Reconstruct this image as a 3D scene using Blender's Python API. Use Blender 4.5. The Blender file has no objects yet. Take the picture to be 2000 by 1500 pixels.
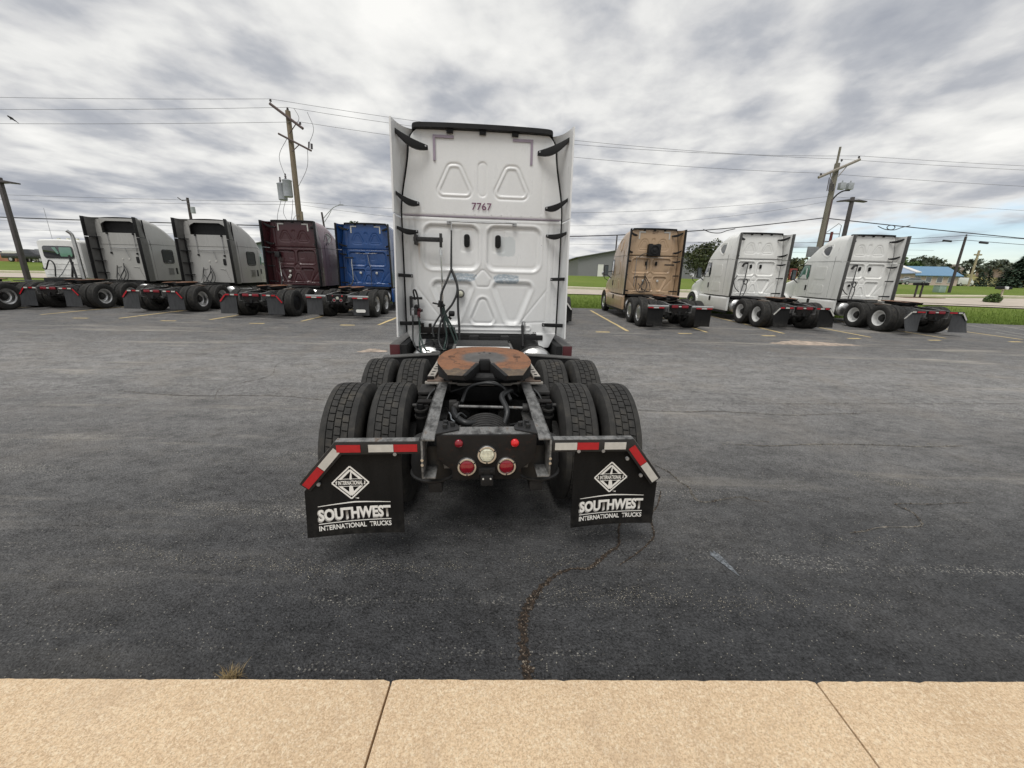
import bpy, bmesh, math, random
from mathutils import Vector, Matrix
random.seed(7)
R = math.radians
scene = bpy.context.scene
COL = scene.collection

# ------------------------------------------------------------------ camera
CAM_H, FPX, ROLL = 1.97, 770.0, R(1.45)
TH = math.atan(208/770)
cam_d = bpy.data.cameras.new('camera')
cam = bpy.data.objects.new('camera', cam_d)
COL.objects.link(cam)
cam_d.sensor_width = 36.0
cam_d.lens = 36.0*FPX/2000.0
cam_d.clip_start = 0.05
cam_d.clip_end = 3000
_c, _s = math.cos(TH), math.sin(TH)
_up0 = Vector((0, _s, _c)); _x0 = Vector((1, 0, 0)); _f = Vector((0, _c, -_s))
_r = _x0*math.cos(ROLL) + _up0*math.sin(ROLL)
_u = -_x0*math.sin(ROLL) + _up0*math.cos(ROLL)
_m = Matrix((_r, _u, -_f)).transposed().to_4x4()
_m.translation = Vector((0, 0, CAM_H))
cam.matrix_world = _m
scene.camera = cam

# ------------------------------------------------------------------ sky, sun, exposure
SUN_EL, SUN_AZ = R(62), R(200)        # azimuth: from north (+Y) clockwise; sun behind the camera
world = bpy.data.worlds.new('World'); scene.world = world
world.use_nodes = True
wn, wl = world.node_tree.nodes, world.node_tree.links
wn.clear()
def W(t, **k):
    n = wn.new(t)
    for a, b in k.items(): setattr(n, a, b)
    return n
def wmath(op, a, b=None, c=None):
    n = W('ShaderNodeMath', operation=op)
    for i, v in enumerate((a, b, c)):
        if v is None: continue
        if isinstance(v, (int, float)): n.inputs[i].default_value = v
        else: wl.new(v, n.inputs[i])
    return n.outputs[0]
tc = W('ShaderNodeTexCoord')
sep = W('ShaderNodeSeparateXYZ'); wl.new(tc.outputs['Generated'], sep.inputs[0])
zc = wmath('MAXIMUM', sep.outputs[2], 0.0)
den = wmath('ADD', zc, 0.14)
px_ = wmath('DIVIDE', sep.outputs[0], den)
py_ = wmath('DIVIDE', sep.outputs[1], den)
def wnoise(sx, sy, ox, scale, detail, rough, dist, rot=0.0):
    cx, sx_ = math.cos(rot), math.sin(rot)
    a = wmath('ADD', wmath('MULTIPLY', px_, cx), wmath('MULTIPLY', py_, sx_))
    b = wmath('SUBTRACT', wmath('MULTIPLY', py_, cx), wmath('MULTIPLY', px_, sx_))
    cmb = W('ShaderNodeCombineXYZ')
    wl.new(wmath('MULTIPLY_ADD', a, sx, ox), cmb.inputs[0])
    wl.new(wmath('MULTIPLY_ADD', b, sy, ox*0.7), cmb.inputs[1])
    cmb.inputs[2].default_value = ox
    n = W('ShaderNodeTexNoise'); wl.new(cmb.outputs[0], n.inputs['Vector'])
    n.inputs['Scale'].default_value = scale; n.inputs['Detail'].default_value = detail
    n.inputs['Roughness'].default_value = rough; n.inputs['Distortion'].default_value = dist
    return n.outputs['Fac']
n1 = wnoise(1.0, 0.92, 5.3, 1.3, 4.0, 0.50, 0.2, R(-8))      # broad rolls
n2 = wnoise(1.0, 0.84, 12.7, 3.2, 5.0, 0.48, 0.15, R(-18))     # cross ripples
n3 = wnoise(1, 1, 21.0, 9.0, 5.0, 0.6, 0.3)
mix = wmath('ADD', wmath('ADD', wmath('MULTIPLY', n1, 0.46), wmath('MULTIPLY', n2, 0.44)), wmath('MULTIPLY', n3, 0.10))
ramp = W('ShaderNodeValToRGB'); wl.new(mix, ramp.inputs[0])
el = ramp.color_ramp.elements
el[0].position = 0.37; el[0].color = (0.255, 0.272, 0.31, 1)
el[1].position = 0.64; el[1].color = (0.69, 0.685, 0.665, 1)
e = el.new(0.445); e.color = (0.35, 0.362, 0.388, 1)
e = el.new(0.50); e.color = (0.475, 0.478, 0.485, 1)
e = el.new(0.555); e.color = (0.585, 0.585, 0.575, 1)
cloud_bg = W('ShaderNodeBackground'); wl.new(ramp.outputs[0], cloud_bg.inputs[0]); cloud_bg.inputs[1].default_value = 1.0
sky = W('ShaderNodeTexSky', sky_type='NISHITA')
sky.sun_disc = False; sky.sun_elevation = SUN_EL; sky.sun_rotation = SUN_AZ
sky.air_density = 1.0; sky.dust_density = 0.6; sky.ozone_density = 1.6
sky_bg = W('ShaderNodeBackground'); wl.new(sky.outputs[0], sky_bg.inputs[0]); sky_bg.inputs[1].default_value = 0.11
# the deck of cloud ends far away to the north-east; ragged edge
edge = wmath('ADD', wmath('MULTIPLY', px_, 0.95), wmath('MULTIPLY', py_, 0.30))
edge = wmath('ADD', edge, wmath('MULTIPLY', wmath('SUBTRACT', n2, 0.5), 2.2))
mr = W('ShaderNodeMapRange'); mr.interpolation_type = 'SMOOTHSTEP'
wl.new(edge, mr.inputs[0])
mr.inputs[1].default_value = 3.15; mr.inputs[2].default_value = 4.0
mr.inputs[3].default_value = 0.0; mr.inputs[4].default_value = 0.8
ms = W('ShaderNodeMixShader')
wl.new(mr.outputs[0], ms.inputs[0]); wl.new(cloud_bg.outputs[0], ms.inputs[1]); wl.new(sky_bg.outputs[0], ms.inputs[2])
wo = W('ShaderNodeOutputWorld'); wl.new(ms.outputs[0], wo.inputs[0])

sd = bpy.data.lights.new('sun', 'SUN'); sd.energy = 1.5; sd.angle = R(30); sd.color = (1.0, 0.975, 0.935)
sun = bpy.data.objects.new('sun', sd); COL.objects.link(sun)
sdir = Vector((math.sin(SUN_AZ)*math.cos(SUN_EL), math.cos(SUN_AZ)*math.cos(SUN_EL), math.sin(SUN_EL)))
sun.rotation_euler = sdir.to_track_quat('Z', 'Y').to_euler()

vs = scene.view_settings
vs.view_transform = 'Standard'; vs.look = 'None'; vs.exposure = 0.5; vs.gamma = 1.0; vs.use_curve_mapping = False

# ------------------------------------------------------------------ materials
MATS = {}
class MT:
    """small node helper"""
    def __init__(self, name):
        self.m = bpy.data.materials.new(name); self.m.use_nodes = True
        self.n = self.m.node_tree.nodes; self.l = self.m.node_tree.links
        self.b = self.n['Principled BSDF']
        self.tc = self.n.new('ShaderNodeTexCoord')
        MATS[name] = self.m
    def node(self, t, **k):
        n = self.n.new(t)
        for a, b in k.items(): setattr(n, a, b)
        return n
    def set(self, **k):
        for a, b in k.items():
            i = self.b.inputs[a.replace('_', ' ')]
            if hasattr(b, 'is_output') or isinstance(b, bpy.types.NodeSocket): self.l.new(b, i)
            else: i.default_value = (*b, 1) if isinstance(b, tuple) and len(b) == 3 else b
        return self
    def noise(self, scale, detail=4, rough=0.55, vec=None, dist=0.0, space='Object'):
        n = self.node('ShaderNodeTexNoise')
        self.l.new(vec or self.tc.outputs[space], n.inputs['Vector'])
        n.inputs['Scale'].default_value = scale; n.inputs['Detail'].default_value = detail
        n.inputs['Roughness'].default_value = rough; n.inputs['Distortion'].default_value = dist
        return n.outputs['Fac']
    def mapping(self, scale=(1, 1, 1), loc=(0, 0, 0), space='Object'):
        n = self.node('ShaderNodeMapping'); self.l.new(self.tc.outputs[space], n.inputs[0])
        n.inputs['Scale'].default_value = scale; n.inputs['Location'].default_value = loc
        return n.outputs[0]
    def vor(self, scale, vec=None, feature='F1', out='Distance', space='Object', rand=1.0):
        n = self.node('ShaderNodeTexVoronoi', feature=feature)
        self.l.new(vec or self.tc.outputs[space], n.inputs['Vector'])
        n.inputs['Scale'].default_value = scale; n.inputs['Randomness'].default_value = rand
        return n.outputs[out]
    def ramp(self, fac, stops, interp='LINEAR'):
        n = self.node('ShaderNodeValToRGB'); self.l.new(fac, n.inputs[0])
        n.color_ramp.interpolation = interp
        e = n.color_ramp.elements
        while len(e) < len(stops): e.new(0.5)
        for i, (p, c) in enumerate(stops):
            e[i].position = p
            e[i].color = (c, c, c, 1) if isinstance(c, (int, float)) else (*c, 1)
        return n.outputs[0]
    def mix(self, fac, a, b, mode='MIX'):
        n = self.node('ShaderNodeMix', data_type='RGBA', blend_type=mode)
        for i, v in ((0, fac), (6, a), (7, b)):
            if isinstance(v, bpy.types.NodeSocket): self.l.new(v, n.inputs[i])
            else: n.inputs[i].default_value = v if i == 0 else ((*v, 1) if isinstance(v, tuple) else (v, v, v, 1))
        return n.outputs[2]
    def math(self, op, a, b=None, c=None):
        n = self.node('ShaderNodeMath', operation=op)
        for i, v in enumerate((a, b, c)):
            if v is None: continue
            if isinstance(v, (int, float)): n.inputs[i].default_value = v
            else: self.l.new(v, n.inputs[i])
        return n.outputs[0]
    def sepxyz(self, space='Object'):
        n = self.node('ShaderNodeSeparateXYZ'); self.l.new(self.tc.outputs[space], n.inputs[0])
        return n.outputs
    def bump(self, h, strength=0.3, dist=0.01):
        n = self.node('ShaderNodeBump'); n.inputs['Strength'].default_value = strength
        n.inputs['Distance'].default_value = dist
        self.l.new(h, n.inputs['Height']); self.l.new(n.outputs[0], self.b.inputs['Normal'])
        return self

def plain(name, col, rough=0.5, metal=0.0, var=0.12, scale=6.0, spec=None, bump=0.0, coat=0.0):
    t = MT(name)
    f = t.noise(scale, 5, 0.6)
    c0 = tuple(max(0, x*(1-var)) for x in col); c1 = tuple(min(1, x*(1+var)) for x in col)
    t.set(Base_Color=t.ramp(f, [(0.3, c0), (0.7, c1)]), Metallic=metal)
    f2 = t.noise(scale*3.1, 3, 0.6)
    t.set(Roughness=t.ramp(f2, [(0.3, max(0.03, rough-0.08)), (0.7, min(1, rough+0.1))]))
    if spec is not None: t.set(Specular_IOR_Level=spec)
    if coat: t.set(Coat_Weight=coat, Coat_Roughness=0.08)
    if bump: t.bump(t.noise(scale*8, 4, 0.6), bump, 0.004)
    return t.m

def paint(name, col, dirt=(0.30, 0.28, 0.25), amount=0.22, rough=0.32, patches=False, bleed=False):
    """vehicle paint with road film streaks"""
    t = MT(name)
    st = t.noise(1.6, 5, 0.6, vec=t.mapping((1.6, 1.6, 0.6)))
    fine = t.noise(26, 4, 0.6)
    f = t.math('MULTIPLY', t.ramp(st, [(0.42, 0.0), (0.78, 1.0)]), amount)
    base = t.mix(t.ramp(fine, [(0.3, 0), (0.7, 1)]), tuple(c*0.965 for c in col), col)
    c = t.mix(f, base, dirt)
    if patches:
        x, y, z = t.sepxyz()
        def blob(cx, cz, wx, wz, sharp=0.25):
            ax = t.math('POWER', t.math('ABSOLUTE', t.math('DIVIDE', t.math('SUBTRACT', x, cx), wx)), 4)
            az = t.math('POWER', t.math('ABSOLUTE', t.math('DIVIDE', t.math('SUBTRACT', z, cz), wz)), 4)
            d = t.math('ADD', ax, az)
            d = t.math('ADD', d, t.math('MULTIPLY_ADD', t.noise(14, 4, 0.6), 1.6, -0.8))
            return t.ramp(d, [(0.55, 1.0), (0.95, 0.0)])
        c = t.mix(t.math('MULTIPLY', blob(0.345, 2.41, 0.15, 0.15), 0.7), c, (0.52, 0.56, 0.57))
        worn = t.ramp(t.noise(20, 5, 0.7, vec=t.mapping((1, 1, 2.4))), [(0.36, 0.25), (0.56, 1.0)])
        for (cx, cz, wx, wz) in ((0.36, 1.945, 0.20, 0.075), (-0.30, 1.955, 0.22, 0.065)):
            c = t.mix(t.math('MULTIPLY', t.math('MULTIPLY', blob(cx, cz, wx, wz), worn), 0.95), c, (0.30, 0.37, 0.43))
        # rust run below the hose bar
        rx = t.math('ABSOLUTE', t.math('ADD', x, 0.93))
        rz = t.ramp(z, [(2.13/4, 0.0), (2.40/4, 1.0)]) if False else None
        zz = t.node('ShaderNodeMapRange'); t.l.new(z, zz.inputs[0]); zz.inputs[1].default_value = 2.12; zz.inputs[2].default_value = 2.40
        up = t.math('LESS_THAN', z, 2.42)
        run = t.math('MULTIPLY', t.math('MULTIPLY', t.ramp(rx, [(0.0, 1.0), (0.022, 0.0)]), zz.outputs[0]), up)
        c = t.mix(t.math('MULTIPLY', run, 0.55), c, (0.45, 0.24, 0.06))
    t.set(Base_Color=c, Roughness=t.ramp(st, [(0.35, rough-0.06), (0.75, rough+0.22)]), Coat_Weight=0.35, Coat_Roughness=0.12)
    t.bump(t.noise(2.2, 2, 0.5), 0.05, 0.02)
    return t.m

paint('white_paint', (0.745, 0.752, 0.75), patches=True, amount=0.13, dirt=(0.33, 0.33, 0.32))
paint('white_paint_b', (0.82, 0.82, 0.79), amount=0.18)
paint('white_paint_c', (0.84, 0.84, 0.81), amount=0.14)
paint('silver_paint', (0.37, 0.365, 0.35), amount=0.15, dirt=(0.2, 0.19, 0.17))
paint('silver_paint_b', (0.39, 0.385, 0.365), amount=0.15, dirt=(0.2, 0.19, 0.17))
paint('maroon_paint', (0.045, 0.0085, 0.012), amount=0.12, dirt=(0.13, 0.10, 0.09), rough=0.3)
paint('maroon_sky_sheen', (0.29, 0.19, 0.21), amount=0.1, dirt=(0.2, 0.19, 0.17))  # maroon body with the pale sky reflection put into its base colour
paint('blue_paint', (0.009, 0.056, 0.20), amount=0.14, dirt=(0.09, 0.11, 0.15), rough=0.3)
paint('tan_paint', (0.46, 0.32, 0.20), amount=0.16, dirt=(0.25, 0.19, 0.13))
paint('green_paint', (0.16, 0.165, 0.17), amount=0.15)
plain('black_plastic', (0.011, 0.011, 0.0115), 0.55, var=0.3, spec=0.3)
plain('grey_plastic', (0.10, 0.10, 0.10), 0.55, var=0.2)
plain('trim_grey', (0.075, 0.073, 0.07), 0.6, var=0.2)
plain('extender_grey', (0.13, 0.128, 0.122), 0.5, var=0.15)
plain('black_steel', (0.013, 0.013, 0.0135), 0.55, var=0.45, scale=14, bump=0.2)
plain('dirty_steel', (0.022, 0.021, 0.020), 0.65, var=0.5, scale=16, bump=0.25)
plain('chrome', (0.72, 0.72, 0.72), 0.16, 1.0, var=0.08)
plain('alloy', (0.62, 0.62, 0.61), 0.34, 1.0, var=0.12)
plain('white_wheel', (0.74, 0.74, 0.72), 0.45, var=0.1, scale=9)
plain('galvanised', (0.33, 0.335, 0.34), 0.5, 0.6, var=0.2, scale=10)
plain('hose_black', (0.02, 0.021, 0.022), 0.45, var=0.2)
plain('hose_green', (0.018, 0.035, 0.030), 0.42, var=0.2)
plain('red_tape', (0.38, 0.006, 0.014), 0.35, var=0.1, scale=30)
plain('white_tape', (0.50, 0.49, 0.455), 0.42, var=0.08, scale=30)
plain('red_lens', (0.20, 0.005, 0.014), 0.12, var=0.12, scale=60, coat=0.6)
plain('red_lens_bright', (0.62, 0.012, 0.016), 0.15, var=0.1, scale=60, coat=0.6)
plain('clear_lens', (0.62, 0.62, 0.50), 0.12, var=0.25, scale=45, coat=0.7)
plain('maroon_reflector', (0.07, 0.010, 0.014), 0.4, var=0.1)
plain('purple_tape', (0.30, 0.25, 0.31), 0.5, var=0.1)
plain('purple_print', (0.14, 0.045, 0.10), 0.6, var=0.1)
plain('dark_print', (0.10, 0.06, 0.035), 0.6, var=0.1)
plain('white_print', (0.74, 0.73, 0.69), 0.6, var=0.08, scale=40)
plain('grey_print', (0.34, 0.33, 0.31), 0.6, var=0.1, scale=40)
plain('yellow_paint', (0.58, 0.45, 0.22), 0.8, var=0.25, scale=9, bump=0.2)
plain('faded_line', (0.27, 0.26, 0.235), 0.85, var=0.3, scale=7, bump=0.2)
plain('cable_black', (0.025, 0.023, 0.028), 0.6, var=0.15)
plain('line_wire', (0.16, 0.16, 0.17), 0.5, var=0.1)
plain('transformer_grey', (0.36, 0.38, 0.40), 0.45, var=0.12)
plain('ceramic', (0.075, 0.065, 0.07), 0.35, var=0.2)
plain('lamp_bronze', (0.060, 0.052, 0.050), 0.5, var=0.2)
plain('steel_grey', (0.30, 0.31, 0.32), 0.5, 0.4, var=0.12)
plain('wall_grey', (0.215, 0.215, 0.225), 0.7, var=0.05)
plain('wall_pale', (0.62, 0.60, 0.56), 0.8, var=0.08)
plain('wall_pink', (0.55, 0.44, 0.38), 0.85, var=0.08)
plain('wall_bluegrey', (0.30, 0.34, 0.42), 0.7, var=0.06)
plain('roof_grey', (0.16, 0.165, 0.165), 0.75, var=0.1)
plain('roof_blue', (0.13, 0.25, 0.38), 0.55, var=0.1)
plain('roof_lightblue', (0.28, 0.35, 0.46), 0.6, var=0.1)
plain('roof_shingle', (0.17, 0.145, 0.12), 0.85, var=0.25, scale=3)
plain('white_trim', (0.72, 0.71, 0.68), 0.6, var=0.06)
plain('car_red', (0.42, 0.015, 0.02), 0.25, var=0.08, coat=0.6)
plain('car_white', (0.72, 0.72, 0.70), 0.3, var=0.06, coat=0.5)
plain('car_black', (0.02, 0.021, 0.024), 0.25, var=0.1, coat=0.6)
plain('car_grey', (0.22, 0.24, 0.25), 0.3, var=0.1, coat=0.5)
plain('brick_band', (0.36, 0.17, 0.10), 0.85, var=0.25, scale=1.2)
plain('cabinet_green', (0.28, 0.37, 0.32), 0.55, var=0.1)
plain('pale_post', (0.52, 0.47, 0.33), 0.8, var=0.15)
plain('sign_red', (0.20, 0.035, 0.03), 0.5, var=0.15)
plain('sign_grey', (0.20, 0.21, 0.225), 0.5, var=0.15)
plain('mulch', (0.12, 0.055, 0.03), 0.95, var=0.4, scale=8)
plain('road_concrete', (0.47, 0.41, 0.34), 0.9, var=0.12, scale=1.2)
plain('kerb_concrete', (0.62, 0.56, 0.44), 0.9, var=0.12, scale=2)
plain('bark', (0.085, 0.065, 0.05), 0.9, var=0.35, scale=9, bump=0.5)
plain('bag_black', (0.017, 0.0165, 0.016), 0.5, var=0.3)
plain('engine_dark', (0.006, 0.006, 0.0065), 0.7, var=0.4, scale=12)

def wood(name, col, var=0.35):
    t = MT(name)
    f = t.noise(7, 6, 0.65, vec=t.mapping((6, 6, 0.35)))
    c0 = tuple(x*(1-var) for x in col); c1 = tuple(min(1, x*(1+var)) for x in col)
    t.set(Base_Color=t.ramp(f, [(0.3, c0), (0.7, c1)]), Roughness=0.9)
    t.bump(f, 0.5, 0.02)
wood('pole_wood', (0.205, 0.165, 0.115))
wood('pole_wood_grey', (0.19, 0.175, 0.14))
wood('pole_wood_pale', (0.40, 0.34, 0.22))
wood('pole_dark', (0.060, 0.050, 0.050))
wood('arm_wood', (0.115, 0.085, 0.08))
wood('arm_wood_pale', (0.30, 0.27, 0.23))
wood('pole_red', (0.14, 0.035, 0.035))

def glass(name, col, rough=0.05):
    t = MT(name)
    f = t.noise(1.5, 2, 0.5)
    t.set(Base_Color=t.ramp(f, [(0.3, tuple(c*0.8 for c in col)), (0.7, col)]), Roughness=rough, Specular_IOR_Level=0.8, Coat_Weight=0.6, Coat_Roughness=0.02)
glass('dark_glass', (0.015, 0.018, 0.02))
glass('smoke_glass', (0.045, 0.047, 0.05))
glass('green_glass', (0.12, 0.27, 0.20))
glass('grey_glass', (0.10, 0.12, 0.13))
t = MT('clear_glass')
t.set(Base_Color=(0.55, 0.85, 0.68), Roughness=0.02, Transmission_Weight=1.0, IOR=1.02, Alpha=0.85)

def rubber():
    t = MT('rubber')
    gi = t.node('ShaderNodeNewGeometry')
    f = t.math('MULTIPLY_ADD', gi.outputs['Random Per Island'], 0.09, t.math('MULTIPLY_ADD', t.noise(9, 6, 0.65), 1.0, -0.045)); f2 = t.noise(60, 3, 0.6)
    c = t.ramp(f, [(0.28, (0.022, 0.022, 0.0215)), (0.52, (0.039, 0.038, 0.036)), (0.66, (0.058, 0.054, 0.047)), (0.80, (0.105, 0.09, 0.07))])
    t.set(Base_Color=c, Roughness=t.ramp(f2, [(0.3, 0.72), (0.7, 0.92)]), Specular_IOR_Level=0.25)
    t.bump(f2, 0.25, 0.003)
    t = MT('flap_rubber')
    f = t.noise(5, 6, 0.6, vec=t.mapping((3, 3, 0.6))); f2 = t.noise(90, 3, 0.6)
    t.set(Base_Color=t.ramp(f, [(0.3, (0.0035, 0.0035, 0.0035)), (0.75, (0.009, 0.009, 0.009))]), Roughness=t.ramp(f2, [(0.3, 0.50), (0.7, 0.72)]), Specular_IOR_Level=0.22)
    dz = t.node('ShaderNodeMapRange'); t.l.new(t.sepxyz()[2], dz.inputs[0]); dz.inputs[1].default_value = 0.42; dz.inputs[2].default_value = 0.22
    dn = t.math('MULTIPLY', dz.outputs[0], t.ramp(t.noise(14, 6, 0.75), [(0.42, 0.0), (0.62, 1.0)]))
    t.set(Base_Color=t.mix(t.math('MULTIPLY', dn, 0.5), t.ramp(f, [(0.3, (0.0035, 0.0035, 0.0035)), (0.75, (0.009, 0.009, 0.009))]), (0.045, 0.042, 0.037)))
    t.bump(t.noise(2.5, 2, 0.5), 0.1, 0.03)
    t = MT('flap_rubber_grey')
    f = t.noise(5, 6, 0.6, vec=t.mapping((3, 3, 0.6)))
    t.set(Base_Color=t.ramp(f, [(0.3, (0.020, 0.021, 0.023)), (0.75, (0.045, 0.047, 0.050))]), Roughness=0.55)
    t.bump(t.noise(2.5, 2, 0.5), 0.1, 0.03)
rubber()

def rail_metal():
    t = MT('rail_metal')                       # worn black paint, grey steel and rust
    f = t.noise(11, 7, 0.7, vec=t.mapping((1.5, 0.7, 1.5))); f2 = t.noise(40, 5, 0.7)
    c = t.ramp(f, [(0.34, (0.035, 0.035, 0.035)), (0.46, (0.12, 0.12, 0.117)), (0.58, (0.22, 0.22, 0.216)), (0.70, (0.12, 0.083, 0.058))])
    rust = t.ramp(f2, [(0.60, 0.0), (0.74, 1.0)])
    c = t.mix(t.math('MULTIPLY', rust, 0.45), c, (0.17, 0.075, 0.035))
    t.set(Base_Color=c, Roughness=t.ramp(f2, [(0.3, 0.42), (0.7, 0.75)]), Metallic=0.25)
    t.bump(f2, 0.25, 0.004)
    t = MT('black_rust')                       # black frame steel with thin rust
    f = t.noise(7, 7, 0.7); f2 = t.noise(30, 5, 0.7)
    c = t.mix(t.math('MULTIPLY', t.ramp(f2, [(0.58, 0.0), (0.75, 1.0)]), 0.55), t.ramp(f, [(0.3, (0.006, 0.006, 0.006)), (0.7, (0.016, 0.014, 0.013))]), (0.06, 0.022, 0.012))
    t.set(Base_Color=c, Roughness=0.62, Specular_IOR_Level=0.22)
    t.bump(f2, 0.25, 0.004)
    # fifth wheel: rusty ring round a greased worn centre
    t = MT('fifth_wheel_steel')
    x, y, z = t.sepxyz()
    dy = t.math('SUBTRACT', y, 1.50)
    dist = t.math('SQRT', t.math('ADD', t.math('MULTIPLY', x, x), t.math('MULTIPLY', t.math('MULTIPLY', dy, dy), 0.62)))
    dist = t.math('ADD', dist, t.math('MULTIPLY_ADD', t.noise(9, 5, 0.65), 0.16, -0.08))
    f = t.math('ADD', t.math('MULTIPLY', t.noise(40, 6, 0.78), 0.5), t.math('MULTIPLY', t.noise(6, 6, 0.75), 0.5))
    ru = t.ramp(f, [(0.36, (0.085, 0.042, 0.026)), (0.46, (0.19, 0.085, 0.042)), (0.54, (0.28, 0.125, 0.060)), (0.64, (0.17, 0.10, 0.066))])
    gr = t.ramp(f, [(0.38, (0.055, 0.052, 0.050)), (0.62, (0.15, 0.142, 0.135))])
    c = t.mix(t.ramp(dist, [(0.20, 0.0), (0.27, 1.0)]), gr, ru)
    ring = t.math('LESS_THAN', t.math('ABSOLUTE', t.math('SUBTRACT', dist, 0.335)), 0.006)
    c = t.mix(t.math('MULTIPLY', ring, 0.75), c, (0.06, 0.03, 0.02))
    horn = t.math('LESS_THAN', t.math('ADD', y, t.math('MULTIPLY_ADD', t.noise(9, 5, 0.7), 0.4, -0.2)), 1.02)
    worn = t.ramp(t.noise(15, 5, 0.65), [(0.35, (0.075, 0.060, 0.050)), (0.56, (0.14, 0.10, 0.065)), (0.66, (0.20, 0.16, 0.11)), (0.74, (0.36, 0.33, 0.26))])
    c = t.mix(horn, c, worn)
    t.set(Base_Color=c, Roughness=t.ramp(f, [(0.3, 0.5), (0.7, 0.85)]), Metallic=0.15)
    t.bump(f, 0.3, 0.004)
rail_metal()
plain('rust_plate', (0.16, 0.115, 0.09), 0.75, var=0.4, scale=12, bump=0.3)
plain('perf_strip', (0.40, 0.37, 0.33), 0.6, 0.3, var=0.25, scale=14)

def leafmat(name, c0, c1, c2):
    t = MT(name)
    oi = t.node('ShaderNodeNewGeometry')
    f = t.noise(0.9, 3, 0.6); 
    c = t.ramp(t.math('MULTIPLY_ADD', oi.outputs['Random Per Island'], 0.6, t.math('MULTIPLY', f, 0.4)), [(0.15, c0), (0.5, c1), (0.9, c2)])
    t.set(Base_Color=c, Roughness=0.7, Specular_IOR_Level=0.3)
leafmat('leaf_dark', (0.030, 0.042, 0.018), (0.055, 0.070, 0.026), (0.105, 0.105, 0.050))
leafmat('leaf_green', (0.045, 0.085, 0.028), (0.075, 0.125, 0.04), (0.12, 0.165, 0.06))
leafmat('leaf_conifer', (0.020, 0.038, 0.024), (0.036, 0.060, 0.036), (0.060, 0.088, 0.048))
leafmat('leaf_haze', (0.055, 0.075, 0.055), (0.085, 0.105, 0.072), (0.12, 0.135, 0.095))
leafmat('grass_blade', (0.09, 0.15, 0.02), (0.14, 0.21, 0.035), (0.20, 0.25, 0.06))
leafmat('dry_grass', (0.16, 0.11, 0.05), (0.26, 0.19, 0.09), (0.34, 0.27, 0.14))
leafmat('stone_chip', (0.022, 0.018, 0.014), (0.085, 0.062, 0.044), (0.36, 0.31, 0.25))

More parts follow.
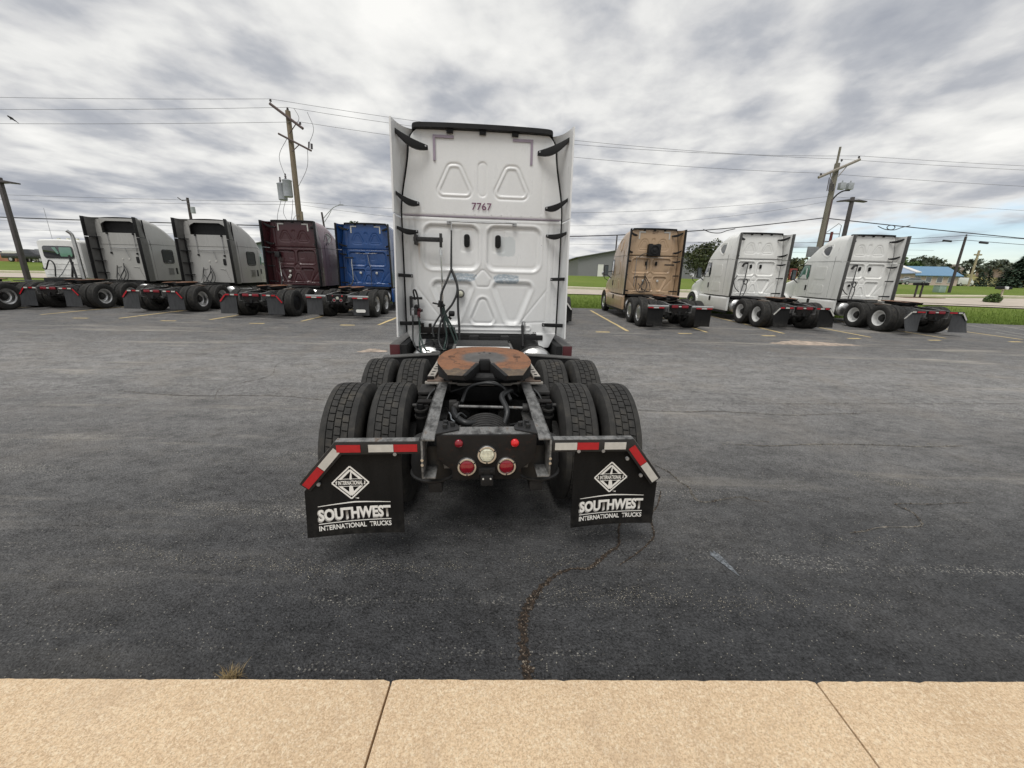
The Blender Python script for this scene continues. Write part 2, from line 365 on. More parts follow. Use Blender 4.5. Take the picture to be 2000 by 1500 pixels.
def ground_mats():
    # asphalt: black sealer near the kerb worn to grey aggregate further out
    t = MT('asphalt')
    x, y, z = t.sepxyz()
    big = t.noise(0.20, 5, 0.62); med = t.noise(0.85, 6, 0.68)
    grain = t.noise(62, 5, 0.8); mid = t.noise(9, 8, 0.82); streak = t.noise(2.0, 8, 0.80, vec=t.mapping((0.8, 1.5, 1)))
    stones = t.vor(95, out='Color'); sdist = t.vor(95)
    sg = t.node('ShaderNodeSeparateColor'); t.l.new(stones, sg.inputs[0])
    wear = t.node('ShaderNodeMapRange'); wear.interpolation_type = 'SMOOTHSTEP'
    t.l.new(t.math('ADD', y, t.math('MULTIPLY_ADD', big, 5.0, -2.5)), wear.inputs[0])
    wear.inputs[1].default_value = 0.6; wear.inputs[2].default_value = 8.0
    w2 = t.node('ShaderNodeMapRange'); w2.interpolation_type = 'SMOOTHSTEP'
    t.l.new(t.math('ADD', y, t.math('MULTIPLY_ADD', med, 3.0, -1.5)), w2.inputs[0])
    w2.inputs[1].default_value = 8.0; w2.inputs[2].default_value = 13.0; w2.inputs[3].default_value = 1.0; w2.inputs[4].default_value = 0.52
    wv = t.math('MULTIPLY', wear.outputs[0], w2.outputs[0])
    tone = t.math('ADD', t.math('MULTIPLY', grain, 0.56), t.math('ADD', t.math('MULTIPLY', mid, 0.26), t.math('MULTIPLY', streak, 0.18)))
    k = t.ramp(tone, [(0.42, 0.0), (0.585, 1.0)])
    fresh = t.mix(k, (0.0025, 0.0027, 0.0033), (0.068, 0.070, 0.074))
    old = t.mix(k, (0.055, 0.054, 0.053), (0.40, 0.390, 0.378))
    c = t.mix(wv, fresh, old)
    c = t.mix(t.math('MULTIPLY', t.math('MULTIPLY', t.ramp(med, [(0.48, 0.0), (0.70, 1.0)]), wear.outputs[0]), 0.4), c, (0.25, 0.22, 0.185))
    dk = t.noise(1.1, 6, 0.7, vec=t.mapping((0.5, 1.6, 1), (2, 5, 0)))
    c = t.mix(t.math('MULTIPLY', t.ramp(dk, [(0.54, 0.0), (0.70, 1.0)]), 0.38), c, (0.045, 0.045, 0.046))
    pale = t.math('MULTIPLY', t.math('GREATER_THAN', sg.outputs[0], 0.976), t.math('LESS_THAN', sdist, 0.34))
    c = t.mix(t.math('MULTIPLY', pale, 0.55), c, (0.50, 0.47, 0.40))
    drift = t.noise(1.0, 6, 0.7, vec=t.mapping((0.30, 2.3, 1)))
    spots = t.vor(70, out='Color'); s2 = t.node('ShaderNodeSeparateColor'); t.l.new(spots, s2.inputs[0])
    sd2 = t.vor(70)
    dm = t.math('MULTIPLY', t.ramp(drift, [(0.56, 0.0), (0.68, 1.0)]), t.math('MULTIPLY', t.math('GREATER_THAN', s2.outputs[1], 0.5), t.math('LESS_THAN', sd2, 0.40)))
    c = t.mix(t.math('MULTIPLY', dm, 0.8), c, (0.50, 0.475, 0.42))
    drift2 = t.noise(0.55, 8, 0.74, vec=t.mapping((0.22, 1.9, 1), (7, 3, 0)))
    c = t.mix(t.math('MULTIPLY', t.math('MULTIPLY', t.ramp(drift2, [(0.56, 0.0), (0.66, 1.0)]), wear.outputs[0]), 0.6), c, (0.42, 0.385, 0.33))
    t.set(Base_Color=c, Roughness=t.ramp(grain, [(0.3, 0.66), (0.7, 0.9)]), Specular_IOR_Level=0.35)
    h = t.math('ADD', t.math('MULTIPLY', t.noise(70, 4, 0.7), 0.8), t.math('MULTIPLY', t.math('SUBTRACT', 1.0, sdist), 0.5))
    t.bump(h, 1.0, 0.014)
    # pavement: sandy broom-finished concrete
    t = MT('pavement_concrete')
    f = t.noise(1.3, 6, 0.6); g = t.noise(115, 5, 0.88); g2 = t.noise(65, 5, 0.88)
    c = t.ramp(f, [(0.25, (0.60, 0.435, 0.27)), (0.42, (0.70, 0.525, 0.34)), (0.58, (0.75, 0.565, 0.365)), (0.75, (0.78, 0.60, 0.40))])
    c = t.mix(t.math('MULTIPLY', t.ramp(g, [(0.42, 1.0), (0.54, 0.0)]), 0.7), c, (0.36, 0.235, 0.14))
    c = t.mix(t.math('MULTIPLY', t.ramp(g2, [(0.51, 0.0), (0.62, 1.0)]), 0.65), c, (0.90, 0.78, 0.58))
    stn = t.noise(2.6, 7, 0.72, dist=0.6)
    c = t.mix(t.math('MULTIPLY', t.ramp(stn, [(0.54, 0.0), (0.68, 1.0)]), 0.32), c, (0.42, 0.30, 0.20))
    pit = t.vor(26, out='Color'); ps = t.node('ShaderNodeSeparateColor'); t.l.new(pit, ps.inputs[0])
    pm = t.math('MULTIPLY', t.math('GREATER_THAN', ps.outputs[2], 0.975), t.math('LESS_THAN', t.vor(26), 0.16))
    c = t.mix(t.math('MULTIPLY', pm, 0.6), c, (0.16, 0.10, 0.06))
    t.set(Base_Color=c, Roughness=0.9, Specular_IOR_Level=0.25)
    t.bump(t.math('ADD', g, t.math('MULTIPLY', g2, 0.6)), 0.5, 0.004)
    # lawn / meadow
    t = MT('lawn')
    f = t.noise(0.12, 5, 0.6); g = t.noise(2.2, 5, 0.7); fine = t.noise(30, 3, 0.7)
    c = t.ramp(f, [(0.3, (0.105, 0.155, 0.018)), (0.55, (0.14, 0.195, 0.028)), (0.75, (0.19, 0.215, 0.05))])
    c = t.mix(t.math('MULTIPLY', t.ramp(g, [(0.35, 1.0), (0.65, 0.0)]), 0.35), c, (0.075, 0.105, 0.018))
    c = t.mix(t.math('MULTIPLY', t.ramp(fine, [(0.4, 0.0), (0.7, 1.0)]), 0.25), c, (0.19, 0.26, 0.055))
    x, y, z = t.sepxyz()
    far = t.node('ShaderNodeMapRange'); t.l.new(t.math('ADD', y, t.math('MULTIPLY', f, 20)), far.inputs[0])
    far.inputs[1].default_value = 96; far.inputs[2].default_value = 104
    c = t.mix(far.outputs[0], c, t.mix(g, (0.20, 0.18, 0.065), (0.27, 0.25, 0.10)))
    t.set(Base_Color=c, Roughness=0.9, Specular_IOR_Level=0.2)
    t.bump(t.math('ADD', g, fine), 0.6, 0.05)
    t = MT('crack_dirt')
    g = t.noise(60, 5, 0.7)
    t.set(Base_Color=t.ramp(g, [(0.38, (0.004, 0.0035, 0.003)), (0.52, (0.030, 0.020, 0.013)), (0.7, (0.10, 0.068, 0.045))]), Roughness=0.95)
    t.bump(g, 1.0, 0.012)
    t = MT('joint_dark')
    t.set(Base_Color=t.ramp(t.noise(30, 4, 0.6), [(0.3, (0.05, 0.033, 0.02)), (0.7, (0.13, 0.085, 0.05))]), Roughness=0.95)
ground_mats()

# ------------------------------------------------------------------ mesh helpers
class MB:
    def __init__(self): self.v = []; self.f = []
    def add(self, vs, fs):
        o = len(self.v); self.v += [tuple(p) for p in vs]; self.f += [tuple(i+o for i in f) for f in fs]; return self
    def box(self, x0, x1, y0, y1, z0, z1):
        return self.add([(x0,y0,z0),(x1,y0,z0),(x1,y1,z0),(x0,y1,z0),(x0,y0,z1),(x1,y0,z1),(x1,y1,z1),(x0,y1,z1)],
                        [(0,3,2,1),(4,5,6,7),(0,1,5,4),(1,2,6,5),(2,3,7,6),(3,0,4,7)])
    def hexa(self, b, t):       # bottom quad, top quad
        return self.add(list(b)+list(t), [(0,3,2,1),(4,5,6,7),(0,1,5,4),(1,2,6,5),(2,3,7,6),(3,0,4,7)])
    def prism(self, poly, axis, a0, a1):
        n = len(poly)
        def P(p, a):
            if axis == 'x': return (a, p[0], p[1])
            if axis == 'y': return (p[0], a, p[1])
            return (p[0], p[1], a)
        area = sum(poly[i][0]*poly[(i+1)%n][1]-poly[(i+1)%n][0]*poly[i][1] for i in range(n))
        if area < 0: poly = poly[::-1]
        vs = [P(p, a0) for p in poly]+[P(p, a1) for p in poly]
        flip = (axis == 'y') ^ (a1 < a0)
        lo, hi = tuple(range(n)), tuple(range(n, 2*n))
        fs = []
        if not flip:
            fs = [lo[::-1], hi]+[(i, (i+1)%n, n+(i+1)%n, n+i) for i in range(n)]
        else:
            fs = [lo, hi[::-1]]+[(i, n+i, n+(i+1)%n, (i+1)%n) for i in range(n)]
        return self.add(vs, fs)
    def cyl(self, p0, p1, r0, r1=None, n=12, cap=True):
        r1 = r0 if r1 is None else r1
        p0, p1 = Vector(p0), Vector(p1); d = (p1-p0).normalized()
        a = d.orthogonal().normalized(); b = d.cross(a)
        vs = []
        for p, r in ((p0, r0), (p1, r1)):
            for i in range(n):
                t = 2*math.pi*i/n; vs.append(p+a*(r*math.cos(t))+b*(r*math.sin(t)))
        fs = [(i, (i+1)%n, n+(i+1)%n, n+i) for i in range(n)]
        if cap: fs += [tuple(range(n))[::-1], tuple(range(n, 2*n))]
        return self.add(vs, fs)
    def tube(self, pts, r, n=7):
        pts = [Vector(p) for p in pts]; m = len(pts)
        rr = r if isinstance(r, (list, tuple)) else [r]*m
        vs = []; a = None
        for k, p in enumerate(pts):
            d = ((pts[min(k+1, m-1)]-pts[max(k-1, 0)])).normalized()
            if a is None: a = d.orthogonal().normalized()
            else:
                a = (a-d*a.dot(d))
                a = a.normalized() if a.length > 1e-6 else d.orthogonal().normalized()
            b = d.cross(a)
            for i in range(n):
                t = 2*math.pi*i/n; vs.append(p+a*(rr[k]*math.cos(t))+b*(rr[k]*math.sin(t)))
        fs = []
        for k in range(m-1):
            for i in range(n): fs.append((k*n+i, k*n+(i+1)%n, (k+1)*n+(i+1)%n, (k+1)*n+i))
        fs += [tuple(range(n))[::-1], tuple(range((m-1)*n, m*n))]
        return self.add(vs, fs)
    def lathe(self, prof, o, axis='x', n=32, sgn=1):
        """prof: (a, r) along the axis; open ends closed when r is 0"""
        o = Vector(o); vs = []; m = len(prof)
        for a, r in prof:
            for i in range(n):
                t = 2*math.pi*i/n; c, s = r*math.cos(t), r*math.sin(t)
                if axis == 'x': p = (sgn*a, c, s)
                elif axis == 'y': p = (c, sgn*a, s)
                else: p = (c, s, sgn*a)
                vs.append(o+Vector(p))
        fs = []
        for k in range(m-1):
            for i in range(n): fs.append((k*n+i, k*n+(i+1)%n, (k+1)*n+(i+1)%n, (k+1)*n+i))
        return self.add(vs, fs)
    def grid(self, fn, nu, nv, flip=False):
        vs = [fn(i/nu, j/nv) for j in range(nv+1) for i in range(nu+1)]
        fs = []
        for j in range(nv):
            for i in range(nu):
                a = j*(nu+1)+i; q = (a, a+1, a+nu+2, a+nu+1)
                fs.append(q[::-1] if flip else q)
        return self.add(vs, fs)
    def mesh(self, name, mat, angle=35, bevel=0.0, recalc=True, seg=2):
        me = bpy.data.meshes.new(name); me.from_pydata(self.v, [], self.f); me.update()
        if bevel or recalc:
            bm = bmesh.new(); bm.from_mesh(me)
            if recalc: bmesh.ops.recalc_face_normals(bm, faces=bm.faces)
            if bevel:
                es = [e for e in bm.edges if len(e.link_faces) == 2 and e.calc_face_angle(0) > R(28)]
                bmesh.ops.bevel(bm, geom=es, offset=bevel, segments=seg, affect='EDGES', clamp_overlap=True, profile=0.6)
            bm.to_mesh(me); bm.free()
        me.shade_smooth()
        try: me.set_sharp_from_angle(angle=R(angle))
        except Exception: pass
        me.materials.append(MATS[mat])
        return me
    def build(self, name, mat, parent=None, angle=35, bevel=0.0, recalc=True, **kw):
        return obj(name, self.mesh(name, mat, angle, bevel, recalc), parent, **kw)

def obj(name, me, parent=None, label=None, cat=None, group=None, kind=None, loc=None, rot=None):
    o = bpy.data.objects.new(name, me); COL.objects.link(o)
    if parent: o.parent = parent
    if loc: o.location = loc
    if rot: o.rotation_euler = rot
    tag(o, label, cat, group, kind)
    return o
def tag(o, label=None, cat=None, group=None, kind=None):
    for k, v in (('label', label), ('category', cat), ('group', group), ('kind', kind)):
        if v: o[k] = v
    return o
def thing(name, label, cat, loc=(0, 0, 0), rotz=0.0, group=None, rotx=0.0):
    o = obj(name, None, None, label, cat, group)
    o.location = loc; o.rotation_euler = (rotx, 0, rotz); o.empty_display_size = 0.2
    return o
def lerp(a, b, t): return a+(b-a)*t
def interp(tab, x):
    if x <= tab[0][0]: return tab[0][1]
    for (a, b), (c, d) in zip(tab, tab[1:]):
        if x <= c: return lerp(b, d, (x-a)/(c-a))
    return tab[-1][1]
def smooth(a, b, x):
    t = min(1, max(0, (x-a)/(b-a))); return t*t*(3-2*t)
def catmull(pts, k=6):
    pts = [Vector(p) for p in pts]; q = [2*pts[0]-pts[1]]+pts+[2*pts[-1]-pts[-2]]; out = []
    for i in range(1, len(q)-2):
        for j in range(k):
            t = j/k; a, b, c, d = q[i-1], q[i], q[i+1], q[i+2]
            out.append(0.5*((2*b)+(c-a)*t+(2*a-5*b+4*c-d)*t*t+(3*b-a-3*c+d)*t**3))
    return out+[pts[-1]]
def sag(p, q, s, n=14):
    p, q = Vector(p), Vector(q)
    return [p.lerp(q, i/n)-Vector((0, 0, s*4*(i/n)*(1-i/n))) for i in range(n+1)]
def text_mesh(body, mat, size=1.0, width=None, height=None, offset=0.0, shear=0.0, extrude=0.001, spacing=1.0):
    """lettering in the xz plane (readable from -y), centred, scaled to width x height"""
    cu = bpy.data.curves.new('txt', 'FONT'); cu.body = body; cu.size = size; cu.offset = offset
    cu.shear = shear; cu.extrude = extrude; cu.space_character = spacing; cu.resolution_u = 3
    to = bpy.data.objects.new('txt', cu); COL.objects.link(to)
    dg = bpy.context.evaluated_depsgraph_get(); dg.update()
    me = bpy.data.meshes.new_from_object(to.evaluated_get(dg))
    bpy.data.objects.remove(to); bpy.data.curves.remove(cu)
    xs = [v.co.x for v in me.vertices]; ys = [v.co.y for v in me.vertices]
    cx, cy = (min(xs)+max(xs))/2, (min(ys)+max(ys))/2
    sx = width/(max(xs)-min(xs)) if width else 1.0
    sy = height/(max(ys)-min(ys)) if height else sx
    for v in me.vertices: v.co = Vector(((v.co.x-cx)*sx, -v.co.z, (v.co.y-cy)*sy))
    me.materials.clear(); me.materials.append(MATS[mat])
    return me

# ------------------------------------------------------------------ terrain
def lot_z(y): return 0.0 if y < 5 else 0.018*(y-5)*smooth(5, 9, y)
def edge_y(x): return 23.6 if x < 4 else 23.6-0.155*(x-4)
def ground_z(x, y):
    e = edge_y(x)
    if y <= e: return lot_z(y)
    d = y-e; z = lot_z(e)+0.062*min(d, 33)+0.008*max(0, d-33)
    z += 5.2*smooth(30, 130, x-30)*smooth(95, 190, y)
    z += 0.05*math.sin(x*0.31+y*0.2)*smooth(0, 6, d)
    return z
def axis_samples(lo, hi, dense_lo, dense_hi, step, grow=1.22):
    out = []; x = dense_lo
    while x <= dense_hi: out.append(x); x += step
    s = step; x = dense_lo
    left = []
    while x > lo: s *= grow; x -= s; left.append(x)
    s = step; x = out[-1]; right = []
    while x < hi: s *= grow; x += s; right.append(x)
    return left[::-1]+out+right
def sheet(name, xs, ys, zf, mat, kind='structure', **kw):
    m = MB(); nx = len(xs)
    m.v = [(x, y, zf(x, y)) for y in ys for x in xs]
    m.f = [(j*nx+i, j*nx+i+1, (j+1)*nx+i+1, (j+1)*nx+i) for j in range(len(ys)-1) for i in range(nx-1)]
    return m.build(name, mat, recalc=False, kind=kind, angle=60, **kw)
xs = axis_samples(-900, 900, -60, 90, 2.0); ys = axis_samples(-300, 1200, -2, 130, 1.5)
def terr(x, y):
    e = edge_y(x)
    return ground_z(x, y)-(0.09 if y < e-0.2 else 0.0)
sheet('ground', xs, ys, terr, 'lawn')
# asphalt lot, edge following the grass
def lot_sheet():
    m = MB(); us = [i/70 for i in range(71)]
    rows = [-60, -20, -6, -1, 0.5, 1.2, 2, 3, 4, 5, 6, 7, 8, 9, 10, 12, 14, 16, 18, 20, 21.5]
    xs_ = [lerp(-75, 75, u) for u in us]
    grid_ = []
    for y in rows: grid_.append([(x, y, lot_z(y)) for x in xs_])
    for k, d in ((0, 1.2), (1, 0.0)):
        row = []
        for x in xs_:
            e = edge_y(x)-d+(0.10*math.sin(x*2.3)+0.07*math.sin(x*5.1) if d == 0 else 0)
            row.append((x, max(e, 21.6 if k == 0 else 21.7) if x < 15 else e, lot_z(e)))
        grid_.append(row)
    # on the far right the lot edge comes nearer: squeeze rows
    out = []
    for r_i, row in enumerate(grid_):
        nr = []
        for (x, y, z) in row:
            e = edge_y(x)
            if r_i < len(grid_)-2 and y > e-1.3 and y > 9: y = min(y, lerp(9, e-1.3, (y-9)/12.5)); 
            nr.append((x, y, lot_z(y)))
        out.append(nr)
    nx = len(xs_)
    m.v = [p for r_ in out for p in r_]
    m.f = [(j*nx+i, j*nx+i+1, (j+1)*nx+i+1, (j+1)*nx+i) for j in range(len(out)-1) for i in range(nx-1)]
    m.build('parking_lot', 'asphalt', recalc=False, kind='structure', angle=60)
lot_sheet()

# road behind the grass strip, with a pale kerb beyond it
def ribbon(name, mat, x0, x1, ya, yb, lift, n=80, kind='structure', thick=None):
    m = MB()
    pts = []
    for i in range(n+1):
        x = lerp(x0, x1, i/n); a, b = ya(x), yb(x)
        pts.append(((x, a, ground_z(x, a)+lift), (x, b, ground_z(x, b)+lift)))
    if thick:
        for i in range(n):
            (a, b), (c, d) = pts[i], pts[i+1]
            dn = lambda p: (p[0], p[1], p[2]-thick)
            m.hexa([dn(a), dn(c), dn(d), dn(b)], [a, c, d, b])
    else:
        m.v = [p for q in pts for p in q]
        m.f = [(2*i, 2*i+2, 2*i+3, 2*i+1) for i in range(n)]
    return m.build(name, mat, recalc=bool(thick), kind=kind, angle=60)
road_a = lambda x: 31.0-0.055*x-0.9*smooth(25, 45, x)
road_b = lambda x: 35.6-0.055*x+0.6*smooth(25, 45, x)
ribbon('road', 'road_concrete', -90, 110, road_a, road_b, 0.05)
ribbon('kerb', 'kerb_concrete', -90, 110, lambda x: road_b(x)+1.0, lambda x: road_b(x)+1.5, 0.14, thick=0.2)
# drive apron on the right
ribbon('driveway', 'road_concrete', 27, 41, lambda x: road_a(x)-1.9+0.01*x, lambda x: road_a(x)-0.6, 0.06, n=14)

# painted bay lines and wheel-stop marks
def strip(name, mat, p, q, w, label=None, cat=None, group=None, jag=0.0):
    m = MB(); p = Vector((*p, 0)); q = Vector((*q, 0)); d = (q-p); L = d.length; d.normalize(); s = Vector((-d.y, d.x, 0))*w/2
    n = max(2, int(L/0.5)); vs = []
    for i in range(n+1):
        c = p+d*(L*i/n)
        for sg in (-1, 1):
            k = c+s*sg*(1+random.uniform(-jag, jag)); vs.append((k.x, k.y, lot_z(k.y)+0.006))
    m.add(vs, [(2*i, 2*i+2, 2*i+3, 2*i+1) for i in range(n)])
    return m.build(name, mat, recalc=False, label=label, cat=cat, group=group)
BAYX = [-21.0, -17.85, -14.45, -11.3, -8.0, -4.95, -1.8, 1.2, 4.2, 7.2, 10.2, 13.1, 16.1, 19.2]
for i, x in enumerate(BAYX):
    strip('bay_line', 'yellow_paint', (x, 14.7+0.25*math.sin(i*2.1)), (x+0.05, 22.2 if x < 8 else 21.0), 0.115, 'faded yellow painted bay line on the asphalt between parked trucks', 'bay line', 'yellow bay lines of the lot', 0.25)
for i in range(len(BAYX)-1):
    x = (BAYX[i]+BAYX[i+1])/2+0.5
    strip('bay_mark', 'yellow_paint', (x-0.25, 14.15+0.1*math.sin(i*1.7)), (x+0.25, 14.2+0.1*math.sin(i*1.7)), 0.14, 'short yellow dash on the asphalt at the open end of a bay', 'bay mark', 'short yellow dashes at the bay ends', 0.3)
for (a, b) in (((25.4, 22.3), (22.9, 17.6)), ((22.6, 20.6), (20.9, 15.8)), ((20.6, 17.0), (19.6, 14.4))):
    strip('faded_bay_line', 'faded_line', a, b, 0.11, 'pale worn bay line running slanted beside the grass at the lot edge', 'bay line', 'pale slanted lines by the lot edge', 0.3)

# pavement: three and more slabs poured side by side
pav_edge = lambda x: 1.462+0.0222*x
base = MB(); n = 30
base.v = []
base.hexa([(-9, -4, -0.02), (9, -4, -0.02), (9, pav_edge(9)-0.02, -0.02), (-9, pav_edge(-9)-0.02, -0.02)],
          [(-9, -4, 0.055), (9, -4, 0.055), (9, pav_edge(9)-0.02, 0.055), (-9, pav_edge(-9)-0.02, 0.055)])
pav = base.build('pavement', 'joint_dark', kind='structure')
joints = [-8.8, -6.72, -4.66, -2.60, -0.54, 1.52, 3.58, 5.64, 7.7]
for a, b in zip(joints, joints[1:]):
    m = MB(); g = 0.0045; k = 60
    top = []; 
    fr = [(lerp(a+g, b-g, i/k), 0) for i in range(k+1)]
    fr = [(x, pav_edge(x)+random.uniform(-0.0016, 0.0012)-(0.009 if i in (0, k) else 0)-(random.uniform(.002, .006) if random.random() < .04 else 0)) for i, (x, _) in enumerate(fr)]
    poly = [(a+g, -4.0), (b-g, -4.0)]+fr[::-1]
    m.prism(poly, 'z', 0.0, 0.10+random.uniform(-0.002, 0.002))
    m.build('slab', 'pavement_concrete', pav, bevel=0.006, angle=40)

# ------------------------------------------------------------------ cracks in the asphalt
t = MT('seam_fill')
_g = t.noise(9, 6, .75); t.set(Base_Color=t.ramp(_g, [(.42, (.05, .047, .043)), (.55, (.16, .15, .13)), (.68, (.33, .30, .25))]), Roughness=.95)
def crack(pts, w, label, chips=60, mat='crack_dirt'):
    pts = catmull([Vector((*p, 0)) for p in pts], 10)
    m = MB(); vs = []
    for i, p in enumerate(pts):
        d = (pts[min(i+1, len(pts)-1)]-pts[max(i-1, 0)]).normalized(); s = Vector((-d.y, d.x, 0))
        t = i/(len(pts)-1); ww = interp(w, t)
        a = p+s*ww*(0.5+random.uniform(-0.3, 0.45))+d*random.uniform(-.004, .004); b = p-s*ww*(0.5+random.uniform(-0.3, 0.45))
        vs += [(a.x, a.y, lot_z(a.y)+0.004), (p.x, p.y, lot_z(p.y)+0.0045), (b.x, b.y, lot_z(b.y)+0.004)]
    fs = []
    for i in range(len(pts)-1):
        o = 3*i; fs += [(o, o+3, o+4, o+1), (o+1, o+4, o+5, o+2)]
    m.add(vs, fs)
    root = m.build('crack', mat, recalc=False, label=label, cat='crack')
    c = MB()
    for _ in range(chips):
        i = random.randrange(len(pts)-1); p = pts[i].lerp(pts[i+1], random.random()); t = i/len(pts); ww = interp(w, t)
        p = p+Vector((random.gauss(0, ww*0.42), random.gauss(0, ww*0.42), 0))
        r_ = random.uniform(0.0016, 0.0065)*(1 if random.random() < .85 else 1.6); q = Matrix.Rotation(random.uniform(0, 6.3), 3, 'Z') @ Matrix.Rotation(random.uniform(0, 6.3), 3, 'X')
        base_ = [Vector(v) for v in ((1, 0, 0), (-1, 0.1, 0), (0, 0.8, 0), (0.1, -0.7, 0), (0, 0.1, 0.7), (0.1, 0, -0.6))]
        vv = [p+Vector((0, 0, lot_z(p.y)+0.004+r_*0.4))+q @ (v*r_) for v in base_]
        c.add(vv, [(0, 2, 4), (2, 1, 4), (1, 3, 4), (3, 0, 4), (2, 0, 5), (1, 2, 5), (3, 1, 5), (0, 3, 5)])
    c.build('loose_chips', 'stone_chip', root, recalc=False, kind='stuff', angle=1)
CR = [(0.12, 1.46), (0.12, 1.57), (0.10, 1.68), (0.10, 1.84), (0.12, 1.96), (0.18, 2.09), (0.26, 2.2), (0.35, 2.29), (0.46, 2.34), (0.58, 2.35), (0.66, 2.43), (0.76, 2.53), (0.85, 2.61), (0.90, 2.81), (0.96, 2.99), (0.98, 3.5), (0.93, 4.1), (1.0, 5.0)]
crack(CR, [(0, 0.044), (0.28, 0.040), (0.38, 0.022), (0.5, 0.012), (0.58, 0.026), (0.7, 0.015), (1, 0.006)], 'brown debris filled crack winding from the kerb to the right mudflap', 520)
crack([(0.8, 2.39), (0.94, 2.5), (1.07, 2.62), (1.17, 2.75), (1.23, 3.0), (1.36, 3.2), (1.47, 3.43)], [(0, 0.006), (0.6, 0.014), (1, 0.008)], 'thin curved crack just outside the right mudflap', 110)
crack([(1.6, 4.0), (1.71, 3.81), (1.73, 3.64), (1.78, 3.52), (1.76, 3.4), (1.76, 3.28), (1.86, 3.26), (2.06, 3.33), (2.22, 3.36), (2.29, 3.31), (2.43, 3.29)], [(0, 0.008), (0.4, 0.018), (1, 0.007)], 'branching crack with moss beside the rear right tyre', 160, 'seam_fill')
crack([(-4.68, 5.91), (-4.93, 6.32), (-4.99, 6.64), (-4.84, 6.89), (-4.68, 7.41), (-5.04, 8.29), (-4.87, 9.15)], [(0, 0.008), (0.5, 0.014), (1, 0.006)], 'dark crack looping over the lot left of the truck', 30, 'seam_fill')
crack([(2.82, 2.84), (2.97, 2.87), (3.16, 2.93), (3.51, 2.96), (3.61, 3.06), (3.66, 3.18), (3.64, 3.31), (3.97, 3.32), (4.43, 3.37)], [(0, 0.006), (0.5, 0.014), (1, 0.005)], 'short crack with brown moss far right of the mudflap', 130, 'seam_fill')
for (pts_, lab_) in (([(2.0, 5.9), (2.7, 5.86), (3.25, 5.93), (4.33, 5.84), (5.1, 5.95), (5.68, 6.02)], 'pale filled seam running across the lot right of the truck'),
                     ([(2.8, 4.63), (3.24, 4.61), (3.9, 4.70), (4.64, 4.73), (5.3, 4.71), (5.87, 4.77)], 'second pale seam nearer the kerb on the right'),
                     ([(3.4, 6.30), (5.27, 6.46), (7.0, 6.60), (9.07, 6.77)], 'long faint seam across the lot toward the white trucks'),
                     ([(-6.5, 6.2), (-5.3, 6.05), (-3.9, 6.15), (-3.0, 6.0)], 'faint pale seam on the lot left of the rear tyres')):
    crack(pts_, [(0, 0.010), (0.3, 0.022), (0.6, 0.012), (1, 0.010)], lab_, 160, 'seam_fill')
# a bleached scrape near the crack and a broken patch by the white trucks
def patch(name, mat, c, rx, ry, rot, label, cat):
    m = MB(); n = 40; vs = [(c[0], c[1], lot_z(c[1])+0.005)]
    for i in range(n):
        t = 2*math.pi*i/n; k = 1+0.22*math.sin(3*t+c[0])+random.uniform(-0.16, 0.16)
        x, y = rx*k*math.cos(t), ry*k*math.sin(t)
        X, Y = c[0]+x*math.cos(rot)-y*math.sin(rot), c[1]+x*math.sin(rot)+y*math.cos(rot)
        vs.append((X, Y, lot_z(Y)+0.005))
    m.add(vs, [(0, 1+i, 1+(i+1)%n) for i in range(n)])
    return m.build(name, mat, recalc=False, label=label, cat=cat)
t = MT('scrape'); t.set(Base_Color=t.ramp(t.noise(60, 5, .7), [(.35, (.03, .032, .035)), (.65, (.22, .24, .26))]), Roughness=.8)
patch('scrape_mark', 'scrape', (1.57, 2.46), 0.12, 0.028, R(-72), 'bleached bluish scrape on the asphalt right of the crack', 'scrape')
t = MT('broken_patch'); t.set(Base_Color=t.ramp(t.noise(5, 6, .7), [(.35, (.20, .17, .14)), (.60, (.50, .40, .32))]), Roughness=.95)
patch('broken_patch', 'broken_patch', (9.6, 12.75), 1.35, 0.40, 0.03, 'brown broken patch of asphalt before the white trucks', 'patch')
patch('broken_patch', 'broken_patch', (-3.55, 9.85), 0.32, 0.22, 0.1, 'small tan spill on the asphalt left of the truck step', 'patch')

crack([(x*.25, pav_edge(x*.25)+.006) for x in range(-14, 15)], [(0, .012), (.2, .022), (.4, .010), (.6, .024), (.8, .012), (1, .02)], 'dark dirt line gathered where the asphalt meets the kerb', 700)
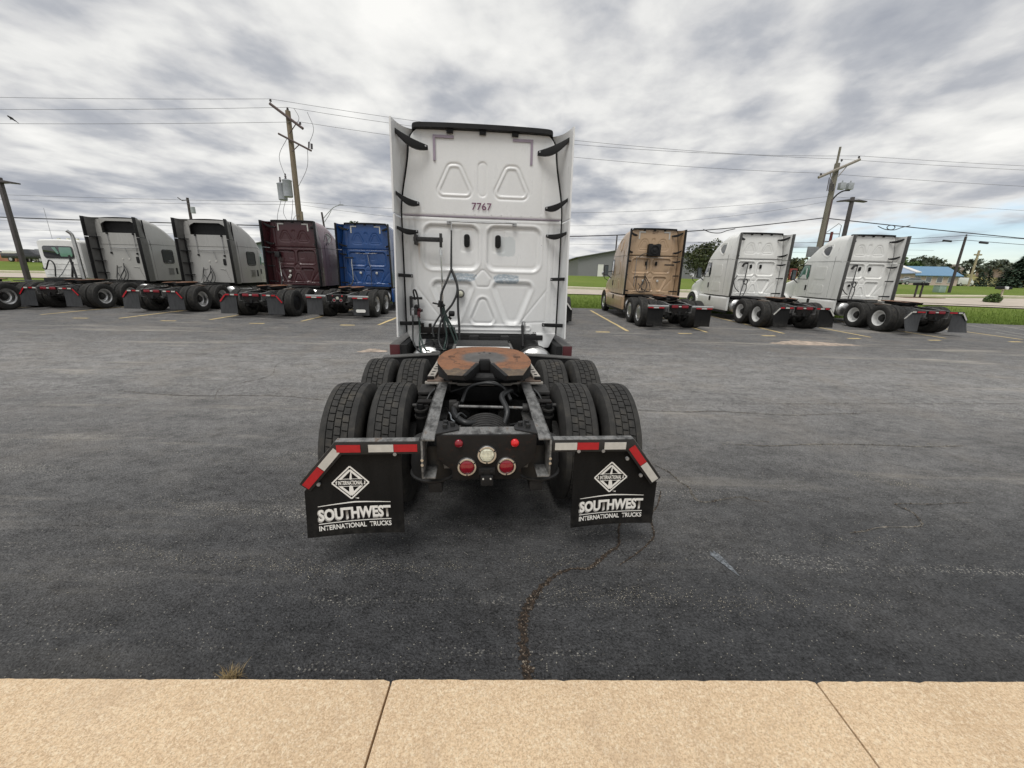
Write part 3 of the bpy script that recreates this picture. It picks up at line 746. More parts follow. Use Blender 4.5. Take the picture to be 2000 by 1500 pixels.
# loose pale grit lying in drifts and scattered over the sealer
def grit():
    m = MB()
    bands = [((-2.9, 2.45), (-1.75, 2.28), .035, 420), ((-1.75, 2.28), (-.9, 2.30), .04, 420), ((-.9, 2.30), (-.3, 2.32), .03, 160), ((.25, 2.12), (1.0, 2.10), .05, 420), ((1.0, 2.10), (1.75, 2.07), .05, 300), ((1.75, 2.07), (2.5, 2.08), .04, 160),
             ((-3.2, 3.05), (-2.0, 2.88), .05, 220), ((.05, 2.42), (.55, 2.42), .05, 160), ((2.4, 2.75), (3.2, 2.72), .03, 120), ((3.7, 3.85), (4.3, 3.65), .05, 220), ((-4.6, 4.1), (-2.2, 3.85), .08, 260), ((1.9, 5.85), (5.5, 5.95), .05, 500), ((2.6, 4.64), (5.9, 4.75), .04, 500)]
    pts = []
    for a, b, w, n in bands:
        for _ in range(n):
            t_ = random.random(); pts.append((lerp(a[0], b[0], t_)+random.gauss(0, .03), lerp(a[1], b[1], t_)+random.gauss(0, w)+.03*math.sin(t_*9)))
    for _ in range(1500): pts.append((random.uniform(-3.2, 3.4), 1.5+random.random()**1.4*2.6))
    for (x, y) in pts:
        if y < pav_edge(x)+.02: continue
        r_ = random.choice((.0014, .0018, .0022, .0026, .0038))*(1+.14*max(0, y-2)); q = Matrix.Rotation(random.uniform(0, 6.3), 3, 'Z')
        b_ = [q @ Vector(v)*r_ for v in ((1, 0, 0), (-.9, .2, 0), (.1, .8, .1), (0, -.8, .1), (.1, .1, .8))]
        o = Vector((x, y, lot_z(y)+.002)); m.add([o+v for v in b_], [(0, 2, 4), (2, 1, 4), (1, 3, 4), (3, 0, 4)])
    m.build('loose_grit', 'grit_stone', recalc=False, angle=1, label='pale loose grit lying in drifts on the dark asphalt', cat='grit', kind='stuff')
leafmat('grit_stone', (0.16, 0.145, 0.12), (0.34, 0.31, 0.25), (0.62, 0.58, 0.48))
grit()
# dried weed at the kerb
def weed(c, n, h, label, mat='dry_grass'):
    m = MB()
    for i in range(n):
        a = random.uniform(0, 6.3); L = h*random.uniform(0.4, 1.0); lean = random.uniform(0.2, 1.1)
        b = Vector((c[0]+random.gauss(0, 0.022), c[1]+random.gauss(0, 0.010), lot_z(c[1])))
        d = Vector((math.cos(a)*lean, math.sin(a)*lean, 1)).normalized()
        s = Vector((-math.sin(a), math.cos(a), 0))*0.0013
        mid = b+d*L*0.55; tip = b+d*L+Vector((math.cos(a), math.sin(a), -0.5))*L*0.25
        m.add([b-s, b+s, mid+s, mid-s, tip], [(0, 1, 2, 3), (3, 2, 4)])
    m.build('weed_tuft', mat, recalc=False, label=label, cat='weed')
weed((0.98, 1.505), 26, 0.028, 'tiny dry weed sprouting at the kerb right of the crack')
weed((-1.36, 1.50), 130, 0.085, 'dry straw coloured weed tuft growing at the kerb edge')

# ------------------------------------------------------------------ truck parts
TYRE_R = 0.53
TRK = [1.085, .745]
_cache = {}
def cached(key, fn):
    if key not in _cache: _cache[key] = fn()
    return _cache[key]
def tyre_mesh():
    m = MB()
    # casing, a along the axle
    prof = [(-.095, .300), (-.125, .318), (-.142, .37), (-.146, .42), (-.140, .468), (-.127, .500), (-.117, .522), (-.080, .529), (-.077, .528), (-.076, .515),
            (.076, .515), (.077, .528), (.080, .529), (.117, .522), (.127, .500), (.140, .468), (.146, .42), (.142, .37), (.125, .318), (.095, .300)]
    m.lathe(prof, (0, 0, 0), 'x', 72)
    # three staggered rows of drive blocks
    N = 50
    for row, (c, off) in enumerate(((-.050, 0.0), (0.0, 0.5), (.050, 0.18))):
        for i in range(N):
            t0 = 2*math.pi*(i+off+0.07)/N; t1 = 2*math.pi*(i+off+0.93)/N
            a0, a1 = c-.0215, c+.0215
            tw = 0.006
            vs = []
            for r_, k in ((.512, 0), (.5295, .0012)):
                for (a, t, dt) in ((a0+k, t0, -tw), (a1-k, t0, tw), (a1-k, t1, tw), (a0+k, t1, -tw)):
                    vs.append((a, r_*math.cos(t+dt), r_*math.sin(t+dt)))
            m.add(vs, [(4, 5, 6, 7), (0, 1, 5, 4), (1, 2, 6, 5), (2, 3, 7, 6), (3, 0, 4, 7)])
    for i, v in enumerate(m.v): m.v[i] = (v[0]*1.10, v[1], v[2])
    return m.mesh('tyre', 'rubber', 40, recalc=False)
def rim_mesh(kind):
    m = MB()
    mat = {'white': 'white_wheel', 'alloy': 'alloy', 'black': 'dirty_steel', 'cover': 'black_plastic', 'chromecover': 'alloy'}[kind]
    barrel = [(-.125, .318), (-.118, .298), (-.085, .285), (.085, .285), (.118, .298), (.130, .318), (.118, .306), (.10, .272), (.02, .252), (-.02, .248)]
    m.lathe(barrel, (0, 0, 0), 'x', 40)
    if kind in ('cover', 'chromecover'):
        m.lathe([(.085, .27), (.10, .255), (.118, .20), (.128, .14), (.122, .11), (.13, .08), (.132, .0001)], (0, 0, 0), 'x', 40)
        for i in range(10):
            t = 2*math.pi*i/10; m.box(.118, .126, .16*math.cos(t)-.012, .16*math.cos(t)+.012, .16*math.sin(t)-.012, .16*math.sin(t)+.012)
    else:
        m.lathe([(-.02, .248), (-.035, .235), (-.05, .19), (-.045, .155), (-.04, .15)], (0, 0, 0), 'x', 40)
        m.lathe([(-.04, .15), (-.04, .145)], (0, 0, 0), 'x', 40)
    return m.mesh('rim', mat, 35, recalc=False)
def hub_mesh(steer):
    m = MB(); o = 0.10 if steer else 0.0
    m.lathe([(-.043+o*.6, .165), (-.035+o*.6, .15), (-.03+o, .112), (.05+o*.5, .105), (.062+o*.5, .09), (.064+o*.5, .0001)], (0, 0, 0), 'x', 24)
    for i in range(10):
        t = 2*math.pi*i/10
        m.cyl((-.045+o*.6, .137*math.cos(t), .137*math.sin(t)), (-.005+o*.6, .137*math.cos(t), .137*math.sin(t)), .015, n=6)
    return m.mesh('hub', 'dirty_steel', 35, recalc=False)
def wheel(parent, x, y, side, kind, name='drive_wheel', hub=True, steer=False):
    """side -1 left, +1 right: outer face away from the frame"""
    rot = (random.uniform(0, 6.28), 0, 0) if side > 0 else (random.uniform(0, 6.28), 0, math.pi)
    w = obj(name, cached(('rim', kind), lambda: rim_mesh(kind)), parent, loc=(x, y, TYRE_R-0.006), rot=rot)
    obj('tyre', cached('tyre', tyre_mesh), w)
    if hub: obj('hub', cached(('hub', steer), lambda: hub_mesh(steer)), w)
    return w

def chassis(root, rail_front, axles, steer_y, rims, detail, flap_mat='flap_rubber', hanger_style='angled', tape=('r', 'w', 'r'), tape_diag='wr', hanger_mat='black_steel', wheels_inner='black', steer_kind='alloy', flap_bot=0.24, lamp='three', mirror_tape=False, fw_y=0.0, curl=0.0):
    # frame rails: C sections that drop a little behind the suspension
    for s in (-1, 1):
        m = MB()
        st = [(-0.02, .945, .66), (0.30, .965, .66), (0.62, 1.00, .72), (1.3, 1.005, .735), (rail_front, 1.005, .735)]
        for (y0, t0, b0), (y1, t1, b1) in zip(st, st[1:]):
            xo, xi = s*.432, s*.342
            th = .014
            X = lambda a, b: (min(a, b), max(a, b))
            for (xa, xb, za0, zb0, za1, zb1) in ((xo, xi, t0-th, t0, t1-th, t1), (xo, xi, b0, b0+th, b1, b1+th), (xo, xo-s*th, b0, t0, b1, t1)):
                x0, x1 = X(xa, xb)
                m.hexa([(x0, y0, za0), (x1, y0, za0), (x1, y1, za1), (x0, y1, za1)], [(x0, y0, zb0), (x1, y0, zb0), (x1, y1, zb1), (x0, y1, zb1)])
        m.build('frame_rail', 'rail_metal', root, bevel=0.004 if detail else 0)
    # closing crossmember with lamps
    m = MB(); m.box(-.335, .335, .045, .175, .925, .955); m.box(-.335, .335, .165, .175, .64, .925)
    m.build('crossmember', 'rail_metal', root, bevel=.004 if detail else 0)
    m = MB(); m.prism([(-.335, .952), (.335, .952), (.335, .78), (.235, .70), (.235, .625), (-.235, .625), (-.235, .70), (-.335, .78)], 'y', .025, .043)
    m.build('lamp_plate', 'black_rust', root, bevel=.004)
    if lamp == 'three':
        for (x, z, mt, r_) in ((0, .815, 'clear_lens', .066), (-.134, .728, 'red_lens', .066), (.134, .728, 'red_lens', .066)):
            q = MB(); q.lathe([(0, r_), (.014, r_), (.020, r_*.94), (.020, r_*.78), (.006, r_*.74), (.004, r_*.70)], (x, .025, z), 'y', 32, -1)
            ring = q.build('lamp_bezel', 'alloy', root, recalc=False)
            q = MB(); q.lathe([(.006, r_*.75), (.016, r_*.70), (.022, r_*.5), (.024, .0001)], (x, .025, z), 'y', 28, -1)
            if mt == 'clear_lens':
                for i in range(-3, 4): q.box(x-.03, x+.03, .0000, .004, z+i*.011-.002, z+i*.011+.002)
            q.build('lens', mt, ring, recalc=False)
            if detail:
                for a in (90, 210, 330):
                    q = MB(); t = R(a+180 if mt == 'clear_lens' else a+60); q.cyl((x+r_*.87*math.cos(t), .006, z+r_*.87*math.sin(t)), (x+r_*.87*math.cos(t), .002, z+r_*.87*math.sin(t)), .0055, n=8); q.build('screw', 'black_steel', ring)
        for x in (-.187, .187):
            q = MB(); q.lathe([(0, .028), (.012, .027), (.020, .018), (.023, .0001)], (x, .025, .897), 'y', 20, -1)
            q.build('marker_lamp', 'red_lens' if x < 0 else 'red_lens_bright', root, recalc=False)
    else:
        for x in (-.19, .19):
            q = MB(); q.box(x-.12, x+.12, -.005, .03, .83, .93); q.build('tail_lamp', 'red_lens', root, bevel=.01)
        q = MB(); q.box(-.05, .05, -.008, .03, .86, .905); q.build('reverse_lamp', 'white_tape', root, bevel=.006)
    m = MB(); m.box(-.042, .042, -.02, .03, .60, .672); m.box(-.055, .055, .0, .03, .672, .72)
    for x in (-.032, .032): m.cyl((x, -.004, .70), (x, -.012, .70), .012, n=10)
    m.build('plate_lamp_box', 'black_plastic', root, bevel=.006)
    if detail:
        for x in (-.025, .025):
            m = MB(); m.cyl((x, -.02, .655), (x, -.026, .655), .006, n=8); m.build('plate_lamp', 'white_tape', root)
        for s in (-1, 1):               # gusset plates with bolts
            m = MB(); m.prism([(s*.34, .02), (s*.19, .10), (s*.19, .16), (s*.25, .26), (s*.34, .26)], 'z', .957, .967)
            g = m.build('gusset', 'black_steel', root, bevel=.002)
            for (x, y) in ((.235, .16), (.285, .19), (.285, .12)):
                m = MB(); m.cyl((s*x, y, .966), (s*x, y, .995), .018, n=6); m.build('bolt', 'black_steel', g)
            for z in (.80, .765):
                m = MB(); m.cyl((s*.425, -.02, z), (s*.425, -.028, z), .010, n=8); m.build('bolt', 'alloy', root)
    # mudflap hangers, reflective tape, flaps
    for s in (-1, 1):
        m = MB()
        xi, xc, xo, zt = .437, .975 if s < 0 else 1.0, 1.222, .925
        if hanger_style == 'angled':
            path = [(xi, zt), (xc, zt), (xo, .635)]
            d = Vector((xo-xc, .635-zt)).normalized(); nrm = Vector((d.y, -d.x)); nrm = nrm if nrm.y < 0 else -nrm
            h = .085; 
            mit = (xc-h*math.tan(0.5*math.atan2(zt-.635, xo-xc)), zt-h)
            face = [(xi, zt), (xc, zt), (xo, .635), (xo+nrm.x*h, .635+nrm.y*h), mit, (xi, zt-h)]
            m.prism([(s*a, b) for a, b in face], 'y', -.012, -.004)
            # top flange
            f1 = [(xi, zt), (xc, zt), (xc-.004, zt-.008), (xi, zt-.008)]
            m.prism([(s*a, b) for a, b in f1], 'y', -.010, .055)
            f2 = [(xc, zt), (xo, .635), (xo+nrm.x*.008, .635+nrm.y*.008), (xc-.004, zt-.008)]
            m.prism([(s*a, b) for a, b in f2], 'y', -.010, .055)
        else:
            m.box(min(s*xi, s*xo), max(s*xi, s*xo), -.03, .03, zt-.07, zt)
        hg = m.build('flap_hanger', hanger_mat if hanger_style == 'angled' else 'chrome', root, bevel=.0025)
        if hanger_style == 'angled' and detail:
            m = MB(); m.prism([(s*a, b) for a, b in [(xi+.01, zt+.0005), (xc, zt+.0005), (xc, zt+.0035), (xi+.01, zt+.0035)]], 'y', -.006, .054)
            m.prism([(s*a, b) for a, b in [(xc, zt+.0005), (xo, .6355), (xo+.003, .6375), (xc, zt+.0035)]], 'y', -.006, .054)
            m.build('worn_top', 'rail_metal', hg)
        # tape pieces
        if hanger_style == 'angled':
            seq = tape if s < 0 or not mirror_tape else tape
            if detail:
                segs = [(.455, .605, 'r'), (.607, .765, 'w'), (.815, .965, 'r')] if s < 0 else [(.455, .605, 'w'), (.607, .755, 'r'), (.795, .945, 'w')]
                diag = 'wr' if s < 0 else 'rw'
            else:
                segs = [(.46, .60, tape[0]), (.61, .76, tape[1]), (.80, .95, tape[2])]; diag = tape_diag
            for (a, b, c) in segs:
                q = MB(); q.box(min(s*a, s*b), max(s*a, s*b), -.016, -.0125, zt-.068, zt-.017)
                q.build('reflective_tape', 'red_tape' if c == 'r' else 'white_tape', hg)
            L = (Vector((xo, .635))-Vector((xc, zt))).length
            for k, c in enumerate(diag):
                a, b = (.035+k*.5*(L-.04), .03+(k+1)*.5*(L-.04))
                p0 = Vector((xc, zt))+nrm*.017; q = MB()
                pts = [p0+d*a, p0+d*b, p0+d*b+nrm*.051, p0+d*a+nrm*.051]
                q.prism([(s*p.x, p.y) for p in pts], 'y', -.016, -.0125)
                q.build('reflective_tape', 'red_tape' if c == 'r' else 'white_tape', hg)
        else:
            for k, c in enumerate('rwr'):
                a = .60+k*.20; q = MB(); q.box(min(s*a, s*(a+.195)), max(s*a, s*(a+.195)), -.034, -.0305, zt-.115, zt-.072)
                q.build('reflective_tape', 'red_tape' if c == 'r' else 'white_tape', hg)
            q = MB(); q.box(min(s*.58, s*1.21), max(s*.58, s*1.21), -.03, -.018, zt-.12, zt-.07); q.build('flap_clamp', 'black_steel', hg)
        # flap
        m = MB()
        if hanger_style == 'angled':
            outl = [(.565, zt-.06), (.935, zt-.06), (1.175, .635), (1.195, .56), (1.195, flap_bot), (.565, flap_bot)]
            if s > 0: outl = [(.600, zt-.06), (.945, zt-.06), (1.185, .635), (1.215, .56), (1.215, flap_bot), (.600, flap_bot)]
        else: outl = [(.60, zt-.08), (1.20, zt-.08), (1.20, flap_bot+.04), (1.16, flap_bot), (.64, flap_bot), (.60, flap_bot+.04)]
        nx_, nz_ = 6, 10
        x0, x1 = outl[0][0], 1.205 if hanger_style != 'angled' else outl[4][0]
        def topz(x):
            if hanger_style != 'angled': return zt-.08
            if x <= outl[1][0]: return zt-.06
            return max(.5, lerp(zt-.06, .635, (x-outl[1][0])/(outl[2][0]-outl[1][0]))) if x < outl[2][0] else .58
        for off in (0, 1):
            vs = []
            for j in range(nz_+1):
                for i in range(nx_+1):
                    x = lerp(x0, x1, i/nx_); z = lerp(topz(x), flap_bot, j/nz_)
                    bend = -.022*((.86-z)/.62)**2*(1 if s < 0 else 1.2)+(.02*math.sin(i/nx_*math.pi)) - curl*((.86-z)/.62)**2*(i/nx_)
                    tilt = -(.035*(i/nx_) if s < 0 else -.035*(i/nx_))*((.86-z)/.62)
                    vs.append((s*x, .010+off*.009+bend+tilt, z))
            k = nx_+1
            fs = [(j*k+i, j*k+i+1, (j+1)*k+i+1, (j+1)*k+i) for j in range(nz_) for i in range(nx_)]
            m.add(vs, fs)
        # rim of the sheet
        k = nx_+1; M = k*(nz_+1); per = [j*k for j in range(nz_+1)]+[nz_*k+i for i in range(1, k)]+[j*k+nx_ for j in range(nz_-1, -1, -1)]+[i for i in range(nx_-1, 0, -1)]
        m.f += [(per[i], per[(i+1)%len(per)], per[(i+1)%len(per)]+M, per[i]+M) for i in range(len(per))]
        fl = m.build('mudflap', flap_mat, root, angle=50)
        if detail:
            def onflap(x, z):      # y of the flap face
                i = (x-x0)/(x1-x0)
                bend = -.022*((.86-z)/.62)**2*(1 if s < 0 else 1.2)+.02*math.sin(i*math.pi)
                tilt = -(.035*i if s < 0 else -.035*i)*((.86-z)/.62)
                return .010+bend+tilt-.0035
            def drape(me, cx, cz, name, rot=0.0):
                for v in me.vertices:
                    x, z = v.co.x, v.co.z
                    X, Z = s*cx+x*math.cos(rot)-z*math.sin(rot), cz+x*math.sin(rot)+z*math.cos(rot)
                    v.co = Vector((X, onflap(abs(X), Z)-.001*(v.co.y < 0), Z))
                return obj(name, me, fl)
            cx = .885 if s < 0 else .895
            rt = R(2.0 if s < 0 else 1.0)
            drape(text_mesh('SOUTHWEST', 'grey_print', 1, .475, .092, offset=.035, extrude=.0), cx-s*.004, .405, 'lettering', rt)
            me = text_mesh('SOUTHWEST', 'white_print', 1, .47, .084, offset=.042, extrude=.0)
            for v in me.vertices: v.co.y -= .004
            o_ = drape(me, cx, .411, 'lettering', rt)
            for v in me.vertices: v.co.y -= .0015
            drape(text_mesh('INTERNATIONAL  TRUCKS', 'white_print', 1, .47, .036, offset=.026, extrude=.0), cx, .318, 'lettering', rt)
            def bar(pts, name='print_line', mat='white_print'):
                q = MB(); q.v = []; 
                n_ = len(pts)
                # subdivide quad strips for draping
                q.prism(pts, 'y', 0, .0001)
                me_ = q.mesh(name, mat, recalc=False); return drape(me_, cx, 0, name, 0)
            def quadline(a, b, w0, w1=None, mat='white_print', name='print_line'):
                w1 = w0 if w1 is None else w1
                a, b = Vector(a), Vector(b); d_ = (b-a).normalized(); n2 = Vector((-d_.y, d_.x))
                q = MB(); N_ = 6; vs = []
                for i in range(N_+1):
                    p = a.lerp(b, i/N_); w = lerp(w0, w1, i/N_)/2
                    vs += [(p.x+n2.x*w, 0, p.y+n2.y*w), (p.x-n2.x*w, 0, p.y-n2.y*w)]
                q.add(vs, [(2*i, 2*i+1, 2*i+3, 2*i+2) for i in range(N_)])
                return drape(q.mesh(name, mat, recalc=False), cx, 0, name, 0)
            tl = math.tan(rt)
            quadline((-.235, .475-.235*tl), (.0, .486), .004, .010); quadline((.0, .486), (.235, .475+.235*tl), .010, .004)
            quadline((-.235, .350-.235*tl), (.235, .350+.235*tl), .006)
            # diamond emblem
            D = [(0, .115), (.118, 0), (0, -.115), (-.118, 0)]
            ez = .625; ex = -.02*1
            for (sc, w) in ((1.0, .010), (.78, .015)):
                for i in range(4):
                    a, b = D[i], D[(i+1) % 4]
                    e = .0
                    quadline((ex+a[0]*sc, ez+a[1]*sc), (ex+b[0]*sc, ez+b[1]*sc), w, name='emblem')
            quadline((ex+.006, ez+.08), (ex+.001, ez+.02), .004, .018, name='emblem')
            quadline((ex, ez-.02), (ex+.004, ez-.085), .020, .036, name='emblem')
            quadline((ex-.088, ez), (ex+.088, ez), .046, mat='flap_rubber', name='emblem')
            for zz in (.026, -.026): quadline((ex-.078, ez+zz), (ex+.078, ez+zz), .004, name='emblem')
            me = text_mesh('INTERNATIONAL', 'white_print', 1, .158, .030, offset=.03, extrude=.0)
            for v in me.vertices: v.co.y -= .004
            drape(me, cx+s*ex, ez, 'lettering')
            for v in me.vertices: v.co.y -= .001
            drape(text_mesh('TM', 'white_print', 1, .024, .010, offset=.02, extrude=.0), cx+s*(ex+.035), ez-.113, 'lettering')
            spots = [(.62, .845), (.79, .845), (.965, .785), (1.075, .655)] if s > 0 else [(.60, .84), (1.10, .63)]
            for (x, z) in spots:
                q = MB(); q.cyl((s*x, -.001, z), (s*x, -.016, z), .012, n=12); q.build('flap_bolt', 'galvanised', fl)
    # axles, air bags, differentials
    for y in axles:
        m = MB(); m.cyl((-.9, y, .50), (.9, y, .50), .075, n=14)
        m.lathe([(-.22, .06), (-.20, .14), (-.12, .215), (0, .235), (.10, .20), (.20, .10), (.28, .05), (.30, .0001)], (0, y, .52), 'y', 24)
        m.build('axle', 'dirty_steel', root, recalc=False)
        for s in (-1, 1):
            m = MB(); m.cyl((s*.60, y, .50), (s*.66, y, .50), .20, n=24); m.build('brake_drum', 'dirty_steel', root)
            m = MB(); m.lathe([(0, .02), (0, .165), (.012, .178), (.022, .178), (.03, .165), (.10, .170), (.20, .160), (.28, .15), (.30, .02)], (s*.385, y-.62, .535), 'z', 28)
            m.build('air_bag', 'bag_black', root, recalc=False)
            m = MB(); m.box(s*.37-.05, s*.37+.05, y-.75, y+.2, .44, .52); m.build('suspension_arm', 'dirty_steel', root, bevel=.01)
    for i, y in enumerate(axles):
        for s in (-1, 1):
            wheel(root, s*TRK[0], y, s, rims[i] if isinstance(rims, (list, tuple)) else rims)
            wheel(root, s*TRK[1], y, -s, wheels_inner, hub=False)
    for s in (-1, 1):
        wheel(root, s*1.04, steer_y, s, steer_kind, 'steer_wheel', steer=True)
    m = MB(); m.cyl((-.95, steer_y, .46), (.95, steer_y, .46), .06, n=10); m.build('axle', 'dirty_steel', root)
    # fifth wheel
    fy = fw_y
    def fz(y): return 1.185 if y > 1.0 else 1.185-(1.0-y)*.05
    half = [(0, 2.115), (.14, 2.105), (.27, 2.05), (.37, 1.93), (.425, 1.77), (.452, 1.56), (.455, 1.36), (.435, 1.20), (.315, .79), (.175, .77), (.06, 1.18), (.055, 1.30), (.03, 1.345), (0, 1.355)]
    left = [(-a, b) for a, b in half[1:-1]]
    outl = half+left[::-1]
    m = MB(); n = len(outl)
    tv = [(x, y+fy, fz(y)) for x, y in outl]; bv = [(x, y+fy, fz(y)-.036) for x, y in outl]
    m.add(tv+bv, [(i, n+i, n+(i+1) % n, (i+1) % n) for i in range(n)])
    # top and bottom as strips between left and right halves
    k = len(half)
    def idx(i, sgn): return i if (sgn > 0 or i in (0, k-1)) else n-i
    for base_ in (0, n):
        for sgn in (1, -1):
            o_, i_ = list(range(0, 9)), [k-1, k-1, k-1, k-1, k-1, k-2, k-3, k-4, k-5]
            for a in range(8):
                q = [base_+idx(o_[a], sgn), base_+idx(o_[a+1], sgn), base_+idx(i_[a+1], sgn), base_+idx(i_[a], sgn)]
                q = [v for j, v in enumerate(q) if v not in q[:j]]
                if len(q) > 2: m.f.append(tuple(q))
    fw = m.build('fifth_wheel', 'fifth_wheel_steel', root, angle=30)
    fw.data.materials.append(MATS['black_rust'])
    for p in fw.data.polygons:
        if abs(p.normal.z) < .6 or p.center.z < 1.15: p.material_index = 1
    m = MB()
    for s in (-1, 1):            # guide rails of the slot and the underside ribs
        m.hexa([(s*.172, .785+fy, fz(.77)-.05), (s*.21, .79+fy, fz(.77)-.05), (s*.10, 1.25+fy, 1.06), (s*.05, 1.25+fy, 1.06)],
               [(s*.160, .768+fy, fz(.77)+.003), (s*.192, .772+fy, fz(.77)+.003), (s*.085, 1.22+fy, 1.19), (s*.05, 1.20+fy, 1.19)])
        m.hexa([(s*.30, .80+fy, fz(.79)-.06), (s*.31, .82+fy, fz(.79)-.06), (s*.43, 1.2+fy, 1.06), (s*.41, 1.2+fy, 1.06)],
               [(s*.30, .80+fy, fz(.79)-.037), (s*.315, .815+fy, fz(.79)-.037), (s*.44, 1.2+fy, 1.145), (s*.41, 1.2+fy, 1.145)])
        m.box(s*.33-.05, s*.33+.05, 1.15+fy, 1.75+fy, 1.03, 1.142)
    m.box(-.15, .15, 1.30+fy, 1.40+fy, 1.02, 1.14); m.cyl((-.30, 1.15+fy, 1.06), (.30, 1.15+fy, 1.06), .045, n=12)
    m.box(-.05, .05, 1.28+fy, 1.36+fy, 1.10, 1.20)
    m.build('jaw', 'engine_dark', fw, bevel=.004)
    m = MB()
    for x in (-.33, .33):
        for dy in (-.02, .025): m.box(x-.035, x+.035, 1.52+dy+fy-.006, 1.52+dy+fy+.006, 1.1845, 1.187)
    for (x, y) in ((-.05, 1.72), (.06, 1.72), (0, 1.78)): m.box(x-.012, x+.012, y+fy-.012, y+fy+.012, 1.1845, 1.187)
    m.build('grease_slot', 'engine_dark', fw)
    my = 1.20+fy
    m = MB()
    m.box(-.54, -.27, my, 2.2+fy, 1.008, 1.022); m.box(.27, .54, my, 2.2+fy, 1.008, 1.022)
    m.box(-.27, .27, my+.03, 2.15+fy, 1.000, 1.010)
    m.build('mounting_plate', 'rust_plate', root, bevel=.003)
    m = MB(); m.prism([(-.56, .985), (-.27, .985), (-.25, .97), (.25, .97), (.27, .985), (.56, .985), (.56, 1.006), (.27, 1.006), (.25, .993), (-.25, .993), (-.27, 1.006), (-.56, 1.006)], 'y', my-.004, my+.036)
    m.build('plate_edge', 'perf_strip', root, bevel=.003)
    for s in (-1, 1):
        m = MB(); m.hexa([(s*.47, my+.06, 1.024), (s*.54, my+.06, 1.024), (s*.50, my+.75, 1.06), (s*.43, my+.75, 1.06)],
                         [(s*.47, my+.06, 1.05), (s*.54, my+.06, 1.05), (s*.50, my+.75, 1.085), (s*.43, my+.75, 1.085)])
        sr = m.build('slider_rail', 'perf_strip', root, bevel=.003)
        for i in range(7):
            t = (i+.6)/7.5; q = Vector((s*lerp(.505, .465, t), lerp(my+.06, my+.75, t), lerp(1.049, 1.084, t)))
            m = MB(); m.cyl(q, q+Vector((0, 0, .0025)), .019, n=10); m.build('hole', 'engine_dark', sr)
        m = MB(); m.box(s*.51-.03, s*.51+.03, my+.015, my+.055, 1.022, 1.05); m.build('stop_block', 'black_rust', root, bevel=.004)
    # crossmembers, deck, drive shaft: the dark things between the rails
    m = MB(); m.box(-.34, .34, 2.25, 2.40, .74, .95); m.build('crossmember', 'black_steel', root, bevel=.01)
    m = MB(); m.box(-.34, .34, 1.42, 1.56, .74, .90); m.build('crossmember', 'black_steel', root, bevel=.01)
    m = MB(); m.cyl((0, axles[-1]+.3, .60), (0, rail_front-1.5, .68), .06, n=14); m.build('drive_shaft', 'dirty_steel', root)
    m = MB(); m.box(-.36, .36, 2.62, 3.30, 1.050, 1.078); m.build('deck_plate', 'black_steel', root, bevel=.005)

def hose(root, pts, r, mat, name='hose', k=7):
    m = MB(); m.tube(catmull(pts, k), r, 8); return m.build(name, mat, root, recalc=False, angle=60)

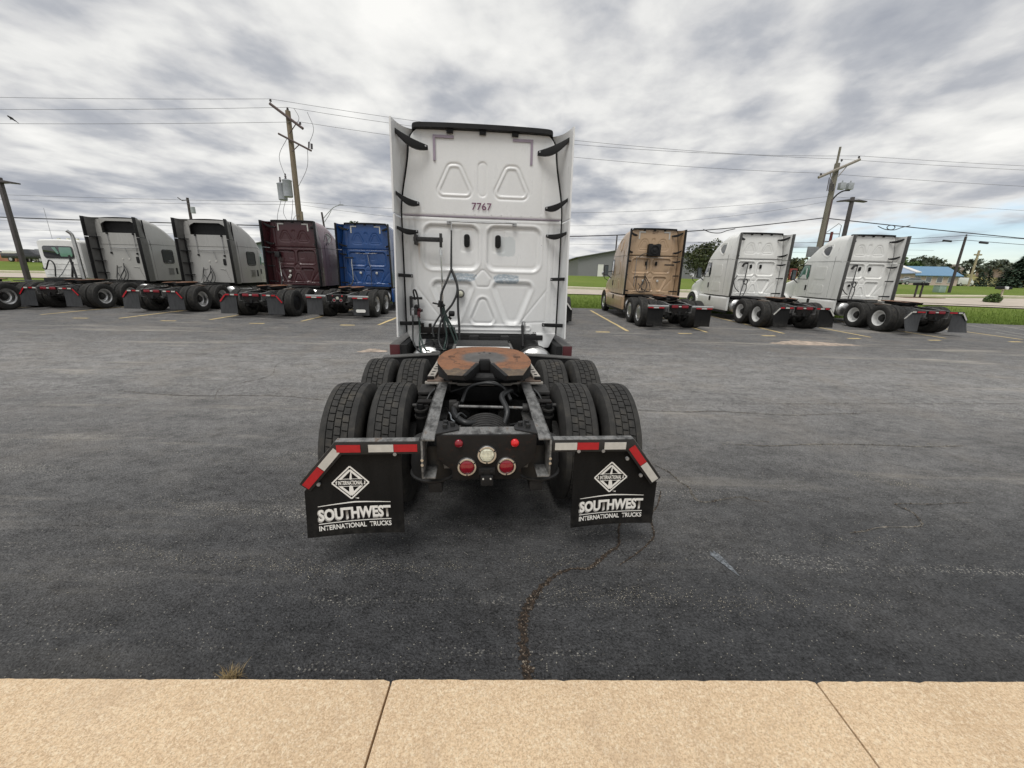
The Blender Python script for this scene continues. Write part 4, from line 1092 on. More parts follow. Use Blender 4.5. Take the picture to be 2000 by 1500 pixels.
def chassis_main_extras(root):
    """the dirty works visible between the rails of the near truck"""
    for s in (-1, 1):       # shock absorbers outside the rails
        m = MB(); m.cyl((s*.535, .80, .60), (s*.535, .74, .90), .048, n=18); m.cyl((s*.535, .738, .905), (s*.535, .725, .955), .034, n=16)
        sh = m.build('shock_absorber', 'black_plastic', root, bevel=.006)
        m = MB(); m.cyl((s*.535, .742, .885), (s*.535, .739, .902), .055, n=18); m.cyl((s*.535, .755, .825), (s*.535, .752, .842), .055, n=18)
        m.cyl((s*.47, .73, .93), (s*.60, .73, .93), .016, n=10); m.build('clamp', 'dirty_steel', sh)
        m = MB(); m.box(s*.50-.06, s*.50+.06, .70, .78, .955, .97); m.build('shock_bracket', 'black_rust', root, bevel=.004)
        for i in range(6):
            m = MB(); y = .12+i*.06; m.cyl((s*.433, y, .78+.015*(i % 2)), (s*.452, y, .78+.015*(i % 2)), .012, n=6); m.build('rail_bolt', 'dirty_steel', root)
    m = MB(); m.cyl((-.24, .72, .925), (.33, .70, .915), .012, n=12)
    rd = m.build('torque_rod', 'rail_metal', root)
    m = MB(); m.cyl((-.26, .73, .925), (-.22, .72, .925), .04, n=14); m.box(-.30, -.24, .70, .76, .86, .97); m.build('rod_end', 'dirty_steel', rd, bevel=.004)
    m = MB(); m.cyl((.31, .70, .915), (.36, .70, .915), .04, n=14); m.build('rod_end', 'dirty_steel', rd, bevel=.004)
    # ribbed cover over the rear differential
    m = MB(); prof = []
    for i in range(9):
        y = .34+i*.035; r_ = interp([(0, .175), (.3, .205), (1, .235)], i/8)
        prof += [(y, r_), (y+.022, r_+.004), (y+.024, r_-.010), (y+.034, r_-.010)]
    m.lathe([(prof[0][0], .001)]+prof+[(prof[-1][0]+.05, .2)], (0, 0, .655), 'y', 40)
    m.build('ribbed_cover', 'dirty_steel', root, recalc=False, angle=25)
    hose(root, [(-.27, .74, .92), (-.24, .60, .88), (-.16, .50, .86), (-.08, .55, .84)], .026, 'hose_black', 'air_hose')
    hose(root, [(.24, 1.02, .97), (.20, .90, 1.0), (.14, .80, .98), (.18, .66, .90), (.15, .60, .80)], .024, 'hose_black', 'air_hose')
    hose(root, [(-.20, .80, .93), (-.15, .98, 1.01), (-.03, 1.06, 1.03), (.08, 1.05, 1.03), (.17, .95, 1.02), (.22, .80, .95)], .015, 'hose_black', 'air_hose')
    hose(root, [(-.30, 1.0, .97), (-.08, 1.08, 1.02), (.10, 1.10, 1.03), (.30, .95, .94)], .008, 'hose_black', 'air_hose')
    hose(root, [(-.29, .55, .93), (-.265, .40, .96), (-.25, .25, .985), (-.225, .20, .985)], .005, 'scrape', 'air_line')
    hose(root, [(.20, .55, .82), (.26, .38, .90), (.30, .32, .92), (.31, .25, .90)], .010, 'hose_black', 'air_hose')
    hose(root, [(-.22, .28, .98), (-.19, .33, 1.0), (-.15, .36, .96)], .008, 'hose_black', 'air_line')
    for s in (-1, 1):
        hose(root, [(s*.45, 1.05, .98), (s*.50, .98, .93), (s*.55, .90, .80), (s*.56, .86, .70)], .010, 'hose_black', 'air_line')
        m = MB()
        for i in range(4): m.box(s*.46, s*.60, 1.02, 1.30, .80+i*.045, .825+i*.045)
        m.build('spring_pack', 'dirty_steel', root, bevel=.004)
        m = MB(); m.cyl((s*.22, 1.28, .62), (s*.22, 1.42, .62), .085, n=18); m.build('brake_chamber', 'dirty_steel', root, bevel=.01)

# ------------------------------------------------------------------ cabs
import numpy as np
def sd_rbox(X, Z, cx, cz, hx, hz, r):
    qx = np.abs(X-cx)-hx+r; qz = np.abs(Z-cz)-hz+r
    return np.hypot(np.maximum(qx, 0), np.maximum(qz, 0))+np.minimum(np.maximum(qx, qz), 0)-r
def sd_poly(X, Z, pts, r):
    """rounded convex polygon; pts give the outline before rounding"""
    c = np.mean(np.array(pts), axis=0); P = np.array(pts, float)
    # shrink edges inward by r
    n = len(P); area = sum(P[i][0]*P[(i+1) % n][1]-P[(i+1) % n][0]*P[i][1] for i in range(n))
    if area < 0: P = P[::-1]
    Q = []
    for i in range(n):
        a, b, d = P[i-1], P[i], P[(i+1) % n]
        e1 = (b-a)/np.linalg.norm(b-a); e2 = (d-b)/np.linalg.norm(d-b)
        n1 = np.array([-e1[1], e1[0]]); n2 = np.array([-e2[1], e2[0]])
        k = n1+n2; k = k/np.dot(k, n1); Q.append(b+k*r)
    P = np.array(Q)
    D = np.full(X.shape, 1e9); S = np.ones(X.shape)
    for i in range(n):
        a, b = P[i], P[(i+1) % n]; ex, ez = b-a
        wx, wz = X-a[0], Z-a[1]; t = np.clip((wx*ex+wz*ez)/(ex*ex+ez*ez), 0, 1)
        D = np.minimum(D, np.hypot(wx-ex*t, wz-ez*t))
        S = np.where(ex*wz-ez*wx < 0, -1, S)
    return -S*D-r
def sd_line(X, Z, pts):
    D = np.full(X.shape, 1e9)
    for a, b in zip(pts, pts[1:]):
        ex, ez = b[0]-a[0], b[1]-a[1]; wx, wz = X-a[0], Z-a[1]
        t = np.clip((wx*ex+wz*ez)/(ex*ex+ez*ez), 0, 1); D = np.minimum(D, np.hypot(wx-ex*t, wz-ez*t))
    return D
def sst(a, b, x):
    t = np.clip((x-a)/(b-a), 0, 1); return t*t*(3-2*t)
WY = 3.76
def wall_hw(z):
    h = np.where(z < 2.8, 1.15, 1.15-0.13*sst(2.8, 3.75, z))
    k = np.clip((z-3.70)/0.235, 0, 1); return h-0.24*(1-np.sqrt(1-np.minimum(k*k, 0.9999)))
def casc_wall(root, mat, cell, name='rear_wall'):
    z0, z1 = 1.115, 3.932; nx, nz = int(2.3/cell), int((z1-z0)/cell)
    U, Zr = np.meshgrid(np.linspace(-1, 1, nx+1), np.linspace(z0, z1, nz+1))
    X = U*wall_hw(Zr); Z = Zr
    H = np.zeros_like(X); w = max(.012, cell*1.3)
    def recess(sd, depth, slope): return -depth*sst(0, slope, -sd)
    def groove(sd, d, ww=w): return -d*np.exp(-(sd/ww)**2)
    for s in (-1, 1):
        T = [(s*.405-.30, 3.055), (s*.405+.30, 3.055), (s*.405+.085, 3.49), (s*.405-.085, 3.49)]
        sd = sd_poly(X, Z, T, .09)
        H += groove(sd, .011)+recess(sd+.035, .012, .02)
        sd = sd_rbox(X, Z, s*.46, 2.375, .405, .315, .13)
        H += .008*np.exp(-((sd-.018)/.016)**2)+recess(sd, .022, .030)+groove(sd+.055, .004)
        sd = sd_rbox(X, Z, s*.235, 2.475, .085, .145, .03); H += groove(sd, .007, w*.8)+recess(sd, .006, .02)
        T = [(s*.80, 1.90), (s*.11, 1.90), (s*.36, 1.27), (s*.55, 1.27)]
        sd = sd_poly(X, Z, T, .09); H += .008*np.exp(-((sd-.022)/.018)**2)+recess(sd, .024, .034)+groove(sd+.06, .004)
        sd = sd_line(X, Z, [(s*.99, 2.74), (s*.99, 1.80), (s*.60, 1.30)]); H += groove(sd, .007)
        sd = sd_line(X, Z, [(s*.985, 1.75), (s*.985, 1.30), (s*.62, 1.285)]); H += groove(sd, .006)
        sd = sd_line(X, Z, [(s*1.07, 2.74), (s*1.07, 1.2)]); H += groove(sd, .006)
        H += groove(X-s*.86*np.ones_like(X), .004)*(Z > 2.86)*(Z < 3.85)
    sd = sd_rbox(X, Z, -.01, 3.30, .055, .215, .05); H += groove(sd, .010)+recess(sd, .006, .03)
    sd = sd_poly(X, Z, [(-.135, 1.94), (0, 2.085), (.135, 1.94), (.09, 1.82), (-.09, 1.82)], .04); H += groove(sd, .009)
    sd = sd_poly(X, Z, [(-.19, 1.28), (.19, 1.28), (0, 1.73)], .06); H += .010*np.exp(-((sd-.04)/.02)**2)+groove(sd, .008)
    sd = sd_rbox(X, Z, 0, 1.205, .75, .035, .03); H += .012*np.exp(-(sd/.015)**2)
    H += groove(Z-2.80, .016, w*.8)
    H += .006*np.exp(-((Z-2.755)/.02)**2)
    if cell > .015: H *= 1.7
    # slight oil-canning so the sheet does not look ruled
    H += .0025*np.sin(X*3.1+Z*1.7)+.002*np.sin(Z*4.3-X*1.3)
    m = MB(); m.v = list(zip(X.ravel().tolist(), (WY-H).ravel().tolist(), Z.ravel().tolist())); k = nx+1
    m.f = [(j*k+i, j*k+i+1, (j+1)*k+i+1, (j+1)*k+i) for j in range(nz) for i in range(nx)]
    return m.build(name, mat, root, angle=55, recalc=False)

CASC = [(3.79, 1.185, 1.11, 3.93, .24), (4.25, 1.205, 1.10, 3.965, .28), (4.75, 1.21, 1.10, 3.93, .30), (5.15, 1.21, 1.10, 3.79, .32), (5.5, 1.205, 1.10, 3.57, .34), (5.85, 1.185, 1.10, 3.24, .34),
        (6.1, 1.155, 1.08, 2.95, .30), (6.4, 1.11, 1.05, 2.50, .22), (6.68, 1.06, 1.02, 2.06, .18), (7.1, 1.02, 1.0, 1.92, .2), (7.6, 1.0, 1.0, 1.78, .22), (8.05, .97, .95, 1.58, .22), (8.3, .90, .80, 1.32, .2), (8.38, .80, .75, 1.05, .12)]
INTL = [(3.79, 1.185, 1.11, 3.98, .22), (4.25, 1.205, 1.10, 3.97, .28), (4.7, 1.21, 1.10, 3.86, .30), (5.1, 1.21, 1.10, 3.64, .32), (5.4, 1.205, 1.10, 3.40, .34), (5.7, 1.17, 1.10, 3.02, .30),
        (5.95, 1.12, 1.08, 2.80, .26), (6.2, 1.07, 1.05, 2.45, .22), (6.5, 1.02, 1.02, 2.02, .18), (7.0, 1.0, 1.0, 1.90, .2), (7.6, 1.0, 1.0, 1.76, .22), (8.05, .97, .95, 1.56, .22), (8.3, .90, .80, 1.32, .2), (8.38, .80, .75, 1.05, .12)]
DAY = [(3.05, 1.02, 1.18, 2.84, .10), (3.12, 1.05, 1.15, 2.90, .16), (3.9, 1.07, 1.12, 2.92, .2), (4.35, 1.06, 1.1, 2.85, .22), (4.6, 1.05, 1.08, 2.62, .2), (4.95, 1.02, 1.02, 2.02, .18), (5.4, 1.0, 1.0, 1.95, .2), (6.0, 1.0, 1.0, 1.86, .22), (6.7, .98, .95, 1.72, .22), (6.9, .9, .8, 1.4, .2), (6.98, .8, .75, 1.1, .12)]
def side_x(tab, y, z):
    """half width of the shell at y, z"""
    for (a, b) in zip(tab, tab[1:]):
        if a[0] <= y <= b[0]:
            t = (y-a[0])/(b[0]-a[0]); w, zb, zt, r_ = (lerp(a[i], b[i], t) for i in (1, 2, 3, 4)); break
    else:
        w, zb, zt, r_ = (tab[0] if y < tab[0][0] else tab[-1])[1:]
    return sect_x(w, zt, r_, z)
def sect_x(w, zt, r_, z):
    x = w-0.15*smooth(2.75, 3.95, z)
    k = (z-(zt-r_))/r_
    if k > 0: x -= r_*1.15*(1-math.sqrt(max(0, 1-min(k, 1)**2)))
    return x
def shell(root, tab, mat, name='cab_body', roof_mat=None, split=None):
    def sect(st):
        y, w, zb, zt, r_ = st; pts = []
        zs = [zb, zb+.02]+[lerp(zb, zt-r_, t) for t in (.25, .5, .75, 1)]+[zt-r_+r_*math.sin(R(a)) for a in (15, 30, 45, 60, 72, 82)]
        for z in zs: pts.append((sect_x(w, zt, r_, z), y, z))
        xt = pts[-1][0]
        top = [(xt*k, y, zt+.03*(1-k*k)) for k in (.75, .5, .25, 0)]
        half = pts+top
        return [(-x, y_, z) for x, y_, z in half]+[p for p in half[::-1]][1:]
    # dense stations
    sts = []
    for a, b in zip(tab, tab[1:]):
        for i in range(3): sts.append(tuple(lerp(a[k], b[k], i/3) for k in range(5)))
    sts.append(tab[-1])
    secs = [sect(s_) for s_ in sts]; n = len(secs[0]); m = MB()
    m.v = [p for s_ in secs for p in s_]
    for j in range(len(secs)-1):
        for i in range(n-1): m.f.append((j*n+i, j*n+i+1, (j+1)*n+i+1, (j+1)*n+i))
        m.f.append((j*n, (j+1)*n, (j+1)*n+n-1, j*n+n-1))
    m.f.append(tuple(range((len(secs)-1)*n, len(secs)*n)))
    if tab is DAY: m.f.append(tuple(range(n))[::-1])
    return m.build(name, mat, root, angle=32)
def side_panel(root, tab, s, poly, mat, name, off=.006, thick=.012, parent=None):
    m = MB(); n = len(poly)
    a = [(s*(side_x(tab, y, z)+off), y, z) for y, z in poly]; b = [(s*(side_x(tab, y, z)-thick), y, z) for y, z in poly]
    cy, cz = sum(p[0] for p in poly)/n, sum(p[1] for p in poly)/n
    c = (s*(side_x(tab, cy, cz)+off), cy, cz)
    m.add(a+b+[c], [(i, (i+1) % n, 2*n) for i in range(n)]+[(i, n+i, n+(i+1) % n, (i+1) % n) for i in range(n)])
    return m.build(name, mat, parent or root, angle=30)
def rrect(y0, y1, z0, z1, r=.06):
    out = []
    for (cy, cz, a0) in ((y1-r, z1-r, 0), (y0+r, z1-r, 90), (y0+r, z0+r, 180), (y1-r, z0+r, 270)):
        for a in (0, 30, 60, 90): out.append((cy+r*math.cos(R(a0+a)), cz+r*math.sin(R(a0+a))))
    return out
def seam(root, tab, s, pts, mat='black_plastic', w=.009, name='panel_seam'):
    m = MB(); q = []
    for (a, b) in zip(pts, pts[1:]):
        for i in range(6): q.append((lerp(a[0], b[0], i/6), lerp(a[1], b[1], i/6)))
    q.append(pts[-1])
    m.tube([(s*(side_x(tab, y, z)-.002), y, z) for y, z in q], w*.6, 5); return m.build(name, mat, root, recalc=False)
def mirror(root, s, y, x0, z0, mat='black_plastic'):
    m = MB(); m.tube([(s*x0, y, z0+.25), (s*(x0+.22), y-.03, z0+.20), (s*(x0+.30), y-.05, z0+.28)], .022, 6)
    m.tube([(s*x0, y, z0-.10), (s*(x0+.22), y-.03, z0+.05), (s*(x0+.30), y-.05, z0+.12)], .022, 6)
    a = m.build('mirror_arm', 'black_plastic', root, recalc=False)
    m = MB(); m.box(s*(x0+.32)-.11, s*(x0+.32)+.11, y-.11, y, z0+.02, z0+.55); m.build('mirror_housing', mat, a, bevel=.04)
    m = MB(); m.box(s*(x0+.32)-.085, s*(x0+.32)+.085, y-.1135, y-.111, z0+.06, z0+.51); m.build('mirror_glass', 'grey_glass', a)
    m = MB(); m.tube([(s*.9, y+1.05, 1.55), (s*1.18, y+1.08, 1.72), (s*1.26, y+1.06, 1.92)], .016, 6); h = m.build('hood_mirror_arm', 'black_plastic', root, recalc=False)
    m = MB(); m.lathe([(0, .001), (.015, .08), (.06, .11), (.08, .10), (.085, .001)], (s*1.27, y+1.0, 2.0), 'y', 16); m.build('hood_mirror', 'chrome', h, recalc=False)
def fender(root, s, y, mat, x0=.72, x1=1.18, r=.64):
    m = MB(); n = 16; vs = []
    for i in range(n+1):
        t = R(lerp(-8, 188, i/n)); 
        for (x, rr) in ((x0, r), (x1-.03, r), (x1, r-.02), (x1, r-.05), (x0, r-.05)): vs.append((s*x, y+rr*math.cos(t), .56+rr*math.sin(t)*.95))
    k = 5; m.add(vs, [(i*k+j, i*k+(j+1) % k, (i+1)*k+(j+1) % k, (i+1)*k+j) for i in range(n) for j in range(k)])
    m.f += [tuple(range(5)), tuple(range(n*k, n*k+5))]
    m.build('fender', mat, root, angle=35)

def extender(root, s, mat, z0, z1, y0, xa, xb, trim=None, top='flat', nz=14, name='side_extender', thick=.022, curl=0.0):
    """curved side panel from the wall backwards: y0 is its free rear edge"""
    m = MB(); nu = 8
    def P(u, v, o):
        y = lerp(WY+.05, y0, u); z = lerp(z0, z1, v)
        hw = float(wall_hw(np.array(z)))
        base_ = (hw-.03) if z < 3.7 else max(hw-.03, .80)
        x = lerp(base_+.045, lerp(xa, xb, v), u**0.55)
        if top == 'swoop' and v > .999: z = z1-.018*math.sin(math.pi*min(1, (1-u)*1.1))*1.0
        return (s*(x+o), y, z)
    vs = []
    for o in (0, thick):
        for j in range(nz+1):
            for i in range(nu+1): vs.append(P(i/nu, j/nz, o))
    k = nu+1; M = k*(nz+1)
    fs = []
    for o in (0, M): fs += [(o+j*k+i, o+j*k+i+1, o+(j+1)*k+i+1, o+(j+1)*k+i) for j in range(nz) for i in range(nu)]
    per = [j*k for j in range(nz+1)]+[nz*k+i for i in range(1, k)]+[j*k+nu for j in range(nz-1, -1, -1)]+[i for i in range(nu-1, 0, -1)]
    fs += [(per[i], per[(i+1) % len(per)], per[(i+1) % len(per)]+M, per[i]+M) for i in range(len(per))]
    m.add(vs, fs); e = m.build(name, mat, root, angle=40)
    if trim:
        q = MB(); a, b = P(1, 0, thick/2), P(1, 1, thick/2)
        q.hexa([(a[0]-.026, y0-.13, a[2]), (a[0]+.026, y0-.13, a[2]), (a[0]+.026, y0+.01, a[2]), (a[0]-.026, y0+.01, a[2])],
               [(b[0]-.026, y0-.13, b[2]), (b[0]+.026, y0-.13, b[2]), (b[0]+.026, y0+.01, b[2]), (b[0]-.026, y0+.01, b[2])])
        q.build('edge_trim', trim, e, bevel=.006)
    return e
def bracket(root, p, q, h, mat='black_plastic', arm=True):
    """tapered arm from the wall point p to the extender point q"""
    p, q = Vector(p), Vector(q); m = MB(); n = 8; vs = []
    for i in range(n+1):
        t = i/n; c = p.lerp(q, t); hh = h*(0.42+0.42*math.sin(math.pi*min(1, t*1.02))) if arm else h*.5
        c.z += (h*.55*math.sin(math.pi*t*1.0)*(-.75)) if arm else 0
        d = (q-p).normalized(); back = Vector((0, -1, 0))
        th = .035+.03*math.sin(math.pi*t)
        vs += [(c.x, c.y-th, c.z-hh*.5), (c.x, c.y+.012, c.z-hh*.5), (c.x, c.y+.012, c.z+hh*.5), (c.x, c.y-th, c.z+hh*.5)]
    m.add(vs, [(i*4+j, i*4+(j+1) % 4, i*4+4+(j+1) % 4, i*4+4+j) for i in range(n) for j in range(4)]+[(3, 2, 1, 0), tuple(n*4+j for j in range(4))])
    b = m.build('bracket', mat, root, bevel=.006)
    d = (q-p); k = MB()
    a = p+d*.06; k.cyl((a.x, a.y-.036, a.z), (a.x, a.y-.050, a.z), .012, n=8)
    k.build('bolt', 'galvanised', b)
    return b

def casc_cab(root, paint_, opt):
    cell = opt.get('cell', .022); trim = opt.get('trim', 'trim_grey'); detail = opt.get('detail', False)
    tab = CASC
    body = shell(root, tab, opt.get('body_paint', paint_))
    casc_wall(root, paint_, cell)
    # dark gap behind the wall edge and roof gasket
    m = MB(); zs = [1.12+i*.05 for i in range(57)]
    for s in (-1, 1):
        m = MB(); m.tube([(s*(float(wall_hw(np.array(min(z, 3.925))))+.012), WY+.015, z) for z in zs if z <= 3.93], .014, 6); m.build('wall_gasket', 'black_plastic', root, recalc=False)
    m = MB(); pts = [(-.97, WY-.01, 3.915), (-.94, WY-.04, 3.94), (-.8, WY-.055, 3.948), (-.4, WY-.06, 3.955), (0, WY-.06, 3.957), (.4, WY-.06, 3.955), (.8, WY-.055, 3.948), (.94, WY-.04, 3.94), (.97, WY-.01, 3.915)]
    pts = catmull(pts, 4); vs = []
    for p in pts: vs += [(p.x, p.y-.02, p.z-.045), (p.x, p.y+.06, p.z-.055), (p.x, p.y+.07, p.z+.02), (p.x, p.y-.02, p.z+.012)]
    n = len(pts); m.add(vs, [(i*4+j, i*4+(j+1) % 4, i*4+4+(j+1) % 4, i*4+4+j) for i in range(n-1) for j in range(4)]+[(3, 2, 1, 0), tuple((n-1)*4+j for j in range(4))])
    g = m.build('roof_seal', 'black_plastic', root, angle=40)
    for x in (-.46, -.01, .44):
        q = MB(); q.box(x-.045, x+.045, WY-.045, WY-.010, 3.855, 3.925); q.cyl((x, WY-.046, 3.875), (x, WY-.052, 3.875), .013, n=8); q.build('seal_clip', 'black_plastic', g, bevel=.008)
    m = MB(); m.box(-1.14, 1.14, WY+.002, WY+.03, 2.792, 2.804); m.build('wall_seam', opt.get('seam_mat', 'black_plastic'), root)
    m = MB(); m.box(-1.12, 1.12, WY-.010, WY+.012, 2.794, 2.803); m.build('wall_seam', opt.get('seam_mat', 'black_plastic'), root)
    # corner marks
    zc_ = 3.82
    if opt.get('corners'):
        for s in (-1, 1):
            m = MB(); w_ = opt.get('corner_w', .034)
            xo = s*.695
            m.prism([(xo, zc_+.014), (xo-s*.285, zc_+.014), (xo-s*.285, zc_+.014-w_), (xo-s*w_, zc_+.014-w_), (xo-s*w_, zc_-.305), (xo, zc_-.305)], 'y', WY-.016, WY-.006)
            m.build('corner_tape', opt['corners'], root)
    # vents (small black grilles) of the upper bunk
    if opt.get('vents', True):
        for x in (-.235, .222):
            m = MB(); m.prism([(a, b) for a, b in rrect(x-.042, x+.042, 2.385, 2.565, .035)], 'y', WY-.022, WY+.04)
            v = m.build('vent', 'black_plastic', root, bevel=.004)
            q = MB()
            for i in range(6): q.box(x-.032, x+.032, WY-.028, WY-.0225, 2.405+i*.026, 2.416+i*.026)
            q.build('vent_slat', 'black_plastic', v)
    # extenders
    ew = opt.get('ext_paint', paint_)
    for s in (-1, 1):
        extender(root, s, ew, 2.775, 3.895, 3.36, 1.185, 1.172, None if detail else trim, 'swoop')
        extender(root, s, ew, 1.10, 2.755, 3.37, 1.215, 1.185, None if detail else trim)
        bm_ = opt.get('bracket_mat', 'black_plastic')
        bracket(root, (s*.76, WY-.03, 3.66), (s*1.165, 3.50, 3.79), .125, bm_)
        bracket(root, (s*.90, WY-.03, 2.945), (s*1.175, 3.50, 3.035), .105, bm_)
        bracket(root, (s*.93, WY-.03, 2.575), (s*1.195, 3.50, 2.605), .085, bm_)
        bracket(root, (s*1.03, WY-.03, 1.955), (s*1.20, 3.50, 1.965), .095, bm_, False)
        bracket(root, (s*(.94 if s < 0 else .93), WY-.03, 1.265), (s*1.205, 3.50, 1.285), .105, bm_, False)
        # side: seams, doors, windows
        seam(root, tab, s, [(3.80, 2.80), (5.9, 2.80), (6.15, 2.78)])
        seam(root, tab, s, [(5.55, 2.72), (5.52, 1.15)]); seam(root, tab, s, [(4.12, 3.85), (4.10, 1.15)])
        d = side_panel(root, tab, s, [(5.62, 2.62), (5.95, 2.64), (6.12, 2.60), (6.46, 2.08), (6.44, 1.98), (5.66, 1.98), (5.60, 2.10)], opt.get('win', 'dark_glass'), 'door_window', .004)
        m = MB(); q = [(5.60, 2.64), (5.96, 2.66), (6.14, 2.62), (6.49, 2.08), (6.47, 1.96), (5.64, 1.96), (5.58, 2.10), (5.60, 2.64)]
        m.tube([(s*(side_x(tab, y, z)+.004), y, z) for y, z in q], .016, 6); m.build('window_frame', 'black_plastic', d, recalc=False)
        side_panel(root, tab, s, rrect(5.60, 5.70, 1.42, 1.68, .03), 'black_plastic', 'door_handle', .02)
        side_panel(root, tab, s, rrect(4.45, 5.15, 1.98, 2.55, .09), opt.get('body_paint', paint_), 'side_panel', .012)
        side_panel(root, tab, s, rrect(4.45, 5.35, 1.30, 1.72, .09), opt.get('body_paint', paint_), 'side_panel', .012)
        if opt.get('tear', True):
            side_panel(root, tab, s, [(4.62, 3.50), (4.86, 3.47), (5.0, 3.36), (4.98, 3.26), (4.80, 3.12), (4.62, 3.06), (4.56, 3.12), (4.55, 3.42)], opt.get('tearmat', 'dark_glass'), 'roof_window', .008)
            seam(root, tab, s, [(4.50, 3.56), (4.9, 3.54), (5.1, 3.40), (5.06, 3.22), (4.82, 3.06), (4.60, 2.99), (4.49, 3.06), (4.47, 3.46), (4.50, 3.56)], opt.get('body_paint', paint_), .03, 'window_frame')
        mirror(root, s, 6.50, 1.09, 1.86)
        fender(root, s, opt['steer'], opt.get('body_paint', paint_))
    # roof edge marker
    side_fair = opt.get('skirt')
    for s in (-1, 1):
        if side_fair:
            m = MB(); m.prism([(s*1.17, 1.05), (s*1.215, .98), (s*1.235, .60), (s*1.21, .42), (s*1.13, .42), (s*1.13, 1.05)], 'y', 3.50, 6.55)
            sk = m.build('side_skirt', side_fair, root, bevel=.012)
            m = MB(); m.box(min(s*1.14, s*1.20), max(s*1.14, s*1.20), 3.52, 6.5, .30, .415); m.build('skirt_lip', 'black_plastic', sk, bevel=.01)
            m = MB(); m.box(min(s*1.215, s*1.245), max(s*1.215, s*1.245), 5.15, 5.30, .80, 1.02); m.build('step_recess', 'black_plastic', sk, bevel=.01)
        m = MB(); m.lathe([(0, .001), (.02, .16), (.06, .27), (.10, .30), (1.75, .30), (1.80, .27), (1.82, .001)], (s*.80, 3.30, .655), 'y', 32)
        tk = m.build('fuel_tank', 'alloy', root, recalc=False)
        for y in (3.6, 4.6):
            m = MB(); m.lathe([(0, .302), (0, .308), (.07, .308), (.07, .302)], (s*.80, y, .655), 'y', 32); m.build('tank_strap', 'black_steel', tk, recalc=False)
    # dark underside: crossbeams, bulkhead, engine bay
    m = MB(); m.box(-.60, .60, 3.78, 6.5, .80, 1.09); m.build('cab_floor', 'engine_dark', root, bevel=.02)
    m = MB(); m.box(-.95, .95, 3.72, 3.80, 1.02, 1.10); m.build('cab_sill', 'engine_dark', root, bevel=.01)

